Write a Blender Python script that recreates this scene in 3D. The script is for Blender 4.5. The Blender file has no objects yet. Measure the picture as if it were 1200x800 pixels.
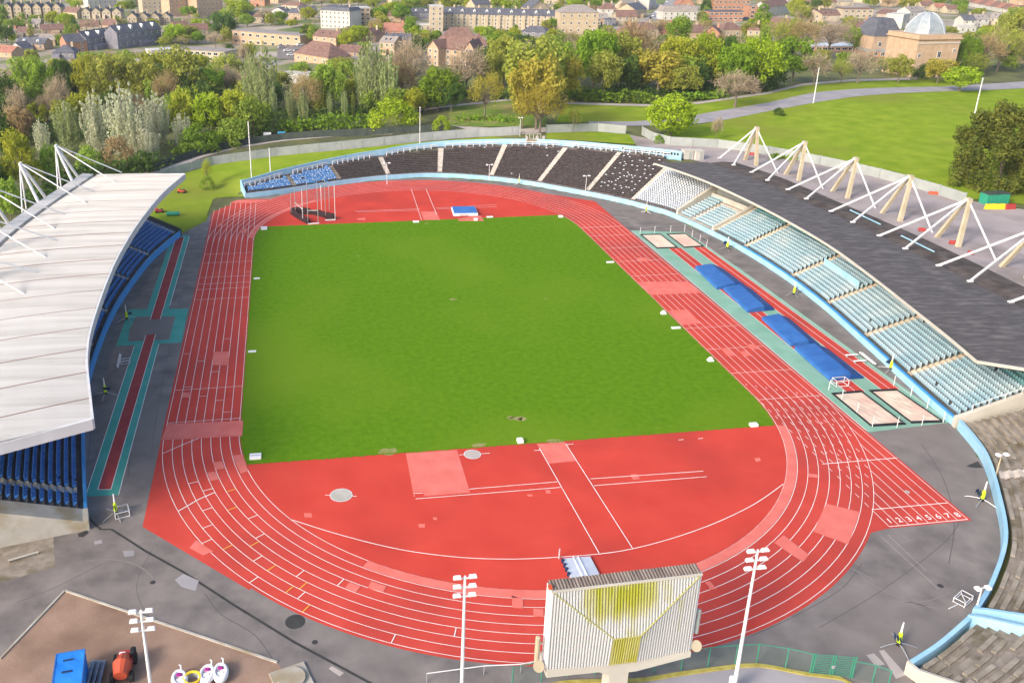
import bpy, math, random
import numpy as np
from mathutils import Vector, Matrix
random.seed(7)
R = math.radians
sc = bpy.context.scene
col = sc.collection
# ------------------------------------------------------------------ camera survey
CAM = np.array([-29.2248, -109.3873, 63.6329])
YAW, PITCH, ROLL = R(8.23316), R(21.26719), R(0.21932)
FPX, PCX, PCY = 1048.174, 600 - 115.4686, 400 - 70.9237          # for a 1200 px wide picture
def basis():
    cy, sy, cp, sp = math.cos(YAW), math.sin(YAW), math.cos(PITCH), math.sin(PITCH)
    f = np.array([sy * cp, cy * cp, -sp]); r = np.array([cy, -sy, 0.0]); u = np.cross(r, f)
    cr, sr = math.cos(ROLL), math.sin(ROLL)
    return cr * r + sr * u, -sr * r + cr * u, f
BX, BY, BF = basis()
def ray(u, v):
    return BX * ((u - PCX) / FPX) - BY * ((v - PCY) / FPX) + BF
def G(u, v, z=0.0):                       # surveyed point on the level z
    d = ray(u, v); t = (z - CAM[2]) / d[2]
    return CAM + t * d
def onplane(u, v, y=None, x=None):
    d = ray(u, v)
    t = (y - CAM[1]) / d[1] if y is not None else (x - CAM[0]) / d[0]
    return CAM + t * d
def depth_of(p):
    return float((np.asarray(p, float) - CAM) @ BF)
def height_to(p, v):                      # height of a vertical at p whose top is seen at row v
    lo, hi = 0.0, 80.0
    for _ in range(40):
        m = (lo + hi) / 2
        q = np.array([p[0], p[1], p[2] + m]) - CAM
        vv = PCY - FPX * (q @ BY) / (q @ BF)
        if vv > v: lo = m
        else: hi = m
    return lo
cd = bpy.data.cameras.new('camera'); co = bpy.data.objects.new('camera', cd); col.objects.link(co)
cd.sensor_width = 36; cd.sensor_fit = 'HORIZONTAL'; cd.lens = FPX / 1200 * 36
cd.shift_x = (600 - PCX) / 1200; cd.shift_y = -(400 - PCY) / 1200
cd.clip_start = 1; cd.clip_end = 9000
M4 = Matrix(((BX[0], BY[0], -BF[0], CAM[0]), (BX[1], BY[1], -BF[1], CAM[1]), (BX[2], BY[2], -BF[2], CAM[2]), (0, 0, 0, 1)))
co.matrix_world = M4
sc.camera = co

# ------------------------------------------------------------------ materials
def lin(c):
    return tuple(((x / 255) / 12.92 if x / 255 <= .04045 else ((x / 255 + .055) / 1.055) ** 2.4) for x in c)
MATS = {}
def mat(name, c1, c2=None, rough=.8, scale=1.0, detail=4, spread=(.35, .65), bump=0.0, bscale=None, metal=0.0, c3=None, scale3=.1,
        coords='Object', stretch=None, translucent=0.0, spec=.3, rnd=0.0, emit=None):
    if name in MATS: return MATS[name]
    m = bpy.data.materials.new(name); m.use_nodes = True
    nt = m.node_tree; N = nt.nodes; L = nt.links
    b = N['Principled BSDF']
    b.inputs['Roughness'].default_value = rough; b.inputs['Metallic'].default_value = metal
    b.inputs['Specular IOR Level'].default_value = spec
    c1 = tuple(c1) + (1,)
    b.inputs['Base Color'].default_value = c1
    src = None
    if c2 is not None or bump:
        if coords == 'World':
            g = N.new('ShaderNodeNewGeometry'); vec = g.outputs['Position']
        else:
            g = N.new('ShaderNodeTexCoord'); vec = g.outputs['Object']
        if stretch:
            mp = N.new('ShaderNodeMapping'); mp.inputs['Scale'].default_value = stretch
            if len(stretch) == 3: pass
            L.new(vec, mp.inputs['Vector']); vec = mp.outputs['Vector']
    if c2 is not None:
        n = N.new('ShaderNodeTexNoise'); n.inputs['Scale'].default_value = scale; n.inputs['Detail'].default_value = detail
        L.new(vec, n.inputs['Vector'])
        rp = N.new('ShaderNodeValToRGB'); rp.color_ramp.elements[0].position = spread[0]; rp.color_ramp.elements[1].position = spread[1]
        rp.color_ramp.elements[0].color = c1; rp.color_ramp.elements[1].color = tuple(c2) + (1,)
        L.new(n.outputs['Fac'], rp.inputs['Fac']); src = rp.outputs['Color']
        if c3 is not None:
            n3 = N.new('ShaderNodeTexNoise'); n3.inputs['Scale'].default_value = scale3; n3.inputs['Detail'].default_value = 6
            L.new(vec, n3.inputs['Vector'])
            r3 = N.new('ShaderNodeValToRGB'); r3.color_ramp.elements[0].position = .48; r3.color_ramp.elements[1].position = .68
            L.new(n3.outputs['Fac'], r3.inputs['Fac'])
            mx = N.new('ShaderNodeMix'); mx.data_type = 'RGBA'
            L.new(r3.outputs['Color'], mx.inputs['Factor']); L.new(src, mx.inputs['A']); mx.inputs['B'].default_value = tuple(c3) + (1,)
            src = mx.outputs['Result']
        if rnd:
            oi = N.new('ShaderNodeObjectInfo'); hs = N.new('ShaderNodeHueSaturation')
            ma = N.new('ShaderNodeMapRange'); ma.inputs['To Min'].default_value = 1 - rnd; ma.inputs['To Max'].default_value = 1 + rnd
            L.new(oi.outputs['Random'], ma.inputs['Value']); L.new(ma.outputs['Result'], hs.inputs['Value'])
            mh = N.new('ShaderNodeMapRange'); mh.inputs['To Min'].default_value = .5 - rnd * .06; mh.inputs['To Max'].default_value = .5 + rnd * .06
            L.new(oi.outputs['Random'], mh.inputs['Value']); L.new(mh.outputs['Result'], hs.inputs['Hue'])
            L.new(src, hs.inputs['Color']); src = hs.outputs['Color']
        L.new(src, b.inputs['Base Color'])
    if bump:
        nb = N.new('ShaderNodeTexNoise'); nb.inputs['Scale'].default_value = bscale or scale * 4; nb.inputs['Detail'].default_value = 5
        L.new(vec, nb.inputs['Vector'])
        bp = N.new('ShaderNodeBump'); bp.inputs['Strength'].default_value = bump; bp.inputs['Distance'].default_value = .1
        L.new(nb.outputs['Fac'], bp.inputs['Height']); L.new(bp.outputs['Normal'], b.inputs['Normal'])
    if translucent:
        t = N.new('ShaderNodeBsdfTranslucent'); ms = N.new('ShaderNodeMixShader'); ms.inputs['Fac'].default_value = translucent
        if src is not None: L.new(src, t.inputs['Color'])
        else: t.inputs['Color'].default_value = c1
        L.new(b.outputs['BSDF'], ms.inputs[1]); L.new(t.outputs['BSDF'], ms.inputs[2])
        L.new(ms.outputs['Shader'], N['Material Output'].inputs['Surface'])
    MATS[name] = m
    return m
mat('asphalt', (.128, .116, .114), (.24, .214, .204), .9, .3, 12, (.3, .7), .15, 6, coords='World', c3=(.205, .183, .172), scale3=.05, spec=.1)
mat('tarpatch', (.03, .03, .033), (.05, .05, .05), .9, .8)
mat('track', (.485, .054, .041), (.555, .073, .056), .9, .25, 9, (.3, .7), .08, 10, coords='World', c3=(.40, .056, .047), scale3=.07, spec=.05)
mat('dfield', (.50, .051, .037), (.575, .066, .047), .9, .2, 9, (.3, .7), .08, 10, coords='World', c3=(.415, .05, .04), scale3=.06, spec=.05)
mat('pinkpatch', (.62, .15, .125), (.68, .185, .155), .9, .5, coords='World', spec=.05)
mat('darkred', (.30, .035, .04), (.36, .05, .05), .85, .5, coords='World')
mat('line', (.82, .80, .78), (.72, .66, .63), .7, .6, coords='World')
mat('thinline', (.80, .42, .36), (.75, .33, .27), .7, .6, coords='World')
mat('yellowline', (.80, .45, .05), rough=.7)
mat('greenrunway', (.17, .35, .26), (.23, .42, .33), .85, .3, coords='World', c3=(.21, .37, .30), scale3=.1)
mat('greenrunway_b', (.05, .30, .25), (.07, .35, .29), .85, .3, coords='World')
mat('pitch', (.078, .186, .007), (.112, .226, .011), .95, 1.0, 15, (.3, .7), .7, 5.0, coords='World', c3=(.135, .232, .015), scale3=.025, spec=.0)
mat('lawn', (.155, .245, .016), (.245, .32, .032), .95, .2, 13, (.3, .7), .4, 2.0, coords='World', c3=(.20, .235, .035), scale3=.03, spec=.0)
mat('bank', (.08, .15, .012), (.15, .215, .025), .95, .25, 8, (.3, .7), .5, 2.0, coords='World', c3=(.26, .22, .08), scale3=.07)
mat('understory', (.030, .045, .014), (.085, .08, .03), .95, .12, 8, (.3, .7), .6, 1.0, coords='World', c3=(.075, .11, .02), scale3=.04)
mat('dirt', (.235, .15, .108), (.34, .23, .172), .95, .3, 12, (.3, .7), .3, 4, coords='World', c3=(.175, .11, .078), scale3=.11)
mat('path', (.36, .32, .30), (.45, .40, .37), .9, .3, coords='World')
mat('roadgrey', (.26, .25, .27), (.34, .32, .34), .9, .2, coords='World')
mat('standground', (.30, .26, .26), (.38, .33, .33), .9, .15, 9, (.3, .7), .1, 4, coords='World', c3=(.22, .19, .18), scale3=.09)
mat('concrete', (.35, .33, .295), (.47, .45, .405), .9, .5, 8, (.3, .7), .1, 5, coords='World', c3=(.30, .25, .17), scale3=.3)
mat('oldsteps', (.185, .16, .135), (.31, .27, .23), .95, .9, 10, (.3, .7), .25, 5, coords='World', c3=(.12, .10, .06), scale3=.35)
mat('terracedark', (.085, .07, .07), (.15, .13, .125), .95, 1.2, 8, coords='World')
mat('benchdark', (.035, .027, .028), (.12, .10, .10), .9, 2.2, 8, (.45, .75), coords='World', stretch=(1, 1, 1))
mat('aislestep', (.40, .35, .31), (.52, .47, .42), .9, 1.0, coords='World')
mat('bluewall', (.27, .50, .68), (.34, .57, .73), .6, .4, coords='World')
mat('bluewall_dark', (.045, .25, .58), (.06, .29, .63), .5, .4, coords='World')
mat('bluetrim', (.06, .26, .55), rough=.5)
mat('seatblue', (.035, .16, .48), (.06, .22, .56), .5, 1.5, coords='World', spec=.4)
mat('seatpale', (.27, .41, .48), (.34, .47, .535), .5, .3, 5, coords='World', c3=(.41, .51, .55), scale3=.2)
mat('seatpale_shaded', (.15, .36, .39), (.22, .42, .44), .5, .4, 5, coords='World')  # pale seat colour with the roof's shade mixed in as teal
mat('seatwhite', (.52, .54, .58), (.62, .64, .67), .5, .8, coords='World')
mat('seatbluewhite', (.06, .23, .55), (.46, .57, .70), .5, 2.2, 2, (.50, .60), coords='World')
mat('standfloor', (.055, .06, .075), (.09, .095, .11), .9, .6, coords='World')
mat('standfloor_pale', (.075, .08, .085), (.12, .125, .13), .9, .6, coords='World')
mat('whitesteel', (.70, .70, .72), (.62, .62, .64), .45, .4, coords='World')
mat('creamsteel', (.40, .34, .235), (.47, .41, .30), .6, .5, coords='World')
mat('whiteroof', (.49, .472, .45), (.60, .582, .558), .6, .35, 10, (.3, .7), coords='World', stretch=(.10, 1.6, 1), c3=(.43, .412, .385), scale3=.4)
mat('roofseam', (.30, .20, .17), rough=.8)
mat('roofdark', (.055, .049, .051), (.115, .103, .104), .85, 2.0, 15, (.25, .75), .1, 4, coords='World', stretch=(.25, 1.0, 1), c3=(.15, .135, .133), scale3=1.1)
mat('roofbrown', (.05, .04, .036), (.11, .09, .082), .9, .5, 8, coords='World')
mat('fascia', (.52, .495, .44), (.45, .425, .375), .6, .3, coords='World')
mat('shadowgap', (.03, .025, .03), rough=.9)
mat('palisade', (.30, .315, .345), (.37, .38, .41), .6, .5, coords='World', metal=.2)
mat('hoarding', (.27, .30, .295), (.33, .355, .35), .7, .4, coords='World')
mat('darkfence', (.035, .05, .045), (.055, .07, .06), .8, .5, coords='World')
mat('matblue_lit', (.022, .10, .33), (.035, .135, .40), .5, .6, 8, bump=.5, bscale=1.5, coords='World')  # cover blue of the slope towards the sun
mat('matblue_shaded', (.008, .045, .20), (.014, .065, .26), .5, .6, 8, bump=.5, bscale=1.5, coords='World')  # same cover, shade of the far slope put into the blue
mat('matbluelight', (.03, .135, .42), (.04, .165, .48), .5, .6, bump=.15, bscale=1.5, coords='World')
mat('sand', (.60, .47, .37), (.72, .62, .50), .95, .5, 8, (.3, .7), .5, 3, coords='World', c3=(.62, .40, .33), scale3=.2)
mat('black', (.018, .018, .022), rough=.7)
mat('net', (.035, .018, .022), rough=.9)
mat('hivis', (.62, .85, .03), rough=.6)
mat('galv', (.45, .46, .48), rough=.45, metal=.5)
mat('alu', (.72, .75, .80), (.62, .65, .72), .35, 1.0, metal=.4)
mat('green_gate', (.05, .25, .17), rough=.5)
mat('moss', (.30, .26, .05), (.42, .36, .10), .95, 1.5, coords='World')
mat('blue_box', (.012, .17, .62), (.03, .25, .72), .4, .35, 6, (.35, .7))
mat('redpaint', (.36, .045, .04), rough=.5)
mat('orangepaint', (.50, .085, .04), rough=.5)
mat('greenpaint', (.03, .28, .18), rough=.5)
mat('yellowpaint', (.85, .60, .03), rough=.5)
mat('purple', (.30, .02, .22), rough=.5)
mat('whiteplastic', (.80, .80, .82), rough=.35)
mat('pinkfoam', (.72, .42, .42), rough=.6)
mat('tyre', (.02, .02, .02), rough=.8)
mat('binblue', (.012, .03, .09), rough=.5)
mat('pipe', (.10, .14, .19), (.22, .27, .33), .5, 2.5)
mat('wood', (.33, .25, .16), rough=.8)
mat('signblue', (.05, .35, .62), rough=.5)
# town
mat('stock', (.40, .32, .22), (.47, .39, .28), .9, .5)
mat('creamwall', (.40, .33, .24), (.48, .41, .315), .9, .3)
mat('whitewall', (.52, .50, .47), (.46, .45, .42), .8, .3)
mat('brickorange', (.36, .175, .11), (.42, .225, .15), .9, .5)
mat('brickpale', (.41, .285, .19), (.48, .35, .245), .9, .5)
mat('brickgrey_shade', (.16, .16, .20), (.22, .22, .26), .9, .5)  # blue-grey wall tone that also holds the shade of unlit fronts
mat('slate', (.075, .08, .105), (.12, .125, .15), .7, .6)
mat('tilebrown', (.15, .085, .075), (.22, .135, .11), .85, .6)
mat('tilegrey', (.24, .21, .20), (.31, .28, .26), .85, .6)
mat('tilered', (.29, .125, .09), (.35, .17, .125), .85, .6)
mat('leaddome', (.24, .28, .32), (.31, .35, .38), .5, .4)
mat('glass', (.02, .025, .035), rough=.15, spec=.6)
mat('window_white', (.78, .78, .76), rough=.5)
for nm, c in (('car_white', (.75, .75, .76)), ('car_grey', (.35, .36, .38)), ('car_blue', (.05, .12, .35)), ('car_black', (.03, .03, .035)), ('car_red', (.45, .04, .03))):
    mat(nm, c, rough=.25, spec=.5)
# scoreboard cladding: weathered ribs with algae streaks
def scoreboard_mat():
    m = bpy.data.materials.new('ribbed_cladding'); m.use_nodes = True; nt = m.node_tree; N = nt.nodes; L = nt.links
    b = N['Principled BSDF']; b.inputs['Roughness'].default_value = .7
    tc = N.new('ShaderNodeTexCoord')
    mp = N.new('ShaderNodeMapping'); mp.inputs['Scale'].default_value = (1.6, 1, .16); L.new(tc.outputs['Object'], mp.inputs['Vector'])
    n = N.new('ShaderNodeTexNoise'); n.inputs['Scale'].default_value = .9; n.inputs['Detail'].default_value = 5; L.new(mp.outputs['Vector'], n.inputs['Vector'])
    n2 = N.new('ShaderNodeTexNoise'); n2.inputs['Scale'].default_value = .32; n2.inputs['Detail'].default_value = 3; L.new(tc.outputs['Object'], n2.inputs['Vector'])
    ad = N.new('ShaderNodeMath'); ad.operation = 'MULTIPLY'; L.new(n.outputs['Fac'], ad.inputs[0]); L.new(n2.outputs['Fac'], ad.inputs[1])
    rp = N.new('ShaderNodeValToRGB'); e = rp.color_ramp.elements
    e[0].position = .34; e[0].color = (.445, .455, .465, 1); e[1].position = .62; e[1].color = (.30, .31, .02, 1)
    k = e.new(.46); k.color = (.38, .375, .20, 1); e[0].position = .37; k.position = .46
    sx = N.new('ShaderNodeSeparateXYZ'); L.new(tc.outputs['Object'], sx.inputs['Vector'])
    def mr(sock, a, b, c, d):
        r = N.new('ShaderNodeMapRange'); r.interpolation_type = 'SMOOTHSTEP'
        for k_, v_ in (('From Min', a), ('From Max', b), ('To Min', c), ('To Max', d)): r.inputs[k_].default_value = v_
        L.new(sock, r.inputs['Value']); return r.outputs['Result']
    def mth(op, a, b):
        q = N.new('ShaderNodeMath'); q.operation = op
        for i_, s_ in enumerate((a, b)):
            if isinstance(s_, float): q.inputs[i_].default_value = s_
            else: L.new(s_, q.inputs[i_])
        return q.outputs['Value']
    wx = mth('MULTIPLY', mr(sx.outputs['X'], .5, 4.5, 0, 1), mr(sx.outputs['X'], 6.5, 12.5, 1, .25)); wz = mr(sx.outputs['Z'], 7.0, 13.5, .0, 1)
    st = mth('ADD', mth('MULTIPLY', ad.outputs['Value'], 1.0), mth('MULTIPLY', mth('MULTIPLY', wx, wz), .33))
    L.new(st, rp.inputs['Fac']); L.new(rp.outputs['Color'], b.inputs['Base Color'])
    MATS['ribbed'] = m
scoreboard_mat()
mat('algae', (.34, .33, .03), (.44, .42, .17), .8, 1.2, 5, coords='Object', stretch=(1.5, 1, .2))
mat('ribroof', (.13, .105, .095), (.24, .20, .175), .8, 1.0, 6, stretch=(2, .3, 1))

# ------------------------------------------------------------------ mesh builder
def ground_mat():
    m = bpy.data.materials.new('ground_cover'); m.use_nodes = True; nt = m.node_tree; N = nt.nodes; L = nt.links; b = N['Principled BSDF']; b.inputs['Roughness'].default_value = .95
    g = N.new('ShaderNodeNewGeometry')
    def ramp(scale, cols, pos, det=8):
        n = N.new('ShaderNodeTexNoise'); n.inputs['Scale'].default_value = scale; n.inputs['Detail'].default_value = det; L.new(g.outputs['Position'], n.inputs['Vector'])
        r = N.new('ShaderNodeValToRGB'); e = r.color_ramp.elements
        e[0].position, e[1].position = pos[0], pos[-1]; e[0].color, e[1].color = (*cols[0], 1), (*cols[-1], 1)
        for c, q in zip(cols[1:-1], pos[1:-1]): k = e.new(q); k.color = (*c, 1)
        L.new(n.outputs['Fac'], r.inputs['Fac']); return r.outputs['Color']
    wood = ramp(.09, [(.045, .055, .02), (.10, .11, .032), (.15, .165, .045)], [.32, .5, .68])
    town = ramp(.035, [(.09, .14, .03), (.16, .18, .06), (.30, .25, .20), (.36, .32, .28)], [.36, .47, .53, .66])
    sx = N.new('ShaderNodeSeparateXYZ'); L.new(g.outputs['Position'], sx.inputs['Vector'])
    mr = N.new('ShaderNodeMapRange'); mr.inputs['From Min'].default_value = 285; mr.inputs['From Max'].default_value = 335; L.new(sx.outputs['Y'], mr.inputs['Value'])
    mx = N.new('ShaderNodeMix'); mx.data_type = 'RGBA'; L.new(mr.outputs['Result'], mx.inputs['Factor']); L.new(wood, mx.inputs['A']); L.new(town, mx.inputs['B'])
    L.new(mx.outputs['Result'], b.inputs['Base Color']); MATS['ground_cover'] = m
ground_mat()
class MB:
    def __init__(s): s.v = []; s.f = []; s.m = []; s.cur = 0
    def add(s, vs, fs, mi=None):
        o = len(s.v); s.v.extend([tuple(map(float, p)) for p in vs])
        for f in fs: s.f.append(tuple(i + o for i in f)); s.m.append(s.cur if mi is None else mi)
        return s
    def box(s, c, d, rz=0.0, mi=None, taper=1.0):
        ca, sa = math.cos(rz), math.sin(rz); vs = []
        for z, k in ((-.5, 1.0), (.5, taper)):
            for x, y in ((-.5, -.5), (.5, -.5), (.5, .5), (-.5, .5)):
                X, Y = x * d[0] * k, y * d[1] * k
                vs.append((c[0] + X * ca - Y * sa, c[1] + X * sa + Y * ca, c[2] + z * d[2]))
        return s.add(vs, [(3, 2, 1, 0), (4, 5, 6, 7), (0, 1, 5, 4), (1, 2, 6, 5), (2, 3, 7, 6), (3, 0, 4, 7)], mi)
    def bbox(s, c, d, b=.03, rz=0.0, mi=None):         # chamfered box
        hx, hy, hz = d[0] / 2, d[1] / 2, d[2] / 2; b = min(b, hx * .9, hy * .9, hz * .9)
        ca, sa = math.cos(rz), math.sin(rz); rings = []
        for z, k in ((-hz, b), (-hz + b, 0), (hz - b, 0), (hz, b)):
            x1, y1 = hx - k, hy - k; q = b
            pts = [(-x1 + q, -y1), (x1 - q, -y1), (x1, -y1 + q), (x1, y1 - q), (x1 - q, y1), (-x1 + q, y1), (-x1, y1 - q), (-x1, -y1 + q)]
            rings.append([(c[0] + x * ca - y * sa, c[1] + x * sa + y * ca, c[2] + z) for x, y in pts])
        return s.loft(rings, closed=True, caps=True, mi=mi)
    def loft(s, rings, closed=False, caps=False, mi=None):
        n = len(rings[0]); vs = [p for r in rings for p in r]; fs = []
        for i in range(len(rings) - 1):
            for j in range(n if closed else n - 1):
                a, b = i * n + j, i * n + (j + 1) % n
                fs.append((a, b, b + n, a + n))
        if caps: fs.append(tuple(range(n - 1, -1, -1))); k = (len(rings) - 1) * n; fs.append(tuple(range(k, k + n)))
        return s.add(vs, fs, mi)
    def tube(s, pts, r, n=8, mi=None, caps=True):
        pts = [np.array(p, float) for p in pts]; rs = r if isinstance(r, (list, tuple)) else [r] * len(pts); rings = []
        for i, p in enumerate(pts):
            t = pts[min(i + 1, len(pts) - 1)] - pts[max(i - 1, 0)]; t = t / (np.linalg.norm(t) + 1e-9)
            a = np.cross(t, (0, 0, 1)) if abs(t[2]) < .95 else np.cross(t, (1, 0, 0)); a /= np.linalg.norm(a); b = np.cross(t, a)
            rings.append([tuple(p + rs[i] * (math.cos(2 * math.pi * k / n) * a + math.sin(2 * math.pi * k / n) * b)) for k in range(n)])
        return s.loft(rings, closed=True, caps=caps, mi=mi)
    def beam(s, a, b, w, h, mi=None):                   # rectangular bar between two points
        a, b = np.array(a, float), np.array(b, float); t = (b - a) / np.linalg.norm(b - a)
        x = np.cross(t, (0, 0, 1)) if abs(t[2]) < .99 else np.array([1., 0, 0]); x /= np.linalg.norm(x); y = np.cross(x, t)
        q = [(-w / 2, -h / 2), (w / 2, -h / 2), (w / 2, h / 2), (-w / 2, h / 2)]
        return s.loft([[tuple(p + x * i + y * j) for i, j in q] for p in (a, b)], closed=True, caps=True, mi=mi)
    def poly(s, pts, z=None, mi=None):
        return s.add([(p[0], p[1], p[2] if z is None else z) for p in pts], [tuple(range(len(pts)))], mi)
    def prism(s, pts, z0, z1, mi=None):
        return s.loft([[(p[0], p[1], z) for p in pts] for z in (z0, z1)], closed=True, caps=True, mi=mi)
    def strip(s, pts, w, z, mi=None, closed=False):     # flat painted line
        P = np.array([(p[0], p[1]) for p in pts], float)
        if closed: T = np.roll(P, -1, 0) - np.roll(P, 1, 0)
        else: T = np.gradient(P, axis=0)
        T /= np.hypot(T[:, 0], T[:, 1])[:, None] + 1e-9
        Nn = np.stack([-T[:, 1], T[:, 0]], 1) * w / 2
        rows = [[(a[0] - n[0], a[1] - n[1], z), (a[0] + n[0], a[1] + n[1], z)] for a, n in zip(P, Nn)]
        if closed: rows.append(rows[0])
        return s.loft(rows, mi=mi)
    def ring(s, c, r0, r1, z, a0=0, a1=2 * math.pi, n=48, mi=None):
        return s.loft([[(c[0] + r * math.cos(a), c[1] + r * math.sin(a), z) for r in (r1, r0)] for a in np.linspace(a0, a1, n)], mi=mi)
    def disc(s, c, r, z, n=32, mi=None):
        return s.poly([(c[0] + r * math.cos(2 * math.pi * k / n), c[1] + r * math.sin(2 * math.pi * k / n), z) for k in range(n)], mi=mi)
    def mesh(s, name, mats, smooth=False, off=(0, 0, 0)):
        me = bpy.data.meshes.new(name)
        v = s.v if off == (0, 0, 0) else [(a - off[0], b - off[1], c - off[2]) for a, b, c in s.v]
        me.from_pydata(v, [], s.f)
        if not isinstance(mats, (list, tuple)): mats = [mats]
        for m in mats: me.materials.append(MATS[m] if isinstance(m, str) else m)
        if len(mats) > 1: me.polygons.foreach_set('material_index', s.m)
        if smooth: me.polygons.foreach_set('use_smooth', [True] * len(me.polygons))
        me.update(); return me
    def build(s, name, mats, parent=None, smooth=False, label=None):
        off = tuple(parent.get('_o', (0, 0, 0))) if parent is not None else (0, 0, 0)
        o = bpy.data.objects.new(name, s.mesh(name, mats, smooth, off)); col.objects.link(o)
        if parent is not None:
            o.parent = parent; o['_o'] = off
        if label: o['label'] = label
        return o
def link_mesh(name, me, parent=None, loc=(0, 0, 0)):
    o = bpy.data.objects.new(name, me); col.objects.link(o); o.location = loc
    if parent is not None: o.parent = parent
    return o
def tag(o, label, cat, group=None):
    o['label'] = label; o['category'] = cat
    if group: o['group'] = group
    return o
def struct(o): o['kind'] = 'structure'; return o
def thing(name, label, cat, loc=(0, 0, 0), group=None, world=True):
    """Empty at the thing's base. world=True: parts are given in world coordinates and shifted; else local."""
    o = bpy.data.objects.new(name, None); col.objects.link(o); o.empty_display_size = .3
    o.location = tuple(map(float, loc)); tag(o, label, cat, group)
    o['_o'] = tuple(map(float, loc)) if world else (0., 0., 0.)
    return o
KIDS = {}
def kids(o):
    return list(o.children)
def copy_tree(o, loc=None, rz=None, label=None, parent=None):
    c = o.copy(); col.objects.link(c)
    if parent is not None: c.parent = parent
    for ch in kids(o): copy_tree(ch, parent=c)
    if loc is not None: c.location = tuple(map(float, loc))
    if rz is not None: c.rotation_euler = (0, 0, rz)
    if label: c['label'] = label
    return c
def catmull(P, step=2.0):
    P = [np.array(p, float) for p in P]; out = []
    for i in range(len(P) - 1):
        p0, p1, p2, p3 = P[max(i - 1, 0)], P[i], P[i + 1], P[min(i + 2, len(P) - 1)]
        n = max(1, int(round(np.linalg.norm(p2 - p1) / step)))
        for k in range(n):
            t = k / n
            out.append(.5 * ((2 * p1) + (-p0 + p2) * t + (2 * p0 - 5 * p1 + 4 * p2 - p3) * t * t + (-p0 + 3 * p1 - 3 * p2 + p3) * t ** 3))
    out.append(P[-1]); return np.array(out)
def resample(P, n):
    P = np.array(P, float); s = np.r_[0, np.cumsum(np.linalg.norm(np.diff(P, axis=0), axis=1))]
    t = np.linspace(0, s[-1], n)
    return np.stack([np.interp(t, s, P[:, k]) for k in range(P.shape[1])], 1)
class Arc:                                # a wall line in plan with outward normals
    def __init__(s, pts, center=(2, 35)):
        s.P = catmull(pts, 1.0); s.s = np.r_[0, np.cumsum(np.hypot(*np.diff(s.P, axis=0).T))]
        T = np.gradient(s.P, axis=0)
        k = np.ones(9) / 9
        T = np.stack([np.convolve(np.pad(T[:, i], 4, mode='edge'), k, 'valid') for i in range(2)], 1)
        T /= np.hypot(*T.T)[:, None]; N = np.stack([-T[:, 1], T[:, 0]], 1)
        mid = len(N) // 2
        if N[mid] @ (s.P[mid] - np.array(center)) < 0: N = -N
        s.N = N; s.len = s.s[-1]
    zoff = None
    def pt(s, t, d=0.0, z=0.0):
        if s.zoff is not None and z > .7: z = z + s.zoff(t)
        x = np.interp(t, s.s, s.P[:, 0]); y = np.interp(t, s.s, s.P[:, 1])
        n = np.array([np.interp(t, s.s, s.N[:, 0]), np.interp(t, s.s, s.N[:, 1])]); n /= np.hypot(*n)
        return (x + n[0] * d, y + n[1] * d, z)
    def near(s, p):
        return float(s.s[np.argmin(np.hypot(s.P[:, 0] - p[0], s.P[:, 1] - p[1]))])
    def rows(s, t0, t1, ds=1.0):
        return np.linspace(t0, t1, max(2, int(abs(t1 - t0) / ds) + 1))
    def bar(s, mb, t0, t1, prof, mi=None, ds=1.5):      # closed profile [(d,z)] swept along the arc
        return mb.loft([[s.pt(t, d, z) for d, z in (prof(t) if callable(prof) else prof)] for t in s.rows(t0, t1, ds)], closed=True, caps=True, mi=mi)
# ------------------------------------------------------------------ the bowl in plan
R0, LW, SL = 37.5, 1.246, 80.6            # inner radius, lane width, straight
RO = R0 + 8 * LW
LEFT = [(-54.2, -17.6), (-56.4, -7.4), (-58.5, 3.5), (-60.2, 15.8), (-60.9, 28.4), (-60.9, 42.5), (-59.9, 55.6), (-57.7, 71.2), (-53.6, 86.5)]
FAR = [(-40.0, 116.0), (-31.1, 118.9), (-15, 125.9), (-.5, 129.9), (13.8, 129.8), (31.4, 121.6), (46.3, 107.9), (54.1, 99.0), (58.7, 92.0), (61.6, 86.5), (64.7, 73.6), (66.7, 58.1), (67.1, 42.2), (66.2, 28.5), (64.5, 15.6), (62.8, 3.9), (61.4, -6.1), (60.6, -12.8)]
NEAR = [(60.6, -13.4), (58.1, -21.1), (52.9, -29.8), (47.6, -37.2), (41.1, -43.3), (36.2, -47.0)]
NEAR2 = [(34.7, -48.0), (29.5, -50.7), (25.2, -52.5)]
ARC_L, ARC_F, ARC_N, ARC_N2 = Arc(LEFT), Arc(FAR), Arc(NEAR), Arc(NEAR2)
BOWL = np.array(LEFT + FAR + NEAR[1:] + NEAR2 + [(24, -250), (-300, -250), (-300, -44), (-75, -24)], float)
def inside(x, y, P=BOWL):
    c = np.zeros(x.shape, bool); j = len(P) - 1
    for i in range(len(P)):
        xi, yi = P[i]; xj, yj = P[j]
        with np.errstate(divide='ignore', invalid='ignore'):
            k = ((yi > y) != (yj > y)) & (x < (xj - xi) * (y - yi) / (yj - yi + 1e-12) + xi)
        c ^= k; j = i
    return c
def dist(x, y, P=BOWL):
    d = np.full(x.shape, 1e9)
    for i in range(len(P)):
        a, b = P[i], P[(i + 1) % len(P)]; e = b - a
        t = np.clip(((x - a[0]) * e[0] + (y - a[1]) * e[1]) / (e @ e), 0, 1)
        d = np.minimum(d, np.hypot(x - a[0] - t * e[0], y - a[1] - t * e[1]))
    return d
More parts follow.
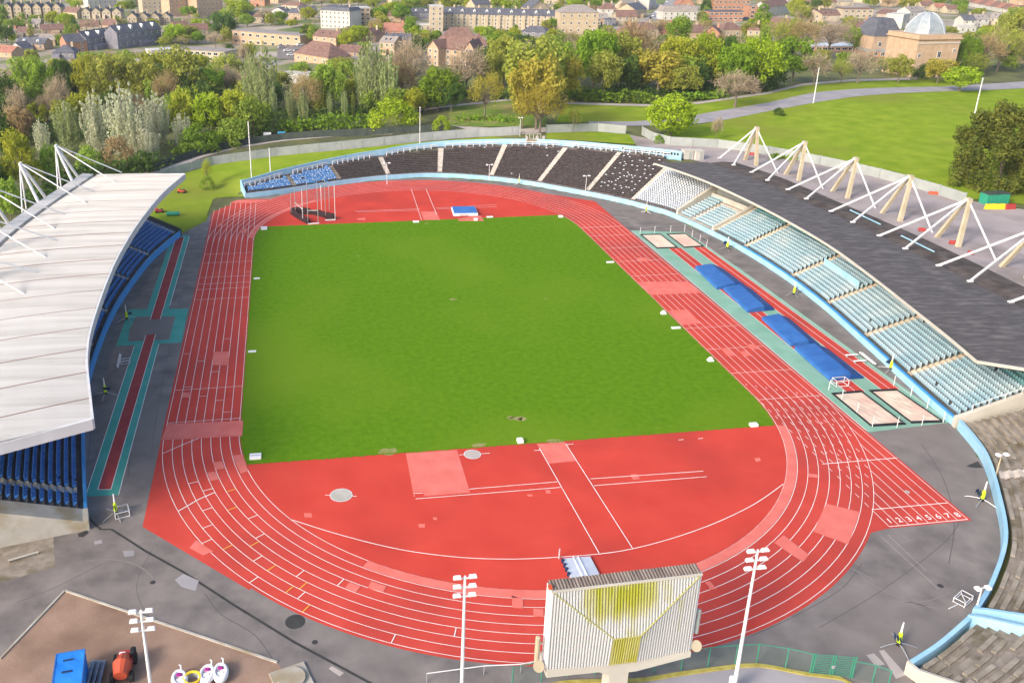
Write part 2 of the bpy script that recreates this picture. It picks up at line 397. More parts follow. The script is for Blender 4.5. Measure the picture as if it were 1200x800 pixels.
def hgt(x, y):
    x = np.asarray(x, float); y = np.asarray(y, float)
    H = np.clip(5.0 + .065 * x, .9, 8.2)
    H = H + 2.2 * np.exp(-(((x - 175) / 55) ** 2 + ((y - 165) / 60) ** 2))      # the grassy mound of the park
    D = np.interp(x, [-55, -48, -40, -15, 14, 45], [30, 26, 7, 11, 15, 23])
    t = np.clip(dist(x, y) / D, 0, 1); t = t * t * (3 - 2 * t)
    return np.where(inside(x, y), 0.0, H * t)
def h1(x, y): return float(hgt(np.array([x]), np.array([y]))[0])
def Gt(u, v):                             # surveyed point on the terrain
    d = ray(u, v)
    if v < 78:
        q = G(u, v, 6)
        for _ in range(4): q = G(u, v, h1(q[0], q[1]))
        return np.array([q[0], q[1], h1(q[0], q[1])])
    ts = np.linspace(20, (CAM[2] + 1) / -d[2], 260)
    p = CAM[None] + ts[:, None] * d[None]
    k = np.argmax(p[:, 2] <= hgt(p[:, 0], p[:, 1]))
    if k == 0: k = len(ts) - 1
    a, b = ts[max(k - 1, 0)], ts[k]
    for _ in range(12):
        m = (a + b) / 2; q = CAM + m * d
        if q[2] > h1(q[0], q[1]): a = m
        else: b = m
    q = CAM + b * d
    return np.array([q[0], q[1], h1(q[0], q[1])])
# ground sheet to the horizon
def axis(lo, hi, a, b, st, gr=1.25):
    xs = list(np.arange(a, b + .1, st)); s = st
    while xs[-1] < hi: s = min(s * gr, 220); xs.append(xs[-1] + s)
    s = st
    while xs[0] > lo: s = min(s * gr, 220); xs.insert(0, xs[0] - s)
    return np.array(xs)
gx, gy = axis(-3500, 3500, -120, 190, 2.5), axis(-600, 6500, -70, 240, 2.5)
XX, YY = np.meshgrid(gx, gy); ZZ = hgt(XX, YY) - .03
nx = len(gx); mb = MB()
mb.v = np.stack([XX.ravel(), YY.ravel(), ZZ.ravel()], 1).tolist()
mb.f = [(j * nx + i, j * nx + i + 1, (j + 1) * nx + i + 1, (j + 1) * nx + i) for j in range(len(gy) - 1) for i in range(nx - 1)]
mb.m = [0] * len(mb.f)
struct(mb.build('ground', 'ground_cover', smooth=True))

# ------------------------------------------------------------------ flat stadium surfaces
def sheet(name, m, z, *polys):
    mb = MB()
    for p in polys: mb.poly([tuple(q[:2]) for q in p], z)
    return struct(mb.build(name, m))
def px(*uv): return [G(u, v) for u, v in uv]
apron = [ARC_L.pt(t, .1)[:2] for t in np.arange(0, ARC_L.len, 2)] + [tuple(G(212, 274)[:2]), tuple(G(242, 259)[:2]), tuple(G(250, 236)[:2])] + \
        [ARC_F.pt(t, .1)[:2] for t in np.arange(1, ARC_F.len, 2)] + [ARC_N.pt(t, .1)[:2] for t in np.arange(0, ARC_N.len, 2)] + \
        [(34.7, -48), (29.5, -50.7), (25.2, -52.5), (23.9, -90), (-120, -90), (-120, -44), (-74, -26), (-56, -20)]
sheet('asphalt_apron', 'asphalt', 0.0, apron)
def oval(r, n=64):
    return [(r * math.cos(a), SL + r * math.sin(a)) for a in np.linspace(0, math.pi, n)] + [(r * math.cos(a), r * math.sin(a)) for a in np.linspace(math.pi, 2 * math.pi, n)]
EDGE = RO + .38
sheet('running_track', 'track', .008, oval(EDGE, 90))
sheet('track_chute', 'track', .0105, [(20, 2), (20, -25), (34.4, -33.0), (36.9, -32.5), (EDGE, -32.4), (EDGE, 2)],
      [(-EDGE, SL - 2), (-EDGE, 115.7), (-30, 113.9), (-20, SL + 30)], [(-EDGE, 8), tuple(G(167, 617)[:2]), tuple(G(292, 691)[:2]), (-20, -20)],
      [(EDGE, SL - 4), tuple(G(697, 236)[:2]), tuple(G(642, 227.3)[:2]), (20, SL + 15)])
def halfdisc(c, r, a0, a1, n=60): return [(c[0] + r * math.cos(a), c[1] + r * math.sin(a)) for a in np.linspace(a0, a1, n)]
sheet('throwing_area', 'dfield', .0135, halfdisc((0, 0), R0 - .2, math.pi, 2 * math.pi) + [(R0 - .2, 0), (R0 - .2, 2), (-R0 + .2, 2)],
      halfdisc((0, SL), R0 - .2, 0, math.pi) + [(-R0 + .2, SL - 2), (R0 - .2, SL - 2)])
ng, fg = -9.0, 91.1
def ax(y, c, r): return math.sqrt(max(r * r - (y - c) ** 2, 0))
gr = R0 - .25
pitch = [(ax(y, 0, gr), y) for y in np.linspace(ng, 0, 12)] + [(ax(y, SL, gr), y) for y in np.linspace(SL, fg, 12)]
pitch += [(-x, y) for x, y in pitch[::-1]]
sheet('grass_pitch', 'pitch', .0175, pitch)
# pink resurfaced patches
PK = MB(); zp = .0215
zk = .056
PK.ring((0, 0), R0, R0 + LW - .07, zk, R(-127), R(-14), 70)
PK.ring((0, SL), R0, R0 + LW - .07, zk, R(126), R(176), 40)
for q in [((196, 497), (285, 493), (284, 511), (189, 516)), ((249, 542), (260, 540.5), (264, 549), (253, 550.5)), ((242.5, 554), (253, 552.5), (256, 562), (246.5, 563.5)),
          ((250, 412.5), (268.5, 412), (268, 428), (249, 428)), ((214, 460), (224, 460), (222.5, 466), (213, 466)), ((272, 534), (285, 532.5), (290.5, 552), (282, 555)),
          ((748, 330.5), (806, 330), (820, 343.5), (762, 346)), ((783, 364), (806, 363), (821, 379), (799, 381)), ((746, 302.5), (757, 302), (762, 306), (751, 306.5)),
          ((844, 408), (853, 408), (862, 417), (852, 417)), ((866, 412), (874, 411.5), (880, 417), (871, 417.5)), ((875, 404), (884, 403), (889, 409), (879, 409.5)),
          ((475.5, 531), (535.5, 527), (551, 577), (485, 582)), ((629, 520), (662, 518), (676, 540), (643, 543)), ((537, 256), (563, 252.5), (567, 259), (537, 259)), ((493, 248), (511, 248), (516, 258), (497, 258)),
          ((410, 682), (422.5, 687), (417, 694), (404, 689)), ((435, 681), (453, 687), (449, 694), (431, 689)), ((600, 698), (613, 702), (613, 713), (600, 712)), ((625, 713), (637, 714), (637, 723), (625, 722)),
          ((968, 590), (1008, 600), (994, 638), (953, 623)), ((918, 627), (948, 650), (941, 659), (907, 636)), ((826, 682), (832, 681), (840, 690), (833, 691)), ((948, 555), (958, 556), (959, 560), (947, 559)),
          ((230, 633), (250, 646), (238, 651), (222, 642)), ((356, 601), (365, 601), (366, 606), (357, 606)), ((490, 614), (498, 613.5), (498, 618), (491, 618)), ((507, 606), (512, 606), (512, 609), (508, 609)),
          ((738, 556), (746, 555), (750, 561), (742, 562)), ((617, 579), (624, 579), (624, 581.5), (619, 581.5)), ((639, 574), (644, 573.5), (646, 578), (640, 578)), ((252, 234.5), (320, 234.5), (296, 238), (252, 238)),
          ((884, 537), (890, 536), (892, 540), (886, 541)), ((257, 262), (263, 259), (259, 265), (254, 266)), ((281, 270), (289, 267), (288, 273), (283, 273)), ((418, 256), (428, 255), (428, 258), (419, 258))]:
    pq = px(*q); m_ = np.mean([p_[:2] for p_ in pq], 0); dd = np.hypot(m_[0], m_[1] - min(max(m_[1], 0), SL)) if True else 0
    PK.poly(pq, zk if dd > R0 + .2 else zp)
struct(PK.build('resurfaced_patches', 'pinkpatch'))
DK = MB()
for q in [((485, 576.5), (496, 576), (498, 583), (487, 584)), ((649, 543.5), (676, 541), (681, 549), (655, 551))]: DK.poly(px(*q), .0255)
struct(DK.build('patch_repairs', 'dfield'))
# lane lines and marks
LN = MB(); zl = .0295; w = .07
for k in range(9):
    r = R0 + k * LW
    pts = [(r, y) for y in np.linspace(0, SL, 20)] + [(r * math.cos(a), SL + r * math.sin(a)) for a in np.linspace(0, math.pi, 70)[1:]] + \
          [(-r, y) for y in np.linspace(SL, 0, 20)[1:]] + [(r * math.cos(a), r * math.sin(a)) for a in np.linspace(math.pi, 2 * math.pi, 70)[1:-1]]
    LN.strip(pts, w, zl, closed=True)
    yx = -math.sqrt(max(RO * RO - r * r, 0)); LN.strip([(r, min(yx, -1)), (r, -32.2)], w, zl + .0035)                      # sprint chute
    for y_ in np.arange(1, yx + 1, -1.9): LN.strip([(r, y_), (r, y_ - .85)], w, zl + .0035)
    y0 = SL + 4 + k * 1.2
    LN.strip([(-r, SL - 1), (-r, 112.4)], w, zl + .0035)
LN.strip([(-R0 - .4, -32.2 + 0), (-R0 - .3, -32.2)], .01, zl)
for y, x0, x1, ww in ((-32.2, R0, RO, .11), (-28.9, R0, RO, .12), (-19.0, R0 - .3, RO + .2, .12), (SL + .1, R0, RO, .13)):
    LN.strip([(x0, y), (x1, y)], ww, zl + .007)
for uv in [((632, 525), (702, 648)), ((663, 520), (741, 642)), ((626, 528), (633, 527.5)), ((664, 521), (672, 520)), ((487, 584.5), (657, 571)), ((550, 573), (653, 564.5)), ((692, 561), (824, 552)), ((696, 569), (828, 558.5)),
           ((416, 247.5), (492, 245)), ((418, 248.5), (492, 246.5)), ((510, 244), (582, 240)), ((513, 245), (582, 242.5)), ((482, 222), (494, 258)), ((499.5, 222), (512, 252)), ((538, 533), (574, 531)), ((381, 580), (418, 581.5)),
           ((795, 515.5), (801, 515)), ((818, 514), (824, 513.5)), ((485, 578), (496, 577.5))]:
    a, b = px(*uv); LN.strip([a, b], .1, zl + .0105)
arc = catmull([G(*q)[:2] for q in ((342, 609), (400, 627), (470, 644), (540, 653), (600, 655), (650, 653), (702, 649), (741, 643), (790, 630), (840, 612), (885, 590), (918, 567))], 1.5)
LN.strip(arc, .1, zl + .0145)
for a, b, r0, n in ((R(203), 199, 6, 0),): pass
LN.strip([G(208.8, 599)[:2], G(233, 585)[:2], G(251.5, 577)[:2]], .14, zl + .018)       # waterfall start line
LN.strip([G(190.5, 531.5)[:2], G(212, 522)[:2], G(233, 513.5)[:2]], .1, zl + .018)
def tick(k, a, mbx, far=False, z=zl + .0215):        # radial mark across one lane
    c = (0, SL) if far else (0, 0)
    r0, r1 = R0 + k * LW, R0 + (k + 1) * LW
    mbx.strip([(c[0] + r0 * math.cos(a), c[1] + r0 * math.sin(a)), (c[0] + r1 * math.cos(a), c[1] + r1 * math.sin(a))], .1, z)
TK, YK = MB(), MB()
for i, (k, deg) in enumerate(((7, 211), (6, 208), (5, 204), (7, 222), (5, 219), (6, 229), (4, 226), (7, 243), (5, 250), (3, 215), (6, 262), (2, 210), (4, 199), (3, 232), (5, 196), (7, 275))): tick(k, R(deg), TK)
for k, deg in ((7, 231), (6, 227), (5, 222), (4, 216), (6, 214), (3, 206), (2, 201), (5, 228)): tick(k, R(deg), YK)
struct(YK.build('yellow_marks', 'yellowline'))
for y in (74.5, 66, 57.6, 49.1, 40.7, 23.6, 15.2, 6.6, -1.9):                                          # hurdle marks on both straights
    TK.strip([(R0, y), (RO, y)], .075, zl + .025)
for y in (73.4, 68, 59.6, 56.0, 53.2, 48.1, 12.6, 3.0): TK.strip([(-R0, y), (-RO, y)], .075, zl + .025)
for k, y in ((2, 8.6), (4, 10.2), (6, 13.4), (1, 5.0), (3, 18), (5, 22), (7, 25), (2, 30), (0, 61.5)):
    TK.strip([(-R0 - k * LW, y), (-R0 - (k + 1) * LW, y)], .075, zl + .027)
for k in range(8):                                                                          # dashes at the chute crossover
    for j in range(7):
        x = R0 + (k + .5) * LW - .25; y = 3 - j * 3.1 - k * .7
        if x * x + y * y < RO * RO and j % 3 == 0: TK.strip([(x + .1, y), (x + .1, y - .5)], .08, zl + .03)
struct(TK.build('track_marks', 'line'))
struct(LN.build('lane_lines', 'line'))
def digit_mesh(t):
    cu = bpy.data.curves.new('digit', 'FONT'); cu.body = t; cu.size = 1.15; cu.align_x = 'CENTER'; cu.offset = .015
    o = bpy.data.objects.new('digit', cu); col.objects.link(o)
    me = bpy.data.meshes.new_from_object(o.evaluated_get(bpy.context.evaluated_depsgraph_get()))
    bpy.data.objects.remove(o); me.materials.clear(); me.materials.append(MATS['line']); return me
for k in range(8):
    o = link_mesh('lane_number', digit_mesh(str(k + 1)), loc=(R0 + (k + .55) * LW, -31.6, zl + .008)); struct(o)
    o.scale = (1.0, 1.05, 1)
# runways on the left and the right
GL = MB(); a = .004
cxl = lambda y: -53.85 + 0 * y
GL.poly([(-55.6, 87.4), (-51.7, 87.0), (-51.7, 46), (-51.4, -13.6), (-55.3, -13.4), (-55.6, 40)], a)
GL.poly([(-58.8, 45.2), (-48.3, 44.2), (-48.1, 29.6), (-58.6, 29.6)], .0055)
struct(GL.build('jump_runway', 'greenrunway_b'))
q = sheet('take_off_area', 'asphalt', .0095, [(-57.1, 41.6), (-50.2, 40.8), (-50.2, 31.0), (-56.9, 31.2), (-57.4, 36)])
sheet('runway_surface', 'darkred', .0135, [(-54.6, 86.0), (-52.8, 85.8), (-52.7, 39.9), (-54.4, 40.0)], [(-54.3, 33.5), (-52.7, 33.5), (-52.5, -12.3), (-54.1, -12.1)])
WL = MB()
for p, q in (((-54.6, 86), (-54.4, 40)), ((-52.8, 85.8), (-52.7, 39.9)), ((-54.3, 33.5), (-54.1, -12.1)), ((-52.7, 33.5), (-52.5, -12.3)), ((-54.1, -12.1), (-52.5, -12.3)), ((-51.7, 86.5), (-51.7, 46)), ((-51.7, 29.5), (-51.4, -13.6)), ((-55.6, 29), (-55.3, -13.4))):
    WL.strip([p, q], .09, .018)
struct(WL.build('runway_lines', 'line'))
GR = MB(); GR.poly([(48.3, 77.4), (60.3, 74.6), (61.2, 50), (61.2, -11.6), (47.9, -12.5)], .004); struct(GR.build('jump_field', 'greenrunway'))
sheet('red_runways', 'track', .0135, [(51.8, 64.2), (54.6, 64.2), (54.6, -1.6), (51.8, -1.9)], [(57.4, 64.2), (60.0, 64.2), (60.3, -1.6), (57.5, -1.6)])
WL = MB()
for x in (51.8, 53.2, 54.6, 57.4, 58.8, 60.15): WL.strip([(x, 64.2), (x, -1.8)], .09, .019)
WL.strip([(48.35, 77), (47.95, -12)], .1, .012); WL.strip([(60.75, 73), (60.75, -11)], .08, .012)
struct(WL.build('runway_lines', 'line'))
# yard with bare earth, old concrete, drain channel, stains
sheet('dirt_yard', 'dirt', .006, px((76, 692), (325, 776), (335, 790), (300, 900), (-200, 900), (-60, 830), (0, 772)))
YB = MB()
for uv in (((76, 692), (325, 776)), ((76, 692), (0, 772))):
    p, q = px(*uv); YB.beam((p[0], p[1], .05), (q[0], q[1], .05), .22, .16)
struct(YB.build('kerb', 'concrete'))
DR = MB()
DR.strip([p[:2] for p in px((103, 606), (118, 620), (131, 620), (170, 645), (215, 670), (275, 709), (345, 752), (440, 803), (520, 850))], .28, .0085)
DR.disc(G(346, 728), 1.0, .0085, 24); DR.disc(G(369, 752), .3, .0085)
DR.poly(px((91, 625), (102, 621), (104, 624), (98, 629), (92, 629)), .0085)
DR.poly(px((1132, 546), (1146, 540), (1152, 548), (1140, 548)), .0085)
DR.disc(G(179, 682), .3, .0085); DR.disc(G(1102, 686), .32, .0085)
struct(DR.build('drain_channel', 'tarpatch'))
sheet('concrete_pad', 'path', .0095, px((92, 612), (103, 611), (104, 620), (93, 622)), px((385, 783), (389, 780), (403, 788), (398, 792)))
sheet('pavement_patch', 'roadgrey', .0095, px((110, 634), (119, 632), (120, 636), (111, 638)), px((144, 645), (157, 645), (157, 651), (146, 652)), px((205, 679), (215, 672), (233, 680), (229, 692), (212, 687)))
sheet('old_yard', 'oldsteps', .0095, px((16, 632), (30, 626), (62, 622), (65, 664), (0, 682), (-40, 690), (-40, 650)))
sheet('corner_verge', 'lawn', .006, [G(200, 272)[:2], G(214, 273)[:2], G(242, 258.5)[:2], G(249, 236.5)[:2], (-47, 118), (-66, 110)])
# wear marks near the turn
WM = MB()
for u0, v0, u1, v1, ww in ((1032, 628, 1100, 690, .05), (1040, 626, 1085, 668, .05), (720, 254, 738, 256, .25), (1060, 575, 1066, 577, .6)):
    p, q = px((u0, v0), (u1, v1)); WM.strip([p, q], ww, .0125)
struct(WM.build('scuff_marks', 'path'))

# worn turf, ragged edge of the grass, joints, cracks and tyre marks in the asphalt
rgw = random.Random(12); WT = MB()
for u, v, r_ in ((531, 351, .8), (604, 490, 1.0), (598, 489, .6), (612, 491, .7), (500, 262, .6), (455, 529, 1.2), (560, 522, 1.0), (650, 517, 1.1), (420, 300, .4), (640, 350, .35)):
    c = G(u, v); WT.poly([(c[0] + r_ * rgw.uniform(.6, 1.5) * math.cos(a), c[1] + r_ * .6 * rgw.uniform(.5, 1.4) * math.sin(a)) for a in np.linspace(0, 6.283, 14)[:-1]], .0205)
struct(WT.build('worn_turf', mat('wornturf', (.20, .22, .06), (.30, .27, .13), .95, 1.0, coords='World', spec=0)))
TF = MB()
for i in range(len(pitch)):
    a, b = np.array(pitch[i]), np.array(pitch[(i + 1) % len(pitch)]); L_ = np.hypot(*(b - a)); n_ = int(L_ / .22) + 1; o_ = np.array([(b - a)[1], -(b - a)[0]]) / (L_ + 1e-9)
    for k in range(n_):
        p = a + (b - a) * (k + rgw.random()) / n_; q = rgw.uniform(-.05, .26) if rgw.random() < .75 else rgw.uniform(.1, .42); w_ = rgw.uniform(.1, .3); t_ = (b - a) / (L_ + 1e-9)
        TF.add([(*(p - t_ * w_ - o_ * .2), .019), (*(p + t_ * w_ - o_ * .2), .019), (*(p + o_ * q), .05)], [(0, 1, 2)])
o = TF.build('grass_fringe', 'pitch'); o['kind'] = 'stuff'; tag(o, 'ragged fringe of grass blades round the pitch edge', 'grass')
mat('joint', (.10, .092, .092), rough=.9); mat('scuff', (.20, .178, .172), (.235, .21, .20), .9, 1.0, coords='World')
JT, SC = MB(), MB()
for s_ in (((960, 735), (1035, 690), (1110, 632), (1128, 600)), ((1010, 505), (1040, 540), (1100, 590)), ((700, 237), (720, 246), (745, 262)), ((20, 705), (60, 690), (120, 660)), ((180, 640), (160, 690), (190, 745)), ((330, 790), (300, 745), (260, 720), (240, 695)), ((110, 470), (103, 540)), ((190, 300), (165, 420), (150, 560)), ((1080, 520), (1105, 560), (1118, 610), (1112, 660)), ((880, 745), (930, 722), (985, 690), (1010, 660)), ((1022, 470), (1060, 452)), ((225, 290), (196, 420), (178, 520))):
    JT.strip(catmull([G(*q)[:2] for q in s_], .8) + np.array([[0, 0]]), rgw.uniform(.05, .10), .003)
for i in range(26):
    u, v = rgw.choice(((rgw.uniform(940, 1120), rgw.uniform(620, 760)), (rgw.uniform(60, 400), rgw.uniform(640, 760)), (rgw.uniform(1040, 1120), rgw.uniform(510, 580)))); c = G(u, v); r_ = rgw.uniform(3, 9); a0 = rgw.uniform(0, 6.28)
    pts = [(c[0] + r_ * math.cos(a), c[1] + r_ * math.sin(a)) for a in np.linspace(a0, a0 + rgw.uniform(.4, 1.3), 14)]
    if all(bool(inside(np.array([p[0]]), np.array([p[1]]))[0]) for p in pts):
        SC.strip(pts, rgw.uniform(.05, .16), .0032)
struct(JT.build('paving_joint', 'joint')); struct(SC.build('tyre_marks', 'scuff'))

# ------------------------------------------------------------------ draped surfaces outside the bowl
def drape(name, A, B, m, dz=.12, nu=40, nv=8, raw=False):
    A = np.array([p[:2] for p in (A if raw else [Gt(*q) for q in A])]); B = np.array([p[:2] for p in (B if raw else [Gt(*q) for q in B])])
    A, B = resample(A, nu), resample(B, nu); rows = []
    for k in range(nv + 1):
        P = A + (B - A) * k / nv; z = hgt(P[:, 0], P[:, 1]) + dz
        rows.append([(p[0], p[1], c) for p, c in zip(P, z)])
    return struct(MB().loft(rows).build(name, m, smooth=True))
FR = [(762, 164), (785, 169), (840, 172), (900, 180), (960, 191), (1000, 200), (1060, 214), (1115, 231), (1200, 240), (1330, 262)]
drape('park_lawn', FR, [(800, 149), (845, 142), (900, 131), (954, 121), (1000, 114), (1048, 110), (1097, 108), (1200, 104), (1330, 98)], 'lawn', nu=60, nv=16)
drape('park_road', [(690, 149), (745, 148), (800, 148), (845, 142), (900, 131), (954, 121), (1000, 114), (1048, 110), (1097, 108), (1200, 104), (1330, 98)],
      [(690, 143), (745, 143), (800, 138), (845, 130), (900, 121), (954, 109), (1000, 105), (1048, 103), (1100, 102), (1200, 96), (1330, 90)], 'roadgrey', .16, 60, 3)
drape('park_verge', [(663, 122), (760, 125), (812, 123), (900, 110), (942, 100), (1000, 95), (1075, 93), (1130, 94)], [(650, 144), (745, 143), (800, 138), (845, 130), (900, 121), (954, 109), (1048, 103), (1130, 101)], 'lawn', .10, 50, 5)
drape('park_path', [(663, 122.5), (760, 125.5), (812, 123.5), (900, 111), (942, 101), (1000, 96), (1075, 94)], [(663, 120.5), (760, 123), (812, 121), (900, 108.5), (942, 98.5), (1000, 93.5), (1075, 91.5)], 'path', .18, 50, 2)
drape('grass_bank', [(526, 126), (560, 122), (600, 118), (640, 120)], [(526, 148), (560, 149), (600, 149), (640, 148)], 'bank', .12, 20, 6)
drape('park_path', [(480, 133), (526, 126), (560, 122.5), (600, 118.5)], [(480, 131), (526, 124), (560, 120.5), (600, 116.5)], 'path', .18, 20, 2)
drape('park_path', [(528, 147), (545, 152), (570, 156), (610, 158), (650, 155)], [(540, 149), (560, 149.5), (580, 151), (610, 152), (650, 150)], 'path', .18, 20, 3)
drape('service_path', [(170, 212), (200, 199), (240, 184), (280, 174), (330, 166), (400, 160), (460, 158)], [(160, 206), (195, 193), (235, 179), (280, 169), (330, 162), (400, 157.5), (460, 156)], 'path', .12, 30, 3)
# behind the stands: grass on the left corner, concourse on the right
drape('corner_grass', [tuple(q) for q in (ARC_L.pt(ARC_L.len, 4), (-58, 91), (-54.3, 88.5), G(240, 258), G(248, 240), G(250, 234), (-40.6, 117), (-37.5, 120.4), (-31, 124), (-15, 134.5), (0, 141), (14, 143.5), (36, 142))],
      [Gt(*q) for q in ((150, 228), (180, 215), (200, 207), (225, 200), (250, 193), (275, 189), (300, 186), (340, 181), (380, 178), (430, 173), (480, 168), (520, 165), (580, 160))], 'lawn', .06, 70, 24, raw=True)
drape('terrace_grass', [(640, 165), (690, 166.5), (745, 170)], [(640, 157), (690, 155), (737, 158)], 'lawn', .2, 16, 5)
P1 = [Gt(*q) for q in ((735, 158), (765, 164), (785, 170.5), (840, 173.5), (900, 181.5), (960, 192.5), (1000, 201.5), (1060, 215.5), (1115, 232.5), (1200, 246), (1290, 262))]
P2 = [ARC_F.pt(t, 23) for t in np.linspace(ARC_F.near((50, 105)), ARC_F.len, 12)] + [(84, -40)]
drape('concourse', P1, P2, 'standground', .1, 60, 14, raw=True)
# ------------------------------------------------------------------ seating helpers
def seat_row(arc, t0, t1, d, z, pitch=.52, back=.42, h=.42, gap=.88):
    """one run of tip-up seats: pans and backs of one continuous moulding, notched between the seats"""
    mb = MB(); n = max(1, int((t1 - t0) / pitch)); p = (t1 - t0) / n; A = []; q_ = random.Random(int(t0 * 37 + d * 11))
    for i in range(n):
        gone = n > 3 and q_.random() < .004
        for k, up in ((.05, 0), (.10, 1), (gap - .05, 1), (gap, 0)):
            t = t0 + (i + k) * p; up = 0 if gone else up; zb = z + (h + back if up else .12); zh = z + (h if up else .06)
            A.append([arc.pt(t, d + (.0 if up else .3), zh), arc.pt(t, d + .38, zh + .02), arc.pt(t, d + .46, zb)])
    mb.loft(A)
    return mb
def bench_row(arc, t0, t1, d, z):
    mb = MB(); arc.bar(mb, t0, t1, [(d + .22, z + .2), (d + .58, z + .2), (d + .58, z + .36), (d + .22, z + .36)], ds=2.5); return mb
def valid_span(ts, te, fn, step=.5):
    t = np.arange(ts, te, step); ok = fn(t)
    if not ok.any(): return None
    return t[np.argmax(ok)], t[len(ok) - 1 - np.argmax(ok[::-1])]
def steps_body(arc, t0, t1, rows, ds=2.0, dmax=None, fl=.9):
    """stepped deck: rows = [(d, z)], the last d closes it"""
    mb = MB(); ts = arc.rows(t0, t1, ds)
    for i in range(len(rows) - 1):
        d, z = rows[i]; d2 = rows[i + 1][0]; zp = rows[i - 1][1] if i else fl
        A = []
        for t in ts:
            if dmax is not None and d > dmax(t):
                if len(A) > 1: mb.loft(A)
                A = []; continue
            dd = d2 if dmax is None else min(d2, dmax(t))
            A.append([arc.pt(t, d, zp), arc.pt(t, d, z), arc.pt(t, dd, z)])
        if len(A) > 1: mb.loft(A)
    return mb
def aisle(arc, t, w, rows, dmax=99):
    mb = MB(); A = [[], []]
    for d, z in rows:
        if d > dmax: break
        for dd, zz in ((d, z + .02), (d, z + .16), (d + .4, z + .16), (d + .4, z + .03)):
            A[0].append(arc.pt(t - w / 2, dd, zz)); A[1].append(arc.pt(t + w / 2, dd, zz))
    return mb.loft([list(p) for p in zip(*A)])
WALL = lambda h, th: [(0, -.05), (th, -.05), (th, h), (0, h)]

mat('seatbone', (.40, .45, .52), (.50, .54, .59), .5, .8, coords='World')
# ------------------------------------------------------------------ far terrace
t8 = [ARC_F.near(G(u, v, 1.2)) for u, v in ((340, 216), (395, 208), (453.5, 203), (514.4, 203), (574.7, 205), (633, 212), (691.8, 221.6), (743.5, 234), (786, 251))]
BK = np.array([(273.4, 219), (296, 209.5), (317.5, 201.5), (348.3, 192.8), (387, 185.5), (400, 181.5), (445.5, 175.5), (492.3, 167.4), (533.8, 164.1), (590, 162.7), (657, 163), (709, 168.8), (730, 170), (803.7, 177.4), (830, 182)])
def depth_solve(t):                       # terrace depth where the parapet top meets its surveyed line
    lo, hi = 2.0, 24.0
    for _ in range(30):
        d = (lo + hi) / 2; q = np.array(ARC_F.pt(t, d, 2.2 + .4 * d)) - CAM
        u = PCX + FPX * (q @ BX) / (q @ BF); v = PCY - FPX * (q @ BY) / (q @ BF)
        if v > np.interp(u, BK[:, 0], BK[:, 1]): lo = d
        else: hi = d
    return lo
fd = np.array([(0.0, 4.0), (2.5, 4.4)] + [(t, depth_solve(t)) for t in (ARC_F.near(p) for p in ((-31.1, 118.2), (-15, 125.9), (-.5, 130), (13.8, 130), (31.4, 121.6), (39, 115), (46.3, 107.9), (51, 103), (54.1, 99), (58.7, 92)))])
DF = lambda t: np.interp(t, fd[:, 0], fd[:, 1])
frow = [(1.2 + .8 * r, .8 + .4 * (1.2 + .8 * r)) for r in range(28)]
tE = t8[-1]
ter = thing('seating_terrace', 'curved open seating terrace of dark benches behind the far bend of the track', 'terrace', (13.8, 129.8, 0))
DFs = lambda t: min(float(DF(t)), float(np.interp(t, [t8[6] + 3, t8[7]], [30, 16.5])))
steps_body(ARC_F, 0, tE, frow, 1.5, DFs).build('steps', 'terracedark', ter)
mb = MB(); ARC_F.bar(mb, 0, tE, WALL(1.2, .3)); mb.build('front_wall', 'bluewall', ter)
mb = MB(); mb.loft([[ARC_F.pt(t, .3, .95), ARC_F.pt(t, 1.25, .95)] for t in ARC_F.rows(0, tE)]); mb.build('walkway', 'terracedark', ter)
mb = MB(); ARC_F.bar(mb, 0, t8[7] + .5, lambda t: [(DF(t), .3 + .4 * DF(t)), (DF(t) + .25, -.5 + .4 * DF(t)), (DF(t) + .25, 2.15 + .4 * DF(t)), (DF(t), 2.15 + .4 * DF(t))]); mb.build('back_parapet', 'bluewall', ter)
mb = MB(); D0 = float(DF(0.0))
mb.loft([[ARC_F.pt(0, d, z) for d, z in ((0, -.05), (D0 + .2, -.05), (D0 + .2, 2.2 + .4 * D0), (0, 1.3))], [ARC_F.pt(-.0, d, z) for d, z in ((0, -.05), (D0 + .2, -.05), (D0 + .2, 2.2 + .4 * D0), (0, 1.3))]], closed=True)
p0, p1 = np.array(ARC_F.pt(0, 0)), np.array(ARC_F.pt(1, 0)); dv = (p0 - p1) / np.linalg.norm(p0 - p1) * .3
ew = [np.array(ARC_F.pt(0, d, z)) for d, z in ((0, -.05), (D0 + .2, -.05), (D0 + .2, 2.2 + .4 * D0), (0, 1.35))]
mb = MB(); mb.loft([[tuple(p + dv * .02) for p in ew], [tuple(p + dv) for p in ew]], closed=True, caps=True); mb.build('end_wall', 'bluewall', ter)
rl = MB(); rows_t = ARC_F.rows(.5, t8[7], 1.5)
for i in range(len(rows_t) - 1):
    a, b = rows_t[i], rows_t[i + 1]
    if any(abs((a + b) / 2 - x) < 1.3 for x in t8):
        if rl.v: rl.build('railing', 'seatwhite', ter); rl = MB()
        continue
    q = []
    for t in (a, b):
        d = DF(t) - 1.0; z = .8 + .4 * d
        q.append((np.array(ARC_F.pt(t, d, z)), np.array(ARC_F.pt(t, d, z + 1.15)), np.array(ARC_F.pt(t, d, z + .6))))
    rl.beam(q[0][0], q[0][1], .26, .26); rl.beam(q[0][1], q[1][1], .2, .2); rl.beam(q[0][2], q[1][2], .1, .1)
if rl.v: rl.build('railing', 'seatwhite', ter)
edges = [0.4] + t8
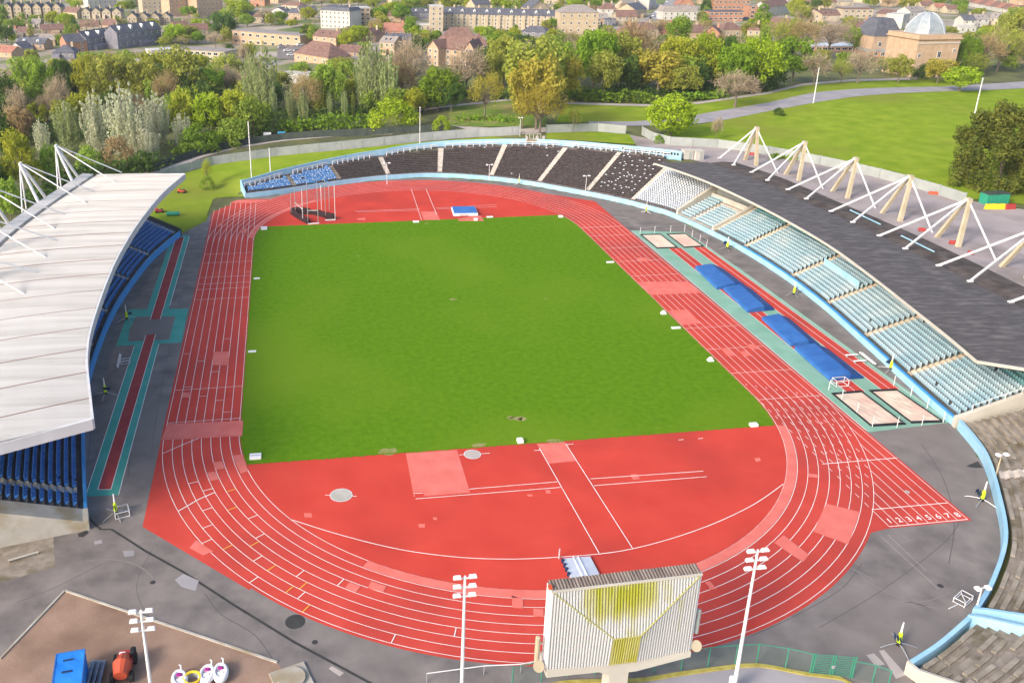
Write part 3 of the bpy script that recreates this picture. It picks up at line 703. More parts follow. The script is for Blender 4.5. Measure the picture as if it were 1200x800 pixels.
for bi in range(9):
    ts, te = edges[bi] + .6, edges[bi + 1] - .6
    for r, (d, z) in enumerate(frow[:-1]):
        sp = valid_span(ts, te, lambda t: d < DF(t) - 1.9)
        if sp is None or sp[1] - sp[0] < 1.0: continue
        if bi < 2: seat_row(ARC_F, sp[0], sp[1], d, z, .8).build('seat_row', 'seatbluewhite', ter)
        elif bi < 8:
            if d < 18.5: bench_row(ARC_F, sp[0], sp[1], d, z).build('bench_row', 'benchdark', ter)
        elif d < 16: seat_row(ARC_F, sp[0], sp[1], d, z, .62, gap=.8).build('seat_row', 'seatbone', ter)
for i, t in enumerate(t8[:-1]):
    aisle(ARC_F, t, 1.25, frow, DFs(t) - .8).build('aisle', 'aislestep' if i > 1 else 'oldsteps', ter)
rng = random.Random(3)
seat_me = None
for i in range(72):                                   # odd white seats left among the benches of the last dark block
    t = t8[6] + 1.0 + (t8[7] - t8[6] - 2.6) * ((i * .381966) % 1); r = 1 + (i * 7 + rng.randrange(0, 3)) % 20; d, z = frow[r]
    if i % 14 == 0: t = rng.uniform(t8[2], t8[6])
    sr = seat_row(ARC_F, t, t + .5, d + .1, z + .0, .5, .12, .36)
    sr.build('loose_seat', 'seatwhite', ter)

# ------------------------------------------------------------------ right-hand grandstand
RT = [ARC_F.near(G(u, v, 1.2)) for u, v in ((834, 269), (878, 289), (921, 324), (971, 356), (1022, 394), (1074, 439))]
tF = ARC_F.len
ARC_F.zoff = None
rrow = [(.8 + .82 * r, 1.22 + .41 * .82 * r) for r in range(19)]
gs = thing('grandstand', 'long curved grandstand with pale seats and dark flat roof hung from concrete masts', 'grandstand', (61.5, 33.3, 0))
steps_body(ARC_F, RT[0], tF, rrow, 2.0).build('steps', 'standfloor_pale', gs)
mb = MB(); ARC_F.bar(mb, tE + .01, tF, WALL(1.1, .35)); mb.build('front_wall', 'bluewall', gs)
mb = MB(); ARC_F.bar(mb, RT[1], tF - .4, [(.03, 1.1), (.33, 1.1), (.33, 1.36), (.03, 1.36)]); mb.build('front_railing', 'bluewall_dark', gs)
mb = MB(); mb.loft([[ARC_F.pt(t, .35, 1.0), ARC_F.pt(t, .9, 1.0)] for t in ARC_F.rows(tE, tF)]); mb.build('walkway', 'standfloor_pale', gs)
RE = RT + [tF - .3]
for bi in range(6):
    for r, (d, z) in enumerate(rrow[:16]):
        a, b = RE[bi] + .75, RE[bi + 1] - .75
        if bi == 0: a += .3
        m = 'seatpale' if r < 11 else 'seatpale_shaded'  # rows under the roof carry its shade in their teal colour
        seat_row(ARC_F, a, b, d, z, .56).build('seat_row', m, gs)
mat('aislecream', (.45, .37, .275), (.54, .46, .355), .9, .8, coords='World')
for t in RT: aisle(ARC_F, t, 1.3, rrow, 15).build('aisle', 'aislecream', gs)
mb = MB(); ARC_F.bar(mb, RT[2] + .8, RT[3] - .8, [(6.2, 3.4), (6.3, 3.4), (6.3, 5.0), (6.2, 5.0)]); mb.build('barrier_panel', 'bluewall', gs)
# directors' box between the white block and the first pale block
mb = MB()
for tt, hh in ((tE + .15, 1.25), (RT[0] - .2, .55)):
    prof = [(d, z) for d, z in ((.5, .9), (15.5, .9), (15.5, 1.2 + .41 * 15.5 + hh), (.5, 1.5 + hh * .6))]
    A = [[ARC_F.pt(tt + k, d, z) for d, z in prof] for k in (-.35, .35)]
    mb.loft(A, closed=True, caps=True); mb.build('dividing_wall', 'fascia', gs); mb = MB()
brow = [(.8 + .95 * r, 1.15 + .34 * .95 * r) for r in range(12)]
steps_body(ARC_F, tE + .4, RT[0] - .5, brow, 1.5).build('box_floor', 'aislestep', gs)
tm = tE + (RT[0] - tE) * .38
for r, (d, z) in enumerate(brow[:10]):
    seat_row(ARC_F, tE + .8, tm - .6, d, z, .6).build('seat_row', 'seatpale', gs)
    if r < 8: seat_row(ARC_F, tm + .9, RT[0] - 1, d, z, .6).build('seat_row', 'seatpale', gs)
mb = MB(); z0 = brow[-1][1]
ARC_F.bar(mb, tE + .4, RT[0] - .5, [(12, z0 - .8), (12.35, z0 - .8), (12.35, z0 + 2.4), (12, z0 + 2.4)]); mb.build('box_wall', 'hoarding', gs)
mb = MB(); ARC_F.bar(mb, tE + .9, RT[0] - .9, [(9.9, z0 - .5), (10.15, z0 - .5), (10.15, z0 + .75), (9.9, z0 + .75)]); mb.build('box_front', 'fascia', gs)
mb = MB(); ARC_F.bar(mb, tE, tF, [(15.9, 5), (16.2, 5), (16.2, 9.1), (15.9, 9.1)]); mb.build('rear_wall', 'standfloor', gs)
# end wall on the near side
tp = np.array(ARC_F.pt(tF, 0)); tq = np.array(ARC_F.pt(tF - 1, 0)); dv = (tp - tq) / np.linalg.norm(tp - tq)
pr = [(-.1, -.05), (21, -.05), (21, 10.2), (20, 1.75 + .41 * 20), (1, 2.0), (-.1, 1.6)]
mb = MB(); mb.loft([[tuple(np.array(ARC_F.pt(tF, d, z)) + dv * k) for d, z in pr] for k in (-.35, .3)], closed=True, caps=True); mb.build('end_wall', 'fascia', gs)
mb = MB()
for d in np.arange(2, 20, 2.1):
    a = np.array(ARC_F.pt(tF, d, 1.6 + .41 * d)); mb.beam(a, a + np.array((0, 0, 1.0)), .08, .08)
    b = np.array(ARC_F.pt(tF, d + 2.1, 1.6 + .41 * (d + 2.1) + 1)); mb.beam(a + np.array((0, 0, 1.0)), b, .07, .07)
mb.build('railing', 'whitesteel', gs)
# roof
FP = catmull([(61.7, 99.2), (65.2, 89.0), (67.5, 77.6), (69.1, 62.0), (69.6, 47.5), (69.2, 33.5), (67.2, 18.0), (64.8, 3.7), (63.4, -4.6), (61.7, -12.8)], 3)
BP = catmull([(77.5, 102.5), (81.1, 86.6), (82.6, 65.8), (83.9, 49.4), (84.5, 34.4), (84.3, 20), (84.2, 6.5), (86, -25)], 3)
n = 60; F, B = resample(FP, n), resample(BP, n)
mb = MB()
rings = []
for f, b in zip(F, B):
    rings.append([(f[0] + (b[0] - f[0]) * k, f[1] + (b[1] - f[1]) * k, 10.1 - 1.1 * k + .12 * math.sin(k * 3)) for k in np.linspace(.012, 1, 9)])
mb.loft(rings)
mb.loft([[(r[0][0], r[0][1], r[0][2] - .5), (r[-1][0], r[-1][1], r[-1][2] - .5)] for r in rings])
rf = mb.build('roof', 'roofdark', gs)
mb = MB()
def edge_band(P, zt, zb, th, out):
    P = np.array(P); T = np.gradient(P, axis=0); T /= np.hypot(*T.T)[:, None]; N = np.stack([-T[:, 1], T[:, 0]], 1) * out
    return [[(p[0], p[1], zb), (p[0] + m[0] * th, p[1] + m[1] * th, zb), (p[0] + m[0] * th, p[1] + m[1] * th, zt), (p[0], p[1], zt)] for p, m in zip(P, N)]
sgn = 1 if edge_band(F, 1, 0, .4, 1)[30][1][0] < F[30][0] else -1
mb.loft(edge_band(F, 10.16, 9.75, .22, sgn), closed=True, caps=True)
eb = [np.array((F[-1][0], F[-1][1])), np.array((B[-1][0], B[-1][1]))]
mb.beam((eb[0][0], eb[0][1], 9.95), (eb[1][0], eb[1][1], 8.95), .3, .4)
mb.build('fascia', 'fascia', rf)
mb = MB(); R2 = [[(b[0] + .5, b[1], 8.75), (b[0] + 4.2, b[1] + .3, 8.95), (b[0] + 8.2, b[1] + .5, 8.55), (b[0] + 8.2, b[1] + .5, 7.9)] for b in B]; mb.loft(R2); mb.build('rear_canopy', 'roofbrown', gs)
for a, b in (((996, 246), (1032, 263)), ((1056, 276), (1095, 295))):
    A, Bq = G(*a, 9.3), G(*b, 9.3); MB().beam(A, Bq, .12, .2).build('gutter', 'bluewall', rf)
# masts with their ties
for ym, apx in ((103.0, (887, 151)), (87.8, (943, 168)), (71.8, (1003, 187)), (54.6, (1067, 208)), (38.2, (1135, 235)), (21.4, (1212, 268)), (4.6, None)):
    ap = onplane(*apx, y=ym) if apx and ym > 30 else np.array([99.6, ym, 16.4])
    if ym > 80: ap[2] = max(ap[2], 15.6)
    fx = float(np.interp(ym, [4, 21, 38, 55, 72, 88, 103], [96, 96.4, 96.3, 95.7, 94.9, 92.4, 89.6]))
    gz = h1(fx, ym) - .3; mb = MB()
    for s in (-1, 1):
        a = np.array([fx, ym + 3.05 * s, gz]); b = ap + np.array([0, .35 * s, .3])
        x = np.array([.45, 0, 0]); y = np.array([0, .34, 0])
        mb.loft([[tuple(p + x * i * k + y * j * k) for i, j in ((-1, -1), (1, -1), (1, 1), (-1, 1))] for p, k in ((a, 1.0), (b, .72))], closed=True, caps=True)
    mb.box(tuple(ap + np.array([0, 0, .1])), (.8, 1.3, .8))
    ms = mb.build('mast', 'creamsteel', gs)
    for s in (-1, 1):
        mb = MB(); e = np.array([83.6 - max(0, (ym - 80) * .06), ym - 1.4 + 3.85 * s, 9.35]); mb.beam(ap + np.array([-.3, 0, .2]), e, .3, .3); mb.box(tuple(e), (.9, .5, .25)); mb.build('tie', 'whitesteel', ms)
    mb = MB(); mb.beam(ap, (fx + 1.6, ym - 11.2, h1(fx, ym) - .2), .24, .24); mb.build('back_stay', 'whitesteel', ms)

# ------------------------------------------------------------------ left-hand grandstand
lrow = [(1.0 + .85 * r, .8 + .41 * (1.0 + .85 * r)) for r in range(24)]
ls = thing('grandstand', 'curved grandstand with blue seats under a white cable-hung roof', 'grandstand', (-60.9, 35, 0))
LL = ARC_L.len
steps_body(ARC_L, 0, LL, lrow, 2.0).build('steps', 'standfloor', ls)
mb = MB(); ARC_L.bar(mb, 0, LL, WALL(1.3, .35)); mb.build('front_wall', 'bluewall_dark', ls)
mb = MB(); mb.loft([[ARC_L.pt(t, .35, .9), ARC_L.pt(t, 1.05, .9)] for t in ARC_L.rows(0, LL)]); mb.build('walkway', 'standfloor', ls)
LT = [3.2, 19.0] + [19.0 + 14.2 * k for k in range(1, 6)]
tt = ARC_L.near(G(171, 299, 1.2)); tt2 = ARC_L.near(G(151, 328, 1.2)); tt3 = ARC_L.near(G(198, 273, 1.2))
LT = [4.0, 18.5, 32.5, 46.0, 60.0, tt2, tt, tt3]; LT = sorted(LT)
LE = [.2] + LT + [LL - .2]
for bi in range(len(LE) - 1):
    for r, (d, z) in enumerate(lrow[:11]):
        a, b = LE[bi] + .65, LE[bi + 1] - .65
        if b - a < 1.2: a, b = LE[bi] + .3, LE[bi + 1] - .5
        seat_row(ARC_L, a, b, d, z, .56, .46, gap=.7).build('seat_row', 'seatblue', ls)
for t in LT: aisle(ARC_L, t, 1.2, lrow, 11).build('aisle', 'concrete', ls)
# raked concrete end block nearest the camera, end wall on the far side
a0 = np.array(ARC_L.pt(0, 0)); a1 = np.array(ARC_L.pt(1.5, 0)); dv = (a0 - a1) / np.linalg.norm(a0 - a1)
pr = [(-.1, -.05), (21, -.05), (21, 1.0 + .41 * 20), (.5, 1.25), (-.1, 1.25)]
mb = MB(); mb.loft([[tuple(np.array(ARC_L.pt(0, d, z)) + dv * k) for d, z in pr] for k in (.02, 2.6)], closed=True, caps=True); mb.build('end_wall', 'concrete', ls)
e0 = np.array(ARC_L.pt(LL, 0)); e1 = np.array(ARC_L.pt(LL - 1.5, 0)); dv2 = (e0 - e1) / np.linalg.norm(e0 - e1)
pr = [(-.1, -.05), (21, -.05), (21, 1.6 + .41 * 20), (.4, 1.9), (-.1, 1.5)]
mb = MB(); mb.loft([[tuple(np.array(ARC_L.pt(LL, d, z)) + dv2 * k) for d, z in pr] for k in (.02, .5)], closed=True, caps=True); mb.build('end_wall', 'darkfence', ls)
mb = MB(); ARC_L.bar(mb, 0, LL, [(20.4, 0), (20.9, 0), (20.9, 13.4), (20.4, 13.4)]); mb.build('rear_wall', 'standfloor', ls)
# roof
FP = catmull([(-51.6, -20.1), (-53.4, -12.4), (-55.2, -4.2), (-56.5, 6.5), (-57.4, 27.2), (-57.2, 42), (-56.4, 55.7), (-54.6, 72), (-51.6, 87.0)], 3)
BP = catmull([(-69.8, -28.4), (-75.0, -4), (-77.4, 22), (-77.6, 41), (-75.6, 60), (-70.4, 88.6)], 3)
n = 64; F, B = resample(FP, n), resample(BP, n)
ribs = list(range(3, n - 1, 4)); rings = []
for i, (f, b) in enumerate(zip(F, B)):
    rings.append([(f[0] + (b[0] - f[0]) * k, f[1] + (b[1] - f[1]) * k, 14.15 + .25 * math.sin(k * 3.0)) for k in np.linspace(0, 1, 9)])
mb = MB(); mb.loft(rings)
und = [[(r[0][0], r[0][1], 13.1), (r[-1][0], r[-1][1], 13.1)] for r in rings]; mb.loft(und)
mb.loft([[u[1], (r[-1][0], r[-1][1], 14.15)] for u, r in zip(und, rings)])
rf = mb.build('roof', 'whiteroof', ls)
mb = MB()
for i in ribs:
    q = [(p[0], p[1], p[2] + .02) for p in rings[i]]
    mb.loft([[(p[0], p[1] - .05, p[2]), (p[0], p[1] - .04, p[2] + .06), (p[0], p[1] + .04, p[2] + .06), (p[0], p[1] + .05, p[2])] for p in q])
mb.build('roof_seam', 'roofseam', rf)
mb = MB()                                              # fine standing ribs of the sheeting, one low ridge per sheet
nf = 330; F3, B3 = resample(FP, nf), resample(BP, nf)
for i in range(2, nf - 1, 1):
    q = [(F3[i][0] + (B3[i][0] - F3[i][0]) * k, F3[i][1] + (B3[i][1] - F3[i][1]) * k, 14.155 + .25 * math.sin(k * 3.0)) for k in np.linspace(.01, .99, 6)]
    mb.loft([[(p[0], p[1] - .05, p[2]), (p[0], p[1], p[2] + .05), (p[0], p[1] + .05, p[2])] for p in q])
mb.build('sheet_ribs', 'whiteroof', rf)
mb = MB(); sg = 1 if edge_band(F, 1, 0, .4, 1)[30][1][0] > F[30][0] else -1
mb.loft(edge_band(F, 14.25, 13.0, .22, sg), closed=True, caps=True); mb.build('fascia', 'seatwhite', rf)
for a, b in ((F[0], B[0]), (F[-1], B[-1])): MB().beam((a[0], a[1], 13.62), (b[0], b[1], 13.62), .3, 1.3).build('end_fascia', 'whitesteel', rf)
def outw(P, k):
    P = np.array(P); T = np.gradient(P, axis=0); T /= np.hypot(*T.T)[:, None]; N = np.stack([-T[:, 1], T[:, 0]], 1)
    if N[len(N) // 2][0] > 0: N = -N
    return P + N * k
mb = MB(); O1, O2 = outw(B, .75), outw(B, 3.1)
mb.loft([[(p[0], p[1], 13.6), (p[0], p[1], 14.3), (q[0], q[1], 14.5), (q[0], q[1], 13.6)] for p, q in zip(O1, O2)], closed=True, caps=True); mb.build('rear_gutter', 'whiteroof', rf)
mb = MB(); mb.loft([[(p[0], p[1], 13.3), (q[0], q[1], 13.3)] for p, q in zip(B, O1)]); mb.build('gutter_gap', 'shadowgap', rf)
for i, (ym, apx) in enumerate(((85.0, (65, 170)), (69.6, (23, 191)), (54.0, (-25, 214)), (38.4, None), (22.5, None))):
    if apx: ap = onplane(*apx, y=ym)
    else: ap = np.array([-81.8 + (abs(ym - 38) / 38) ** 2 * 3, ym, 21.8])
    tw = np.array([.3, .06]) if i < 3 else np.array([0, 0])
    mb = MB()
    for s in (-1, 1):
        a = np.array([ap[0] + 3.8, ym + s * 3.1 + (1.0 if i < 2 else 0), 11.5]); b = ap + np.array([0, .2 * s, 0]); a2 = b + (a - b) * 1.9
        mb.tube([tuple(b), tuple(a2)], [.28, .38], 8)
    ms = mb.build('mast', 'whitesteel', ls)
    for s in (-1, 1):
        nx_ = np.interp(ym, [-9, 38, 85], [13.5, 13.2, 12.0])
        mb = MB(); mb.tube([tuple(ap), (ap[0] + nx_, ym + s * 4.3, 14.35)], .13, 6); mb.build('tie', 'whitesteel', ms)
        mb = MB(); mb.tube([tuple(ap), (ap[0] + .3, ym - (9 if s < 0 else 2.0), h1(ap[0], ym) + .0)], .14, 6); mb.build('back_stay', 'whitesteel', ms)

# ------------------------------------------------------------------ near right terraces
mat('treadboard', (.22, .19, .155), (.36, .32, .265), .95, .7, 9, (.3, .7), .2, 5, coords='World', c3=(.17, .145, .10), scale3=.3)
nrow = [(.9 + .95 * r, .75 + .40 * (.9 + .95 * r)) for r in range(24)]
def near_terrace(arc, label, tl, aisles, ds=1.5):
    tr = thing('concrete_terrace', label, 'terrace', arc.pt(arc.len / 2, 0))
    steps_body(arc, 0, arc.len, nrow, ds, None, .55).build('steps', 'oldsteps', tr)
    mb = MB(); arc.bar(mb, 0, arc.len, WALL(1.45, .42), ds=1.0); mb.build('front_wall', 'bluewall', tr)
    for t in aisles: aisle(arc, t, 1.8, nrow, 22).build('aisle', 'aislestep', tr)
    rng = random.Random(int(arc.len)); mb = MB()
    for r, (d, z) in enumerate(nrow[:-1]):              # worn timber treads lying on the steps
        t = rng.uniform(0, 2)
        while t < arc.len - 1:
            w = rng.uniform(1.5, 4.0)
            if not any(t - .8 < a + 1 and t + w > a - 1 for a in aisles) and rng.random() < .85:
                te = min(t + w, arc.len - .3); arc.bar(mb, t, te, [(d - .02, z + .01), (d + .42, z + .01), (d + .42, z + .15), (d - .02, z + .15)], ds=1.5)
            t += w + rng.uniform(.05, .6)
    o = mb.build('tread_boards', 'treadboard', tr)
    return tr
t1 = near_terrace(ARC_N, 'large curved terrace of weathered concrete steps behind the near right bend', 0, [ARC_N.near((55.5, -25.5))])
near_ter = near_terrace(ARC_N2, 'short terrace of concrete steps in the near right corner below the blue ramp walls', 0, [])
def radial_wall(arc, t, side, th, prof, m, name, par):
    a, b = np.array(arc.pt(t, 0)), np.array(arc.pt(t - 1 if t > 1 else t + 1, 0)); v = (a - b) / np.linalg.norm(a - b) * side
    mb = MB(); mb.loft([[tuple(np.array(arc.pt(t, d, z)) + v * k) for d, z in prof] for k in (0.02, th)], closed=True, caps=True); return mb.build(name, m, par)
pr = lambda h: [(-.02, -.05), (21, -.05), (21, .75 + .4 * 21 + h), (1, 1.1 + h), (-.02, 1.5)]
radial_wall(ARC_N, ARC_N.len, 1, .4, pr(.9), 'bluewall', 'ramp_wall', t1)
radial_wall(ARC_N2, 0, 1, .4, pr(.9), 'bluewall', 'ramp_wall', near_ter)
radial_wall(ARC_N2, ARC_N2.len, 1, .3, pr(.25), 'fascia', 'end_wall', near_ter)
for k in range(19):                                    # small dark openings along the right part of the parapet
    t = t8[6] + (t8[7] - t8[6]) * (k + .5) / 19; d = float(DF(t)); 
    mb = MB(); ARC_F.bar(mb, t - .22, t + .22, [(d - .04, .95 + .4 * d), (d + .01, .95 + .4 * d), (d + .01, 1.6 + .4 * d), (d - .04, 1.6 + .4 * d)], ds=1); mb.build('parapet_opening', 'shadowgap', ter)
ARC_F.zoff = None
# ------------------------------------------------------------------ scoreboard
A = onplane(640, 783, y=-53.0); B = G(808.5, 761, A[2]); zb = A[2]
W = math.hypot(B[0] - A[0], B[1] - A[1]); rz = math.atan2(B[1] - A[1], B[0] - A[0])
sb = thing('scoreboard', 'scoreboard seen from behind, white ribbed back stained yellow-green by algae', 'scoreboard', (A[0], A[1], 0), world=False)
sb.rotation_euler = (0, 0, rz); sb.location = (A[0], A[1], 0)
H = height_to(np.array([A[0], A[1], zb]), 692)
x0, x1 = .0, W; zt = zb + H; xc = W * .5; xa, xb = W * .42, W * .60; zm = zb + .38 * H; dp = -.75
TL, TR, BL, BR = (x0, 0, zt), (x1, 0, zt), (x0, 0, zb), (x1, 0, zb)
VA, VB, BA, BB = (xa, dp, zm), (xb, dp, zm), (xa, dp * .6, zb), (xb, dp * .6, zb)
def ribbed(mb, quad, n):                              # corrugated facet between two vertical edges
    (a0, a1), (b0, b1) = quad; a0, a1, b0, b1 = map(lambda p: np.array(p, float), (a0, a1, b0, b1)); R_ = []
    for i in range(n * 4 + 1):
        k = i / (n * 4); off = (0, -.12, -.12, 0)[i % 4]
        lo, hi = a0 + (b0 - a0) * k, a1 + (b1 - a1) * k
        R_.append([(lo[0], lo[1] + off, lo[2]), (hi[0], hi[1] + off, hi[2])])
    return mb.loft(R_)
mb = MB(); ribbed(mb, ((BL, TL), (BA, VA)), 22); ribbed(mb, ((BB, VB), (BR, TR)), 21)
# central upper facet: vertical ribs running from the fold up to the top edge
pts = []
nr = 200
for i in range(nr + 1):
    k = i / nr; x = x0 + W * k; off = (0, -.12, -.12, 0)[i % 4]
    if x < xa: f = x / xa; zl_, yl = zt + (zm - zt) * f, dp * f
    elif x > xb: f = (W - x) / (W - xb); zl_, yl = zt + (zm - zt) * f, dp * f
    else: zl_, yl = zm, dp
    pts.append([(x, yl + off, zl_), (x, off, zt)])
mb.loft(pts); mb.build('back_cladding', 'ribbed', sb)
mb = MB(); ribbed(mb, ((BA, VA), (BB, VB)), 11); mb.build('access_panel', 'algae', sb)
mb = MB()
for a, b in ((TL, VA), (VA, VB), (VB, TR), (VA, BA), (VB, BB)):
    mb.beam(np.array(a) + (0, -.1, 0), np.array(b) + (0, -.1, 0), .1, .06)
mb.build('fold_trim', 'algae', sb)
mb = MB(); n = 46; R_ = []
for i in range(n * 4 + 1):
    x = W * i / (n * 4); o = (0, .08, .08, 0)[i % 4]; R_.append([(x, -.05, zt + .03 + o), (x, 1.0, zt + .22 + o)])
mb.loft(R_); mb.build('top_cladding', 'ribroof', sb)
mb = MB(); mb.beam((-.05, -.12, zt), (W + .05, -.12, zt), .12, .2); mb.build('top_trim', 'fascia', sb)
mb = MB(); mb.box((-.04, .5, (zb + zt) / 2), (.1, 1.0, H)); mb.build('side_panel', 'whitesteel', sb)
mb = MB(); mb.box((W + .04, .5, (zb + zt) / 2), (.1, 1.0, H)); mb.build('side_panel', 'whitesteel', sb)
mb = MB(); mb.box((W / 2, .98, (zb + zt) / 2), (W, .08, H)); mb.build('display_face', 'black', sb)
mb = MB(); mb.loft([[(p, -.25, z) for p, z in ((0, zb), (W, zb), (W, zb - .55), (W * .62, zb - 1.35), (W * .42, zb - 1.35), (W * .36, zb - .9), (0, zb - .75))], [(p, 1.8, z) for p, z in ((0, zb), (W, zb), (W, zb - .55), (W * .62, zb - 1.35), (W * .42, zb - 1.35), (W * .36, zb - .9), (0, zb - .75))]], closed=True, caps=True)
mb.build('bottom_beam', 'fascia', sb)
mb = MB(); mb.box((W * .515, .8, (zb - 1.3) / 2), (1.75, 1.4, zb - 1.3)); mb.bbox((W * .515, .8, .3), (2.6, 2.3, .6), .05); mb.build('column', 'fascia', sb)
for xx, zz in ((-.75, zb + 1.9), (W + .55, zb + 2.7)):
    mb = MB(); mb.tube([(xx, .4, zz - 1.3), (xx, .4, zz - 1.2), (xx, .4, zz + 1.2), (xx, .4, zz + 1.3)], [.12, .22, .22, .1], 10)
    mb.beam((xx, .4, zz + .5), (0 if xx < 0 else W, .6, zz + .5), .08, .08); mb.beam((xx, .4, zz - .5), (0 if xx < 0 else W, .6, zz - .5), .08, .08)
    mb.build('loudspeaker', 'creamsteel' if xx < 0 else 'hoarding', sb)
for xx in (-.7, W + .5):
    mb = MB(); mb.tube([(xx, .8, zb - .1), (xx, .2, zb + .25), (xx, -.1, zb + .45)], [.15, .36, .5], 12); mb.beam((xx, .7, zb - .1), (.1 if xx < 0 else W, .8, zb - .2), .12, .12); mb.build('floodlamp', 'creamsteel', sb)
mb = MB(); mb.box((-.1, .2, zt + .25), (.3, .3, .3)); mb.build('beacon', 'orangepaint', sb)

# ------------------------------------------------------------------ floodlight masts
def floodlight(u, vtop, y, label):
    p = onplane(u, vtop, y=y); h = p[2]
    r = thing('floodlight_mast', label, 'floodlight', (p[0], y, 0), 'floodlight masts along the near edge', world=False)
    MB().tube([(0, 0, 0), (0, 0, h * .5), (0, 0, h + .1)], [.19, .15, .10], 10).build('pole', 'whitesteel', r)
    MB().bbox((.05, .42, 1.3), (.55, .4, 1.4), .04).build('control_box', 'whitesteel', r)
    for k in range(3):
        z = h - .05 - k * .88
        a = MB().beam((-.95, -.05, z), (.95, -.05, z), .1, .1).build('cross_arm', 'whitesteel', r)
        for s in (-1, 1):
            mb = MB(); mb.loft([[(s * .62 + x * q, -.1 + y_ * q + dy, z + .1 + zz) for x, y_ in ((-.31, -.17), (.31, -.17), (.31, .2), (-.31, .2))] for q, zz, dy in ((.8, .16, 0), (1.0, .02, 0), (.95, -.16, .12))], closed=True, caps=True)
            mb.build('lamp_head', 'whiteplastic', r)
    return r
floodlight(545, 676, -53.5, 'white floodlight mast of six lamps standing left of the scoreboard')
floodlight(888, 645, -53.0, 'white floodlight mast of six lamps standing right of the scoreboard')
floodlight(165, 716, -52.0, 'white floodlight mast of six lamps over the bare brown yard')
# small lamp posts on the terrace walls, flag and light poles
def lamp_post(u, vb, vt, z, label, w=.62, mount='whitesteel', double=True):
    p = G(u, vb, z); h = height_to(p, vt)
    r = thing('lamp_post', label, 'lamp post', p, 'small lamp posts round the stadium', world=False)
    MB().tube([(0, 0, 0), (0, 0, h)], [.1, .06], 8).build('pole', mount, r)
    for s in ((-1, 1) if double else (1,)):
        mb = MB(); mb.beam((0, 0, h - .08), (s * w, 0, h - .02), .07, .07); mb.bbox((s * w * 1.1, -.1, h), (.55, .6, .3), .08); mb.build('lamp_head', 'whiteplastic', r)
lamp_post(1167, 557, 532, .9, 'twin-headed lamp on a yellowish pole standing on the near right concrete terrace', .5, 'creamsteel')
lamp_post(1143, 716, 688, .6, 'twin-headed lamp on a white pole at the blue wall near the ramp', .5)
lamp_post(453.5, 216, 191, .5, 'twin-headed lamp post in front of the far dark benches, leftmost of three')
lamp_post(573, 211, 193, .5, 'twin-headed lamp post in front of the far dark benches, middle one of three')
lamp_post(686, 226, 206, .5, 'twin-headed lamp post in front of the far dark benches, rightmost of three')
lamp_post(609, 162, 138, 7.0, 'lamp post beside the white platform on top of the far terrace', .4)
def light_pole(u0, vb, u1, vt, label, r0=.16, bands=False):
    p = Gt(u0, vb); h = height_to(p, vt)
    r = thing('pole', label, 'pole', p, 'tall thin poles round the stadium', world=False)
    MB().tube([(0, 0, -.3), (0, 0, h)], [r0, r0 * .7], 8).build('shaft', 'whitesteel', r)
    MB().bbox((0, 0, h), (.34, .34, .22), .05).build('cap', 'whiteplastic', r)
light_pole(295, 210, 289, 143, 'tall white pole on the grass behind the blue seats, the taller of two')
light_pole(317, 202, 313, 174, 'short white pole on the grass behind the blue seats')
light_pole(492, 168, 492, 126, 'white pole at the grey fence behind the dark terrace', .13)
light_pole(953, 121.5, 959.5, 80, 'white pole beside the road at the bare trees', .2)
light_pole(1141, 139, 1149, 92, 'white pole on the lawn near the large dark evergreen', .2)

# ------------------------------------------------------------------ outrigger towers with hi-vis sleeves
def tower_parts(r, seed, panel=True):
    rg = random.Random(seed)
    for k in range(4):
        a = rg.uniform(-.2, .2) + k * math.pi / 2 + .6
        c, s = math.cos(a), math.sin(a)
        MB().tube([(0, 0, .55), (c * .8, s * .8, .5), (c * 1.7, s * 1.7, .28), (c * 2.3, s * 2.3, .06)], .06, 6).build('outrigger_leg', 'galv', r)
    MB().tube([(0, 0, .3), (0, 0, .7)], [.34, .3], 8).build('base', 'black', r)
    MB().tube([(0, 0, .7), (0, 0, 1.1), (.03, 0, 1.9), (.03, 0, 2.2)], [.26, .30, .23, .13], 8).build('sleeve', 'hivis', r)
    MB().tube([(0.03, 0, 2.1), (.03, 0, 3.6)], [.14, .08], 8).build('mast', 'whiteplastic', r)
    if panel:
        for i in range(3): MB().box((-.75, .15 + .35 * (i - 1), 1.5 + .15 * i), (.75, .06, .5), .3).build('panel', 'binblue', r)
for i, (u, v, lab) in enumerate(((1150, 588, 'tower with hi-vis sleeve on four legs beside the numbered sprint start'), (1052, 757, 'tower with hi-vis sleeve on four legs near the green gate, bottom right'),
        (136, 603, 'tower with hi-vis sleeve at the near end of the green and red runway, left side'), (124, 463, 'tower with hi-vis sleeve left of the runway, near the white row of blocks'), (149, 375, 'tower with hi-vis sleeve by the blue wall of the left stand'),
        (930, 346, 'tower with hi-vis sleeve by the right stand wall, beside the third blue mat'), (1043, 434, 'tower with hi-vis sleeve by the right stand wall, beside the nearest blue mat'), (852, 292, 'tower with hi-vis sleeve beside the far sand pits'), (757, 250, 'white-topped tower on legs by the wall under the white seats'), (608, 217, 'white tower on legs at the far bend before the dark benches'))):
    p = G(u, v, 0)
    r = thing('mobile_tower', lab, 'tower', p, 'outrigger towers set round the track', world=False); r.rotation_euler = (0, 0, i * .8)
    tower_parts(r, i, i < 8)
    r.scale = (.78, .78, .8)
    if i >= 8: r.scale = (.55, .55, .9)

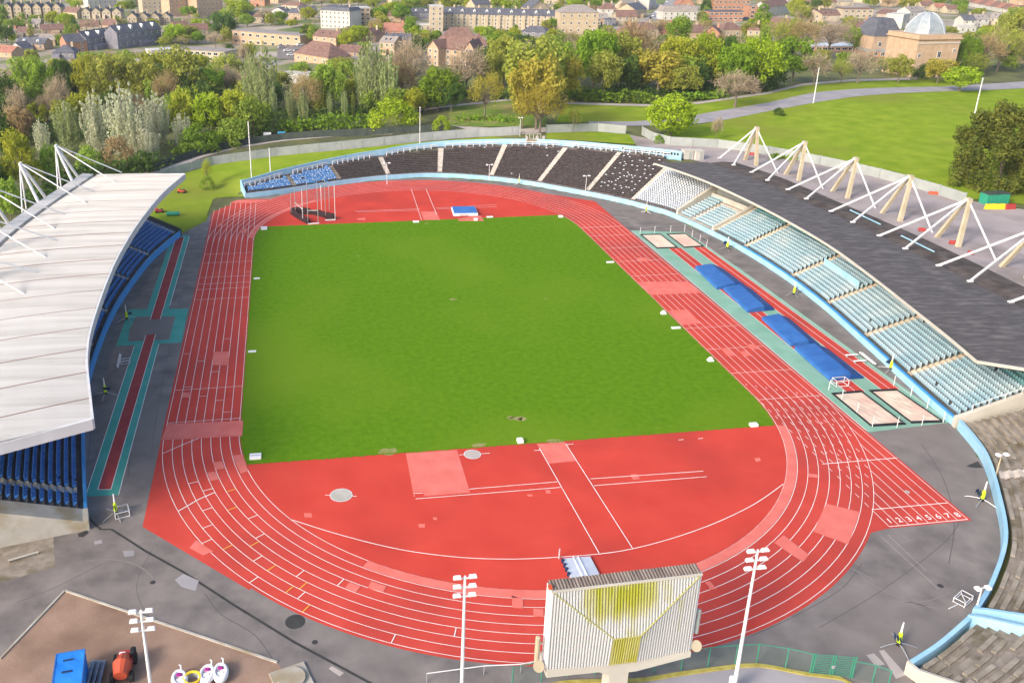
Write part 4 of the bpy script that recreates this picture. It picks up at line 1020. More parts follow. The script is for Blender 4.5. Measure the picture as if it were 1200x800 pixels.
# ------------------------------------------------------------------ throwing cage
posts = [((341.4, 251), 225), ((346.4, 253.5), 220), ((355, 259.5), 221), ((361, 262), 214), ((372.9, 262), 213.5), ((376.8, 246), 217), ((381.6, 256), 211), ((386, 246), 214), ((392.8, 258), 217)]
c0 = G(366, 254)
cage = thing('throwing_cage', 'tall frame of white posts with lowered black netting at the far left of the field', 'throwing cage', c0)
tops = []
for (u, v), vt in posts:
    p = G(u, v); h = height_to(p, vt); tops.append((p, h)); MB().tube([p, p + (0, 0, h)], .09, 6).build('post', 'galv' if len(tops) % 3 else 'whitesteel', cage)
MB().beam(tops[3][0] + (0, 0, tops[3][1]), tops[4][0] + (0, 0, tops[4][1]), .1, .1).build('gate_frame', 'bluewall_dark', cage)
MB().beam(tops[3][0] + (0, 0, 3.2), tops[4][0] + (0, 0, 3.2), .1, .1).build('gate_frame', 'whitesteel', cage)
MB().beam(tops[6][0] + (0, 0, tops[6][1]), tops[8][0] + (0, 0, tops[8][1]), .1, .1).build('gate_frame', 'bluewall_dark', cage)
MB().beam(tops[1][0] + (0, 0, 3.4), tops[2][0] + (0, 0, 3.0), .1, .1).build('gate_frame', 'whitesteel', cage)
rg = random.Random(5)
for seq in ([(342, 250), (347, 253.5), (354, 258), (362, 262)], [(345, 250), (352, 250), (362, 251), (372, 252), (382, 255)], [(383, 256), (392, 257.5)]):
    P = catmull([G(*q) for q in seq], .7); mb = MB()
    mb.loft([[(p[0] - .45, p[1] - .3, .02), (p[0] - .2, p[1], rg.uniform(1.0, 1.7)), (p[0] + .1, p[1] + .1, rg.uniform(1.0, 1.6)), (p[0] + .5, p[1] + .3, .02)] for p in P]); mb.build('net', 'net', cage)
for a, b in (((361, 263), (374, 262)), ((381, 258.5), (393, 258))):
    p, q = px(a, b); MB().beam(p + (0, 0, .12), q + (0, 0, .12), .3, .25).build('foot_beam', 'whitesteel', cage)
# ------------------------------------------------------------------ landing mats
hj = thing('high_jump_mat', 'blue-topped white-sided landing mat on the red far end', 'landing mat', (13, 96, 0), world=False); hj.rotation_euler = (0, 0, R(-5))
MB().bbox((0, 0, .35), (6, 5.9, .7), .12).build('base', 'whiteplastic', hj)
MB().bbox((0, .1, .76), (5.6, 5.5, .16), .07).build('top_cover', 'matbluelight', hj)
MB().bbox((-.6, -3.05, .4), (1.9, .5, .55), .12).build('front_pad', 'pinkfoam', hj)
for i, (q, lab) in enumerate((([(52.0, 51.4), (57.4, 51.1), (57.5, 40.6), (51.2, 40.0)], 'covered blue landing mat, farthest of the four beside the track'), ([(52.3, 39.6), (57.8, 39.9), (57.1, 29.2), (51.6, 28.6)], 'covered blue landing mat, second from the far sand pits'),
        ([(52.6, 25.4), (57.5, 25.2), (56.8, 14.1), (51.8, 14.4)], 'covered blue landing mat, second from the near sand pits'), ([(51.8, 13.2), (57.2, 12.9), (57.0, 2.3), (51.2, 2.2)], 'covered blue landing mat, nearest of the four beside the track'))):
    cx, cy = np.mean(np.array(q), 0)
    t = thing('landing_mat', lab, 'landing mat', (cx, cy, 0), 'covered blue mats in a row')
    Q = [np.array(p, float) for p in (q[3], q[0], q[1], q[2])]     # near-left, far-left, far-right, near-right
    rg = random.Random(i); rows_ = []
    for k in np.linspace(0, 1, 11):
        l, r = Q[0] + (Q[1] - Q[0]) * k, Q[3] + (Q[2] - Q[3]) * k; e = .06 if k in (0, 1) else 0
        pr_ = [(0, .05), (.0, .62 - e), (.05, .74 - e), (.30, .92 - e), (.56, 1.12 - e), (.60, 1.11 - e), (.80, .70 - e), (.97, .34 - e), (1.0, .26 - e), (1.0, .05)]
        rows_.append([(l[0] + (r[0] - l[0]) * s, l[1] + (r[1] - l[1]) * s, z + rg.uniform(-.015, .015)) for s, z in pr_])
    mb = MB(); mb.loft([r_[:6] for r_ in rows_]); mb.poly(rows_[0][:6] + [(rows_[0][5][0], rows_[0][5][1], .05)]); mb.poly(rows_[-1][:6] + [(rows_[-1][5][0], rows_[-1][5][1], .05)]); mb.build('cover_slope', 'matblue_lit', t)  # sun and shade on the two slopes are put into their blues
    mb = MB(); mb.loft([r_[5:] for r_ in rows_]); mb.poly([(rows_[0][5][0], rows_[0][5][1], .05)] + rows_[0][5:]); mb.poly([(rows_[-1][5][0], rows_[-1][5][1], .05)] + rows_[-1][5:]); mb.build('cover_slope', 'matblue_shaded', t, label='slope away from the sun, shade put into its darker blue')
    mb = MB()
    for k in np.linspace(.02, .98, 9):
        l, r = Q[0] + (Q[1] - Q[0]) * k, Q[3] + (Q[2] - Q[3]) * k
    L_ = [[tuple(np.append(Q[0] + (Q[1] - Q[0]) * k - (.04, 0), z)) for z in (.1, .6)] for k in np.linspace(0, 1, 6)]
    mb.loft(L_); mb.build('edge_band', 'matbluelight', t)
    for k in (.2, .4, .6, .8):                         # webbing straps over the cover
        k += rg.uniform(-.02, .02); l, r = Q[0] + (Q[1] - Q[0]) * k, Q[3] + (Q[2] - Q[3]) * k; dd_ = (Q[1] - Q[0]) / np.hypot(*(Q[1] - Q[0])) * .05
        MB().loft([[(l[0] + (r[0] - l[0]) * s + dd_[0] * e, l[1] + (r[1] - l[1]) * s + dd_[1] * e, z + .022) for s, z in ((0, .05), (0, .62), (.05, .74), (.30, .92), (.56, 1.12), (.60, 1.11), (.80, .70), (.97, .34), (1.0, .26), (1.0, .05))] for e in (-1, 1)]).build('strap', 'matbluelight', t)
# ------------------------------------------------------------------ sand pits with their kerbs and posts
for q, lab in ((((750, 275), (774.5, 274.5), (794.5, 290.5), (770, 291.5)), 'pale sand pit at the far end, left one of the pair'), (((781, 274.5), (803, 273.5), (825, 289), (802, 290.5)), 'pale sand pit at the far end, right one of the pair by the wall'),
        (((974, 461), (1009, 458), (1062, 497.5), (1021, 500)), 'raked pinkish sand pit at the near end, beside the track'), (((1018, 457.5), (1050, 456), (1107, 495), (1068, 496)), 'raked pinkish sand pit at the near end, beside the blue wall')):
    P = [G(*uv)[:2] for uv in q]; c = sum(P) / 4
    t = thing('sand_pit', lab, 'sand pit', (c[0], c[1], 0), 'long jump pits in pairs')
    inn = [p + (c - p) * .10 for p in P]
    mb = MB(); mb.loft([[(a[0], a[1], .01), (a[0], a[1], .14), (b[0], b[1], .14), (b[0], b[1], .02)] for a, b in zip(P + P[:1], inn + inn[:1])]); mb.build('kerb', 'black', t)
    mb = MB(); N_ = 12; rg = random.Random(len(lab))
    mb.loft([[tuple(np.append((inn[0] + (inn[1] - inn[0]) * i / N_) * (1 - j / N_) + (inn[3] + (inn[2] - inn[3]) * i / N_) * j / N_, .06 + rg.uniform(0, .07) * (0 < i < N_) * (0 < j < N_))) for i in range(N_ + 1)] for j in range(N_ + 1)]); mb.build('sand', 'sand', t)
def post_fence(pts, label, h=1.7):
    P = [G(u, v) for u, v in pts]; t = thing('post_fence', label, 'fence', P[0])
    for p in P: MB().tube([p, p + (0, 0, h)], .055, 6).build('post', 'whitesteel', t)
    mb = MB()
    for z in (h - .08, .8): mb.tube([p + (0, 0, z) for p in P], .016, 4)
    mb.build('wire', 'galv', t)
post_fence([(971, 457), (986, 469), (1004, 484), (1022, 500), (1051, 500.5), (1080, 498.5), (1105, 495), (1086, 479), (1067, 464), (1047, 452)], 'thin white post and wire fence round the near sand pits')
post_fence([(750, 275), (767, 273.5), (785.5, 272.5), (802, 271.5), (811, 278), (820, 283.5), (828, 289)], 'thin white post and wire fence round the far sand pits')
# ------------------------------------------------------------------ small trackside things
def small(u, v, name, label, cat, group, fn, z=0.018):
    p = G(u, v, 0); r = thing(name, label, cat, (p[0], p[1], z), group, world=False); fn(r); return r
def board(w, d, h, rot=0.0):
    def f(r):
        r.rotation_euler = (0, 0, rot); MB().bbox((0, 0, h / 2), (w, d, h), .03).build('slab', 'whiteplastic', r); MB().box((0, 0, h + .012), (w * .8, d * .12, .02)).build('handle', 'galv', r)
    return f
def wedge(r):
    r.scale = (.55, .55, .6)
    MB().loft([[(x * .9, y * .7, 0) for x, y in ((-1, -1), (1, -1), (1, 1), (-1, 1))], [(x * .3, y * .3, 1.0) for x, y in ((-1, -1), (1, -1), (1, 1), (-1, 1))]], closed=True, caps=True).build('block', 'whiteplastic', r)
    MB().box((0, 0, 1.03), (.3, .1, .08)).build('handle', 'galv', r)
G1 = 'white boards round the edge of the grass'
for u, v, w_, d_, h_, lab in ((299.5, 536, 1.5, 1.1, .35, 'white slab at the near left corner of the grass'), (609.5, 518, .8, .8, .5, 'small white box at the near edge of the grass by the javelin runway'), (883, 499, 1.1, .7, .4, 'white slab at the near right corner of the grass'),
        (309.5, 268.5, 1.4, 1.6, .4, 'white slab at the far left corner of the grass'), (487.5, 260.5, 1.4, .8, .3, 'white slab at the far edge of the grass left of the blue mat'), (557.5, 258.3, .9, .7, .5, 'small white box at the far edge of the grass in front of the blue mat'), (574, 254.8, 1.5, .7, .25, 'flat white slab on the far red area right of the blue mat'),
        (657, 254.6, 1.0, .8, .4, 'white box at the far right corner of the grass'), (715, 307.8, 1.6, .5, .25, 'flat white board beside the home straight, farther one of two'), (792, 384.8, 1.6, .5, .25, 'flat white board beside the home straight, nearer one of two'), (295.5, 412.5, 1.3, .4, .25, 'flat white board at the left edge of the grass, nearer one of two'), (301, 327, 1.2, .4, .25, 'flat white board at the left edge of the grass, farther one of two')):
    small(u, v, 'trackside_board', lab, 'board', G1, board(w_, d_, h_))
small(777.5, 367.5, 'marker_block', 'white pyramid-shaped block beside the home straight, farther one of two', 'marker', 'white blocks by the home straight', wedge)
small(832.5, 422.5, 'marker_block', 'white pyramid-shaped block beside the home straight, nearer one of two', 'marker', 'white blocks by the home straight', wedge)
def circle(m, r_):
    def f(r):
        mb = MB(); mb.prism([(r_ * math.cos(a), r_ * math.sin(a)) for a in np.linspace(0, 2 * math.pi, 33)[:-1]], 0, .025); mb.build('slab', m, r)
        MB().ring((0, 0), r_ - .02, r_ + .07, .03).build('rim', 'whitesteel', r)
    return f
small(553.5, 532.5, 'throwing_circle', 'clean pale concrete throwing circle touching the near edge of the grass', 'throwing circle', 'throwing circles', circle('path', 1.05), .03)
small(399.8, 580.3, 'throwing_circle', 'weathered speckled throwing circle out on the near red area', 'throwing circle', 'throwing circles', circle('concrete', 1.3), .03)
def block_row(p, q, n, label):
    A_, B_ = G(*p), G(*q); base = None
    for i in range(n):
        a = A_ + (B_ - A_) * i / (n - 1)
        r = thing('starting_block', label, 'starting block', a, label.split(',')[0], world=False)
        MB().box((0, 0, .06), (.12, .75, .06)).build('rail', 'galv', r); MB().box((-.1, .1, .18), (.18, .22, .24), .2).build('pedal', 'whiteplastic', r); MB().box((.12, -.15, .18), (.18, .22, .24), .2).build('pedal', 'whiteplastic', r)
block_row((1009, 414.5), (1024, 426.5), 8, 'one of the white starting blocks in a diagonal row by the nearest blue mat')
block_row((141, 416.5), (138, 430), 7, 'one of the white starting blocks in a row left of the runway box')
def bench(r):
    MB().box((0, 0, .45), (2.2, .35, .06)).build('seat', 'whiteplastic', r)
    for s in (-1, 1): MB().box((s * .8, 0, .21), (.08, .32, .42)).build('leg', 'galv', r)
small(997.5, 418.5, 'bench', 'white bench by the nearest blue mat, farther one of two', 'bench', 'white benches by the mat', bench)
small(1007, 425.5, 'bench', 'white bench by the nearest blue mat, nearer one of two', 'bench', 'white benches by the mat', bench)
def frame(sx, sy, sz, rot=0.0):
    def f(r):
        r.rotation_euler = (0, 0, rot)
        c = [(-sx, -sy), (sx, -sy), (sx, sy), (-sx, sy)]
        for a, b in c: MB().beam((a, b, 0), (a, b, sz), .07, .07).build('upright', 'whitesteel', r)
        for k in range(4):
            for z in (.08, sz): MB().beam((*c[k], z), (*c[(k + 1) % 4], z), .07, .07).build('rail', 'whitesteel', r)
    return f
small(984, 451, 'tubular_stand', 'white tubular frame beside the near sand pit', 'frame', 'white tubular frames', frame(1.0, .6, 1.0))
r = small(1128, 704, 'equipment_trolley', 'white tubular trolley lying on the asphalt near the blue ramp wall', 'trolley', None, frame(.9, .55, .55, .5))
MB().beam((-.9, 0, .08), (-2.4, .3, .08), .08, .08).build('tow_bar', 'whitesteel', r); MB().beam((-.5, -.5, .3), (.6, .5, .4), .07, .07).build('brace', 'whitesteel', r)
small(147, 425, 'equipment_trolley', 'small white trolley beside the starting blocks on the left', 'trolley', None, frame(.7, .5, .5, .2))
r = small(143, 603, 'equipment_trolley', 'grey tubular trolley beside the tower at the runway end', 'trolley', None, frame(.8, .7, .8, .3))
P = [G(*q, .3) for q in ((659, 654), (691.5, 651.5), (703.5, 674), (669, 677))]; c = sum(P) / 4
rp = thing('aluminium_ramp', 'folded aluminium decking lying on the red surface behind the scoreboard', 'ramp', (c[0], c[1], 0))
def lerp4(s, t): return P[0] * (1 - s) * (1 - t) + P[1] * s * (1 - t) + P[2] * s * t + P[3] * (1 - s) * t
mb = MB(); mb.loft([[tuple(lerp4(s, t)[:2]) + (z,) for s, z in ((0, .03), (0, .30), (.36, .33), (.40, .48), (.47, .34), (.53, .34), (.57, .50), (.62, .33), (1, .30), (1, .03))] for t in np.linspace(0, 1, 7)]); mb.build('deck', 'alu', rp)
for t in (.12, .34, .56, .8): q = lerp4(-.02, t); MB().bbox((q[0], q[1], .3), (.3, .3, .5), .05).build('bracket', 'binblue', rp)
q = lerp4(-.08, -.12); MB().tube([(q[0], q[1], 0), (q[0], q[1], 1.3)], .08, 6).build('post', 'alu', rp)

# ------------------------------------------------------------------ yard: container, pipes, machine, ride cars, bins, shed
a, b = G(66, 766, 2.6), G(99.5, 760, 2.6); wv = b - a; w_ = np.hypot(*wv[:2]); rz = math.atan2(wv[1], wv[0]); L_ = 6.0
ct = thing('shipping_container', 'blue steel container with dented roof on the brown yard', 'container', (a[0], a[1], 0), world=False); ct.rotation_euler = (0, 0, rz)
mb = MB(); n = 20; R_ = []
for i in range(n * 4 + 1):
    y = -L_ * i / (n * 4); o = (0, .05, .05, 0)[i % 4]; R_.append([(o, y, .1), (o, y, 2.55), (w_ - o, y, 2.55), (w_ - o, y, .1)])
mb.loft(R_); mb.add([(0, 0, .1), (w_, 0, .1), (w_, 0, 2.55), (0, 0, 2.55)], [(0, 1, 2, 3)]); mb.build('body', 'blue_box', ct)
rg = random.Random(2); mb = MB(); mb.loft([[(w_ * s, -L_ * t, 2.57 + (rg.uniform(-.05, .03) if 0 < s < 1 and 0 < t < 1 else 0)) for s in (0, .2, .5, .8, 1)] for t in np.linspace(0, 1, 9)]); mb.build('roof', 'blue_box', ct)
for p, q in (((0, 0), (w_, 0)), ((0, 0), (0, -L_)), ((w_, 0), (w_, -L_))): MB().beam((*p, 2.56), (*q, 2.56), .1, .12).build('top_rail', 'matbluelight', ct)
for p in ((.05, -.05), (w_ - .05, -.05)): MB().box((*p, 1.3), (.12, .12, 2.6)).build('corner_post', 'blue_box', ct)
for k, yy in enumerate((-1.0, -2.4)): MB().bbox((w_ * .45, yy, 2.6), (.9, .22, .05), .02).build('roof_patch', 'binblue', ct)
rg = random.Random(9)
for i in range(9):
    p = G(107 + i * 2.1, 776 + (i % 3) * 1.5, 0); z = .12 + (i % 3) * .2
    t = thing('pipe', 'grey-blue pipe in the bundle beside the blue container', 'pipe', (p[0], p[1], z), 'pipes bundled beside the container', world=False)
    MB().tube([(0, 0, 0), (rg.uniform(-.1, .1), -4.5, rg.uniform(0, .1))], .11, 8).build('tube', 'pipe', t); MB().tube([(0, .02, 0), (0, -.08, 0)], .135, 8).build('collar', 'galv', t)
p = G(146, 786, 0); t = thing('ride_on_machine', 'red and orange ride-on machine parked on the brown yard', 'tractor', p, world=False)
MB().bbox((0, 0, .75), (1.5, 2.6, .6), .12).build('chassis', 'redpaint', t)
MB().tube([(0, -1.7, 1.1), (0, -.6, 1.35), (0, .5, 1.2)], [.6, .85, .5], 12).build('bonnet', 'orangepaint', t)
MB().bbox((.1, .9, 1.25), (1.2, .7, .35), .1).build('front_guard', 'redpaint', t); MB().bbox((-.15, .75, 1.46), (.55, .3, .08), .03).build('badge_plate', 'whiteplastic', t)
MB().bbox((.75, .95, 1.3), (.5, .8, .7), .1).build('engine_pack', 'black', t)
for x in (-.85, .85):
    for y in (-1.2, 1.0): MB().tube([(x - .16, y, .5), (x + .16, y, .5)], .5, 14).build('tyre', 'tyre', t)
def ride_car(u, v, label, rot, body='whiteplastic'):
    p = G(u, v, 0); t = thing('ride_car', label, 'ride car', p, 'white fairground ride cars', world=False); t.rotation_euler = (0, 0, rot); t.scale = (.8, .85, .85)
    mb = MB(); mb.loft([[(w_ * math.cos(a) * 1.0, l_ * math.sin(a), z) for a in np.linspace(0, 2 * math.pi, 17)[:-1]] for w_, l_, z in ((.5, .8, .15), (.85, 1.3, .35), (.95, 1.4, .7), (.8, 1.2, .95), (.55, .85, 1.02), (.5, .8, .75))], closed=True, caps=True); mb.build('body', body, t, smooth=True)
    MB().bbox((0, .35, .98), (.62, .5, .2), .1).build('seat_back', 'purple', t); MB().bbox((0, -.35, .85), (.7, .6, .14), .06).build('seat', 'whiteplastic', t)
    MB().tube([(.3, 1.0, .9), (.35, 1.15, 1.4), (.15, 1.2, 1.5)], .09, 6).build('horn', 'whiteplastic', t)
ride_car(211, 801, 'white ride car with purple seat, leftmost beside the yellow ring', .2)
ride_car(243, 795, 'white ride car with purple seat, middle one with blue trim', -.15)
ride_car(259, 793, 'white ride car with purple seat, rightmost on the yard', .05)
p = G(226, 801, 0); t = thing('ride_ring', 'yellow rimmed basket between the white ride cars', 'basket', p, world=False)
MB().loft([[(r_ * math.cos(a), r_ * math.sin(a), z) for a in np.linspace(0, 2 * math.pi, 19)[:-1]] for r_, z in ((.6, .1), (.72, .7))], closed=True).build('basket', 'galv', t)
MB().tube([(.72 * math.cos(a), .72 * math.sin(a), .75) for a in np.linspace(0, 2 * math.pi, 20)], .12, 6).build('rim', 'yellowpaint', t)
p = G(342, 797, 0); t = thing('concrete_plinth', 'round pale concrete plinth on a square pad at the yard corner', 'plinth', p, world=False)
MB().bbox((0, 0, .1), (3.4, 3.2, .2), .04, .3).build('pad', 'concrete', t); MB().prism([(1.25 * math.cos(a), 1.25 * math.sin(a)) for a in np.linspace(0, 6.283, 29)[:-1]], .2, .45).build('disc', 'concrete', t)
for i, (u, v) in enumerate(((39, 630), (49.5, 625))):
    p = G(u, v, 0); t = thing('wheelie_bin', ('left' if i == 0 else 'right') + ' dark blue wheeled bin of the pair against the white stand wall', 'bin', p, 'bins by the left stand', world=False)
    MB().loft([[(x * k, y * k, z) for x, y in ((-.4, -.42), (.4, -.42), (.4, .42), (-.4, .42))] for k, z in ((.8, .08), (1, 1.2))], closed=True, caps=True).build('body', 'binblue', t)
    MB().bbox((0, 0, 1.27), (.9, .95, .12), .04).build('lid', 'bluetrim', t); MB().bbox((0, -.43, .8), (.3, .03, .2), .01).build('label_plate', 'whiteplastic', t)
    for x in (-.36, .36): MB().tube([(x - .04, .4, .14), (x + .04, .4, .14)], .14, 10).build('wheel', 'tyre', t)
a, b = G(14, 632, 0), G(0, 636, 0); t = thing('store_shed', 'shed with pale blue flat roof at the left stand corner', 'shed', (a[0], a[1], 0), world=False); t.rotation_euler = (0, 0, .45)
MB().box((-4, 1.6, 1.1), (8, 3.2, 2.2)).build('wall', 'whitewall', t); MB().bbox((-4, 1.6, 2.3), (8.3, 3.5, .2), .04).build('roof', 'bluewall', t); MB().box((-1.0, -.03, 1.0), (1, .08, 2.0)).build('door', 'binblue', t)
p = G(28, 655, 0); t = thing('timber_rail', 'low white timber rail lying in the old yard by the bins', 'rail', p, world=False)
MB().beam((-1.5, -.4, .3), (1.4, .7, .3), .15, .12).build('rail', 'whitewall', t); MB().beam((-1.4, -.4, 0), (-1.4, -.4, .3), .12, .12).build('post', 'wood', t); MB().beam((1.3, .65, 0), (1.3, .65, .3), .12, .12).build('post', 'wood', t)
# grassy corner machines
def roller(u, v, label, m1, rot):
    p = Gt(u, v); t = thing('mower', label, 'mower', p, 'machines on the corner grass', world=False); t.rotation_euler = (0, 0, rot); t.scale = (.62, .7, .6)
    MB().bbox((0, 0, .8), (3.2, 1.6, .7), .15).build('body', m1, t); MB().bbox((-.9, 0, 1.4), (1.2, 1.2, .7), .15).build('bonnet', m1, t); MB().bbox((.9, 0, 1.35), (.7, .9, .5), .1).build('seat', 'black', t)
    for x in (-1.1, 1.1):
        for y in (-.8, .8): MB().tube([(x, y - .15, .5), (x, y + .15, .5)], .5, 12).build('tyre', 'tyre', t)
roller(187, 249, 'red mower with black seat by the end wall of the left stand', 'redpaint', .1)
p = Gt(203, 253); t = thing('roller', 'green cylindrical roller behind the red mower', 'roller', p, 'machines on the corner grass', world=False); t.scale = (.75, .6, .6)
MB().tube([(-2, 0, .9), (-1.8, 0, .9), (1.8, 0, .9), (2, 0, .9)], [.5, .9, .9, .5], 14).build('drum', 'greenpaint', t); MB().beam((-2.6, 0, .9), (2.4, 0, .9), .2, .2).build('frame', 'galv', t); MB().tube([(2.0, 0, .9), (2.1, 0, .9)], .8, 14).build('end_plate', 'galv', t)
roller(213, 226, 'orange-red mower out on the corner grass', 'orangepaint', -.2)
# platform and cabins on top of the far terrace
p = G(627, 166, 8.2); t = thing('camera_platform', 'white railed platform above the middle of the far terrace', 'platform', p, world=False); t.scale = (.85, .8, .75)
MB().box((0, 1.2, .4), (5.4, 2.8, .8)).build('deck', 'wood', t)
for x in (-2.9, 0.6, 2.9): MB().box((x, -.1, 1.3), (.9 if x > -2 else .6, .15, 1.6)).build('screen', 'whitewall', t)
for x in (-2.6, -1.3, 0, 1.3, 2.6): MB().beam((x, 2.5, .8), (x, 2.5, 2.4), .12, .12).build('post', 'whitesteel', t)
MB().beam((-2.6, 2.5, 2.35), (2.6, 2.5, 2.35), .12, .12).build('rail', 'whitesteel', t)
for u, v, w_, lab in ((807, 187, 2.4, 'white site cabin at the right end of the blue parapet, left of two'), (819.5, 187.5, 2.2, 'white site cabin beside the dark roof corner, right of two')):
    p = G(u, v, 8.3); t = thing('site_cabin', lab, 'cabin', p, 'white cabins behind the terrace', world=False)
    MB().box((0, 1.2, 1.1), (w_, 2.4, 2.2)).build('wall', 'whitewall', t); MB().bbox((0, 1.2, 2.28), (w_ + .2, 2.6, .15), .03).build('roof', 'fascia', t); MB().box((.4, -.03, 1.0), (.8, .06, 1.9)).build('door', 'hoarding', t)
# red blocks and barriers on the concourse
for i, (u, v, w_, lab) in enumerate(((883, 182, 3.2, 'low red barrier behind the farthest concrete mast'), (1080, 271, 1.6, 'red barrier block between the second and third nearest masts'), (1116, 286, 1.6, 'red barrier block at the foot of the mast beside the big evergreen'), (1137, 298, 1.2, 'small red barrier block right of that mast foot'), (1094, 228, 2.6, 'low orange barrier along the hoarding near the big evergreen'))):
    p = G(u, v, 8.3); t = thing('barrier', lab, 'barrier', p, 'plastic barriers behind the right stand', world=False); t.rotation_euler = (0, 0, -.4); t.scale = (.8, .8, .75)
    MB().loft([[(x * w_ / 2, y * k, z) for x, y in ((-1, -1), (1, -1), (1, 1), (-1, 1))] for k, z in ((.35, .12), (.2, .5), (.14, .95))], closed=True, caps=True).build('body', 'redpaint' if i < 4 else 'orangepaint', t)
    for s in (-1, 1): MB().box((s * w_ * .35, 0, .06), (.3, .7, .12)).build('foot', 'black', t)
p = G(1171, 241, 8.3); t = thing('skip_shelter', 'green ribbed container under the big dark evergreen', 'container', p, world=False)
MB().box((0, 1.8, 1.2), (5.4, 2.4, 2.3)).build('body', 'greenpaint', t)
for k in range(8): MB().box((-2.5 + k * .7, .57, 1.2), (.12, .08, 2.2)).build('rib', 'greenpaint', t)
MB().bbox((0, 1.8, 2.42), (5.6, 2.6, .16), .04).build('roof', 'darkfence', t)
for i, (u, m_, lab) in enumerate(((1160, 'yellowpaint', 'yellow barrier in front of the green container, left of two yellow'), (1171, 'yellowpaint', 'yellow barrier in front of the green container, right of two yellow'), (1183, 'redpaint', 'red barrier in front of the green container'))):
    p = G(u, 245, 8.3); t = thing('barrier', lab, 'barrier', p, 'barriers before the green container', world=False)
    MB().loft([[(x * 1.15, y * k, z) for x, y in ((-1, -1), (1, -1), (1, 1), (-1, 1))] for k, z in ((.4, .05), (.3, .4), (.2, 1.15))], closed=True, caps=True).build('body', m_, t)
    for s in (-1, 1): MB().box((s * .8, 0, .04), (.3, .9, .08)).build('foot', 'orangepaint', t)
# ------------------------------------------------------------------ near fence, gate and mossy kerb
gm = mat('wire_mesh', (.07, .18, .14), rough=.6)
if True:
    nt_ = gm.node_tree; tr_ = nt_.nodes.new('ShaderNodeBsdfTransparent'); ms_ = nt_.nodes.new('ShaderNodeMixShader'); ms_.inputs['Fac'].default_value = .16
    nt_.links.new(tr_.outputs['BSDF'], ms_.inputs[1]); nt_.links.new(nt_.nodes['Principled BSDF'].outputs['BSDF'], ms_.inputs[2]); nt_.links.new(ms_.outputs['Shader'], nt_.nodes['Material Output'].inputs['Surface'])
def mesh_fence(pts, label, h=2.4, pm='green_gate'):
    P = [G(u, v) for u, v in pts]; t = thing('mesh_fence', label, 'fence', P[0])
    for a, b in zip(P[:-1], P[1:]):
        MB().add([tuple(a), tuple(b), tuple(b + (0, 0, h)), tuple(a + (0, 0, h))], [(0, 1, 2, 3)]).build('mesh_panel', 'wire_mesh', t)
        MB().beam(a + (0, 0, h), b + (0, 0, h), .06, .06).build('top_rail', pm, t)
    for p in P: MB().tube([p, p + (0, 0, h + .05)], .06, 6).build('post', pm, t)
mesh_fence([(600, 806), (634, 798), (665, 792), (697, 790), (732, 790), (766, 788), (798, 785), (829, 782), (861, 779), (886, 778), (920, 783), (949, 790)], 'green wire mesh fence beside the scoreboard column')
mesh_fence([(998, 794), (1022, 799), (1040, 806)], 'short green wire mesh fence right of the gate', 2.0)
a, b = G(950, 790), G(997, 794); gt = thing('fence_gate', 'double green mesh gate at the bottom right of the track', 'gate', a)
for p in (a, (a + b) / 2, b):
    for k in (-.12, .12): MB().beam(p + (k, 0, 0), p + (k, 0, 2.5), .09, .09).build('post', 'green_gate', gt)
for s in range(2):
    p, q = a + (b - a) * s / 2, a + (b - a) * (s + 1) / 2
    mb = MB()
    for z in np.linspace(.2, 2.4, 12): mb.beam(p + (0, 0, z), q + (0, 0, z), .045, .045)
    mb.beam(p + (.15, 0, .1), p + (.15, 0, 2.45), .05, .06); mb.beam(q + (-.15, 0, .1), q + (-.15, 0, 2.45), .05, .06); mb.build('leaf', 'green_gate', gt)
MB().bbox(tuple((a + b) / 2 + (0, -.1, 1.2)), (.3, .15, .3), .03).build('lock', 'galv', gt)
kp = [G(*q)[:2] for q in ((600, 815), (660, 800), (745, 797), (800, 789), (870, 780), (900, 781), (940, 789), (985, 795), (1000, 803), (1008, 815))]
mb = MB(); mb.loft([[(p[0], p[1] - .3, 0), (p[0], p[1] - .3, .22), (p[0], p[1] + .1, .22), (p[0], p[1] + .1, 0)] for p in catmull(kp, 1.0)]); struct(mb.build('kerb', 'moss'))
struct(MB().poly([(p[0], p[1] - .28) for p in catmull(kp, 1.0)] + [(19, -80), (-14, -80)], .10).build('paved_yard', 'roadgrey'))
P = [G(*q, 0) for q in ((500, 799), (567, 790), (610, 788), (640, 782))]; t = thing('handrail', 'pale tubular handrail left of the scoreboard', 'handrail', P[0])
for p in P: MB().tube([p, p + (0, 0, 1.05)], .05, 6).build('post', 'galv', t)
MB().tube([p + (0, 0, 1.05) for p in P], .05, 6).build('rail', 'whitesteel', t)
sheet('concrete_pad', 'path', .0095, px((1015, 767), (1024, 765), (1037, 778), (1026, 780)), px((1030, 762), (1036, 761), (1062, 790), (1050, 795)))
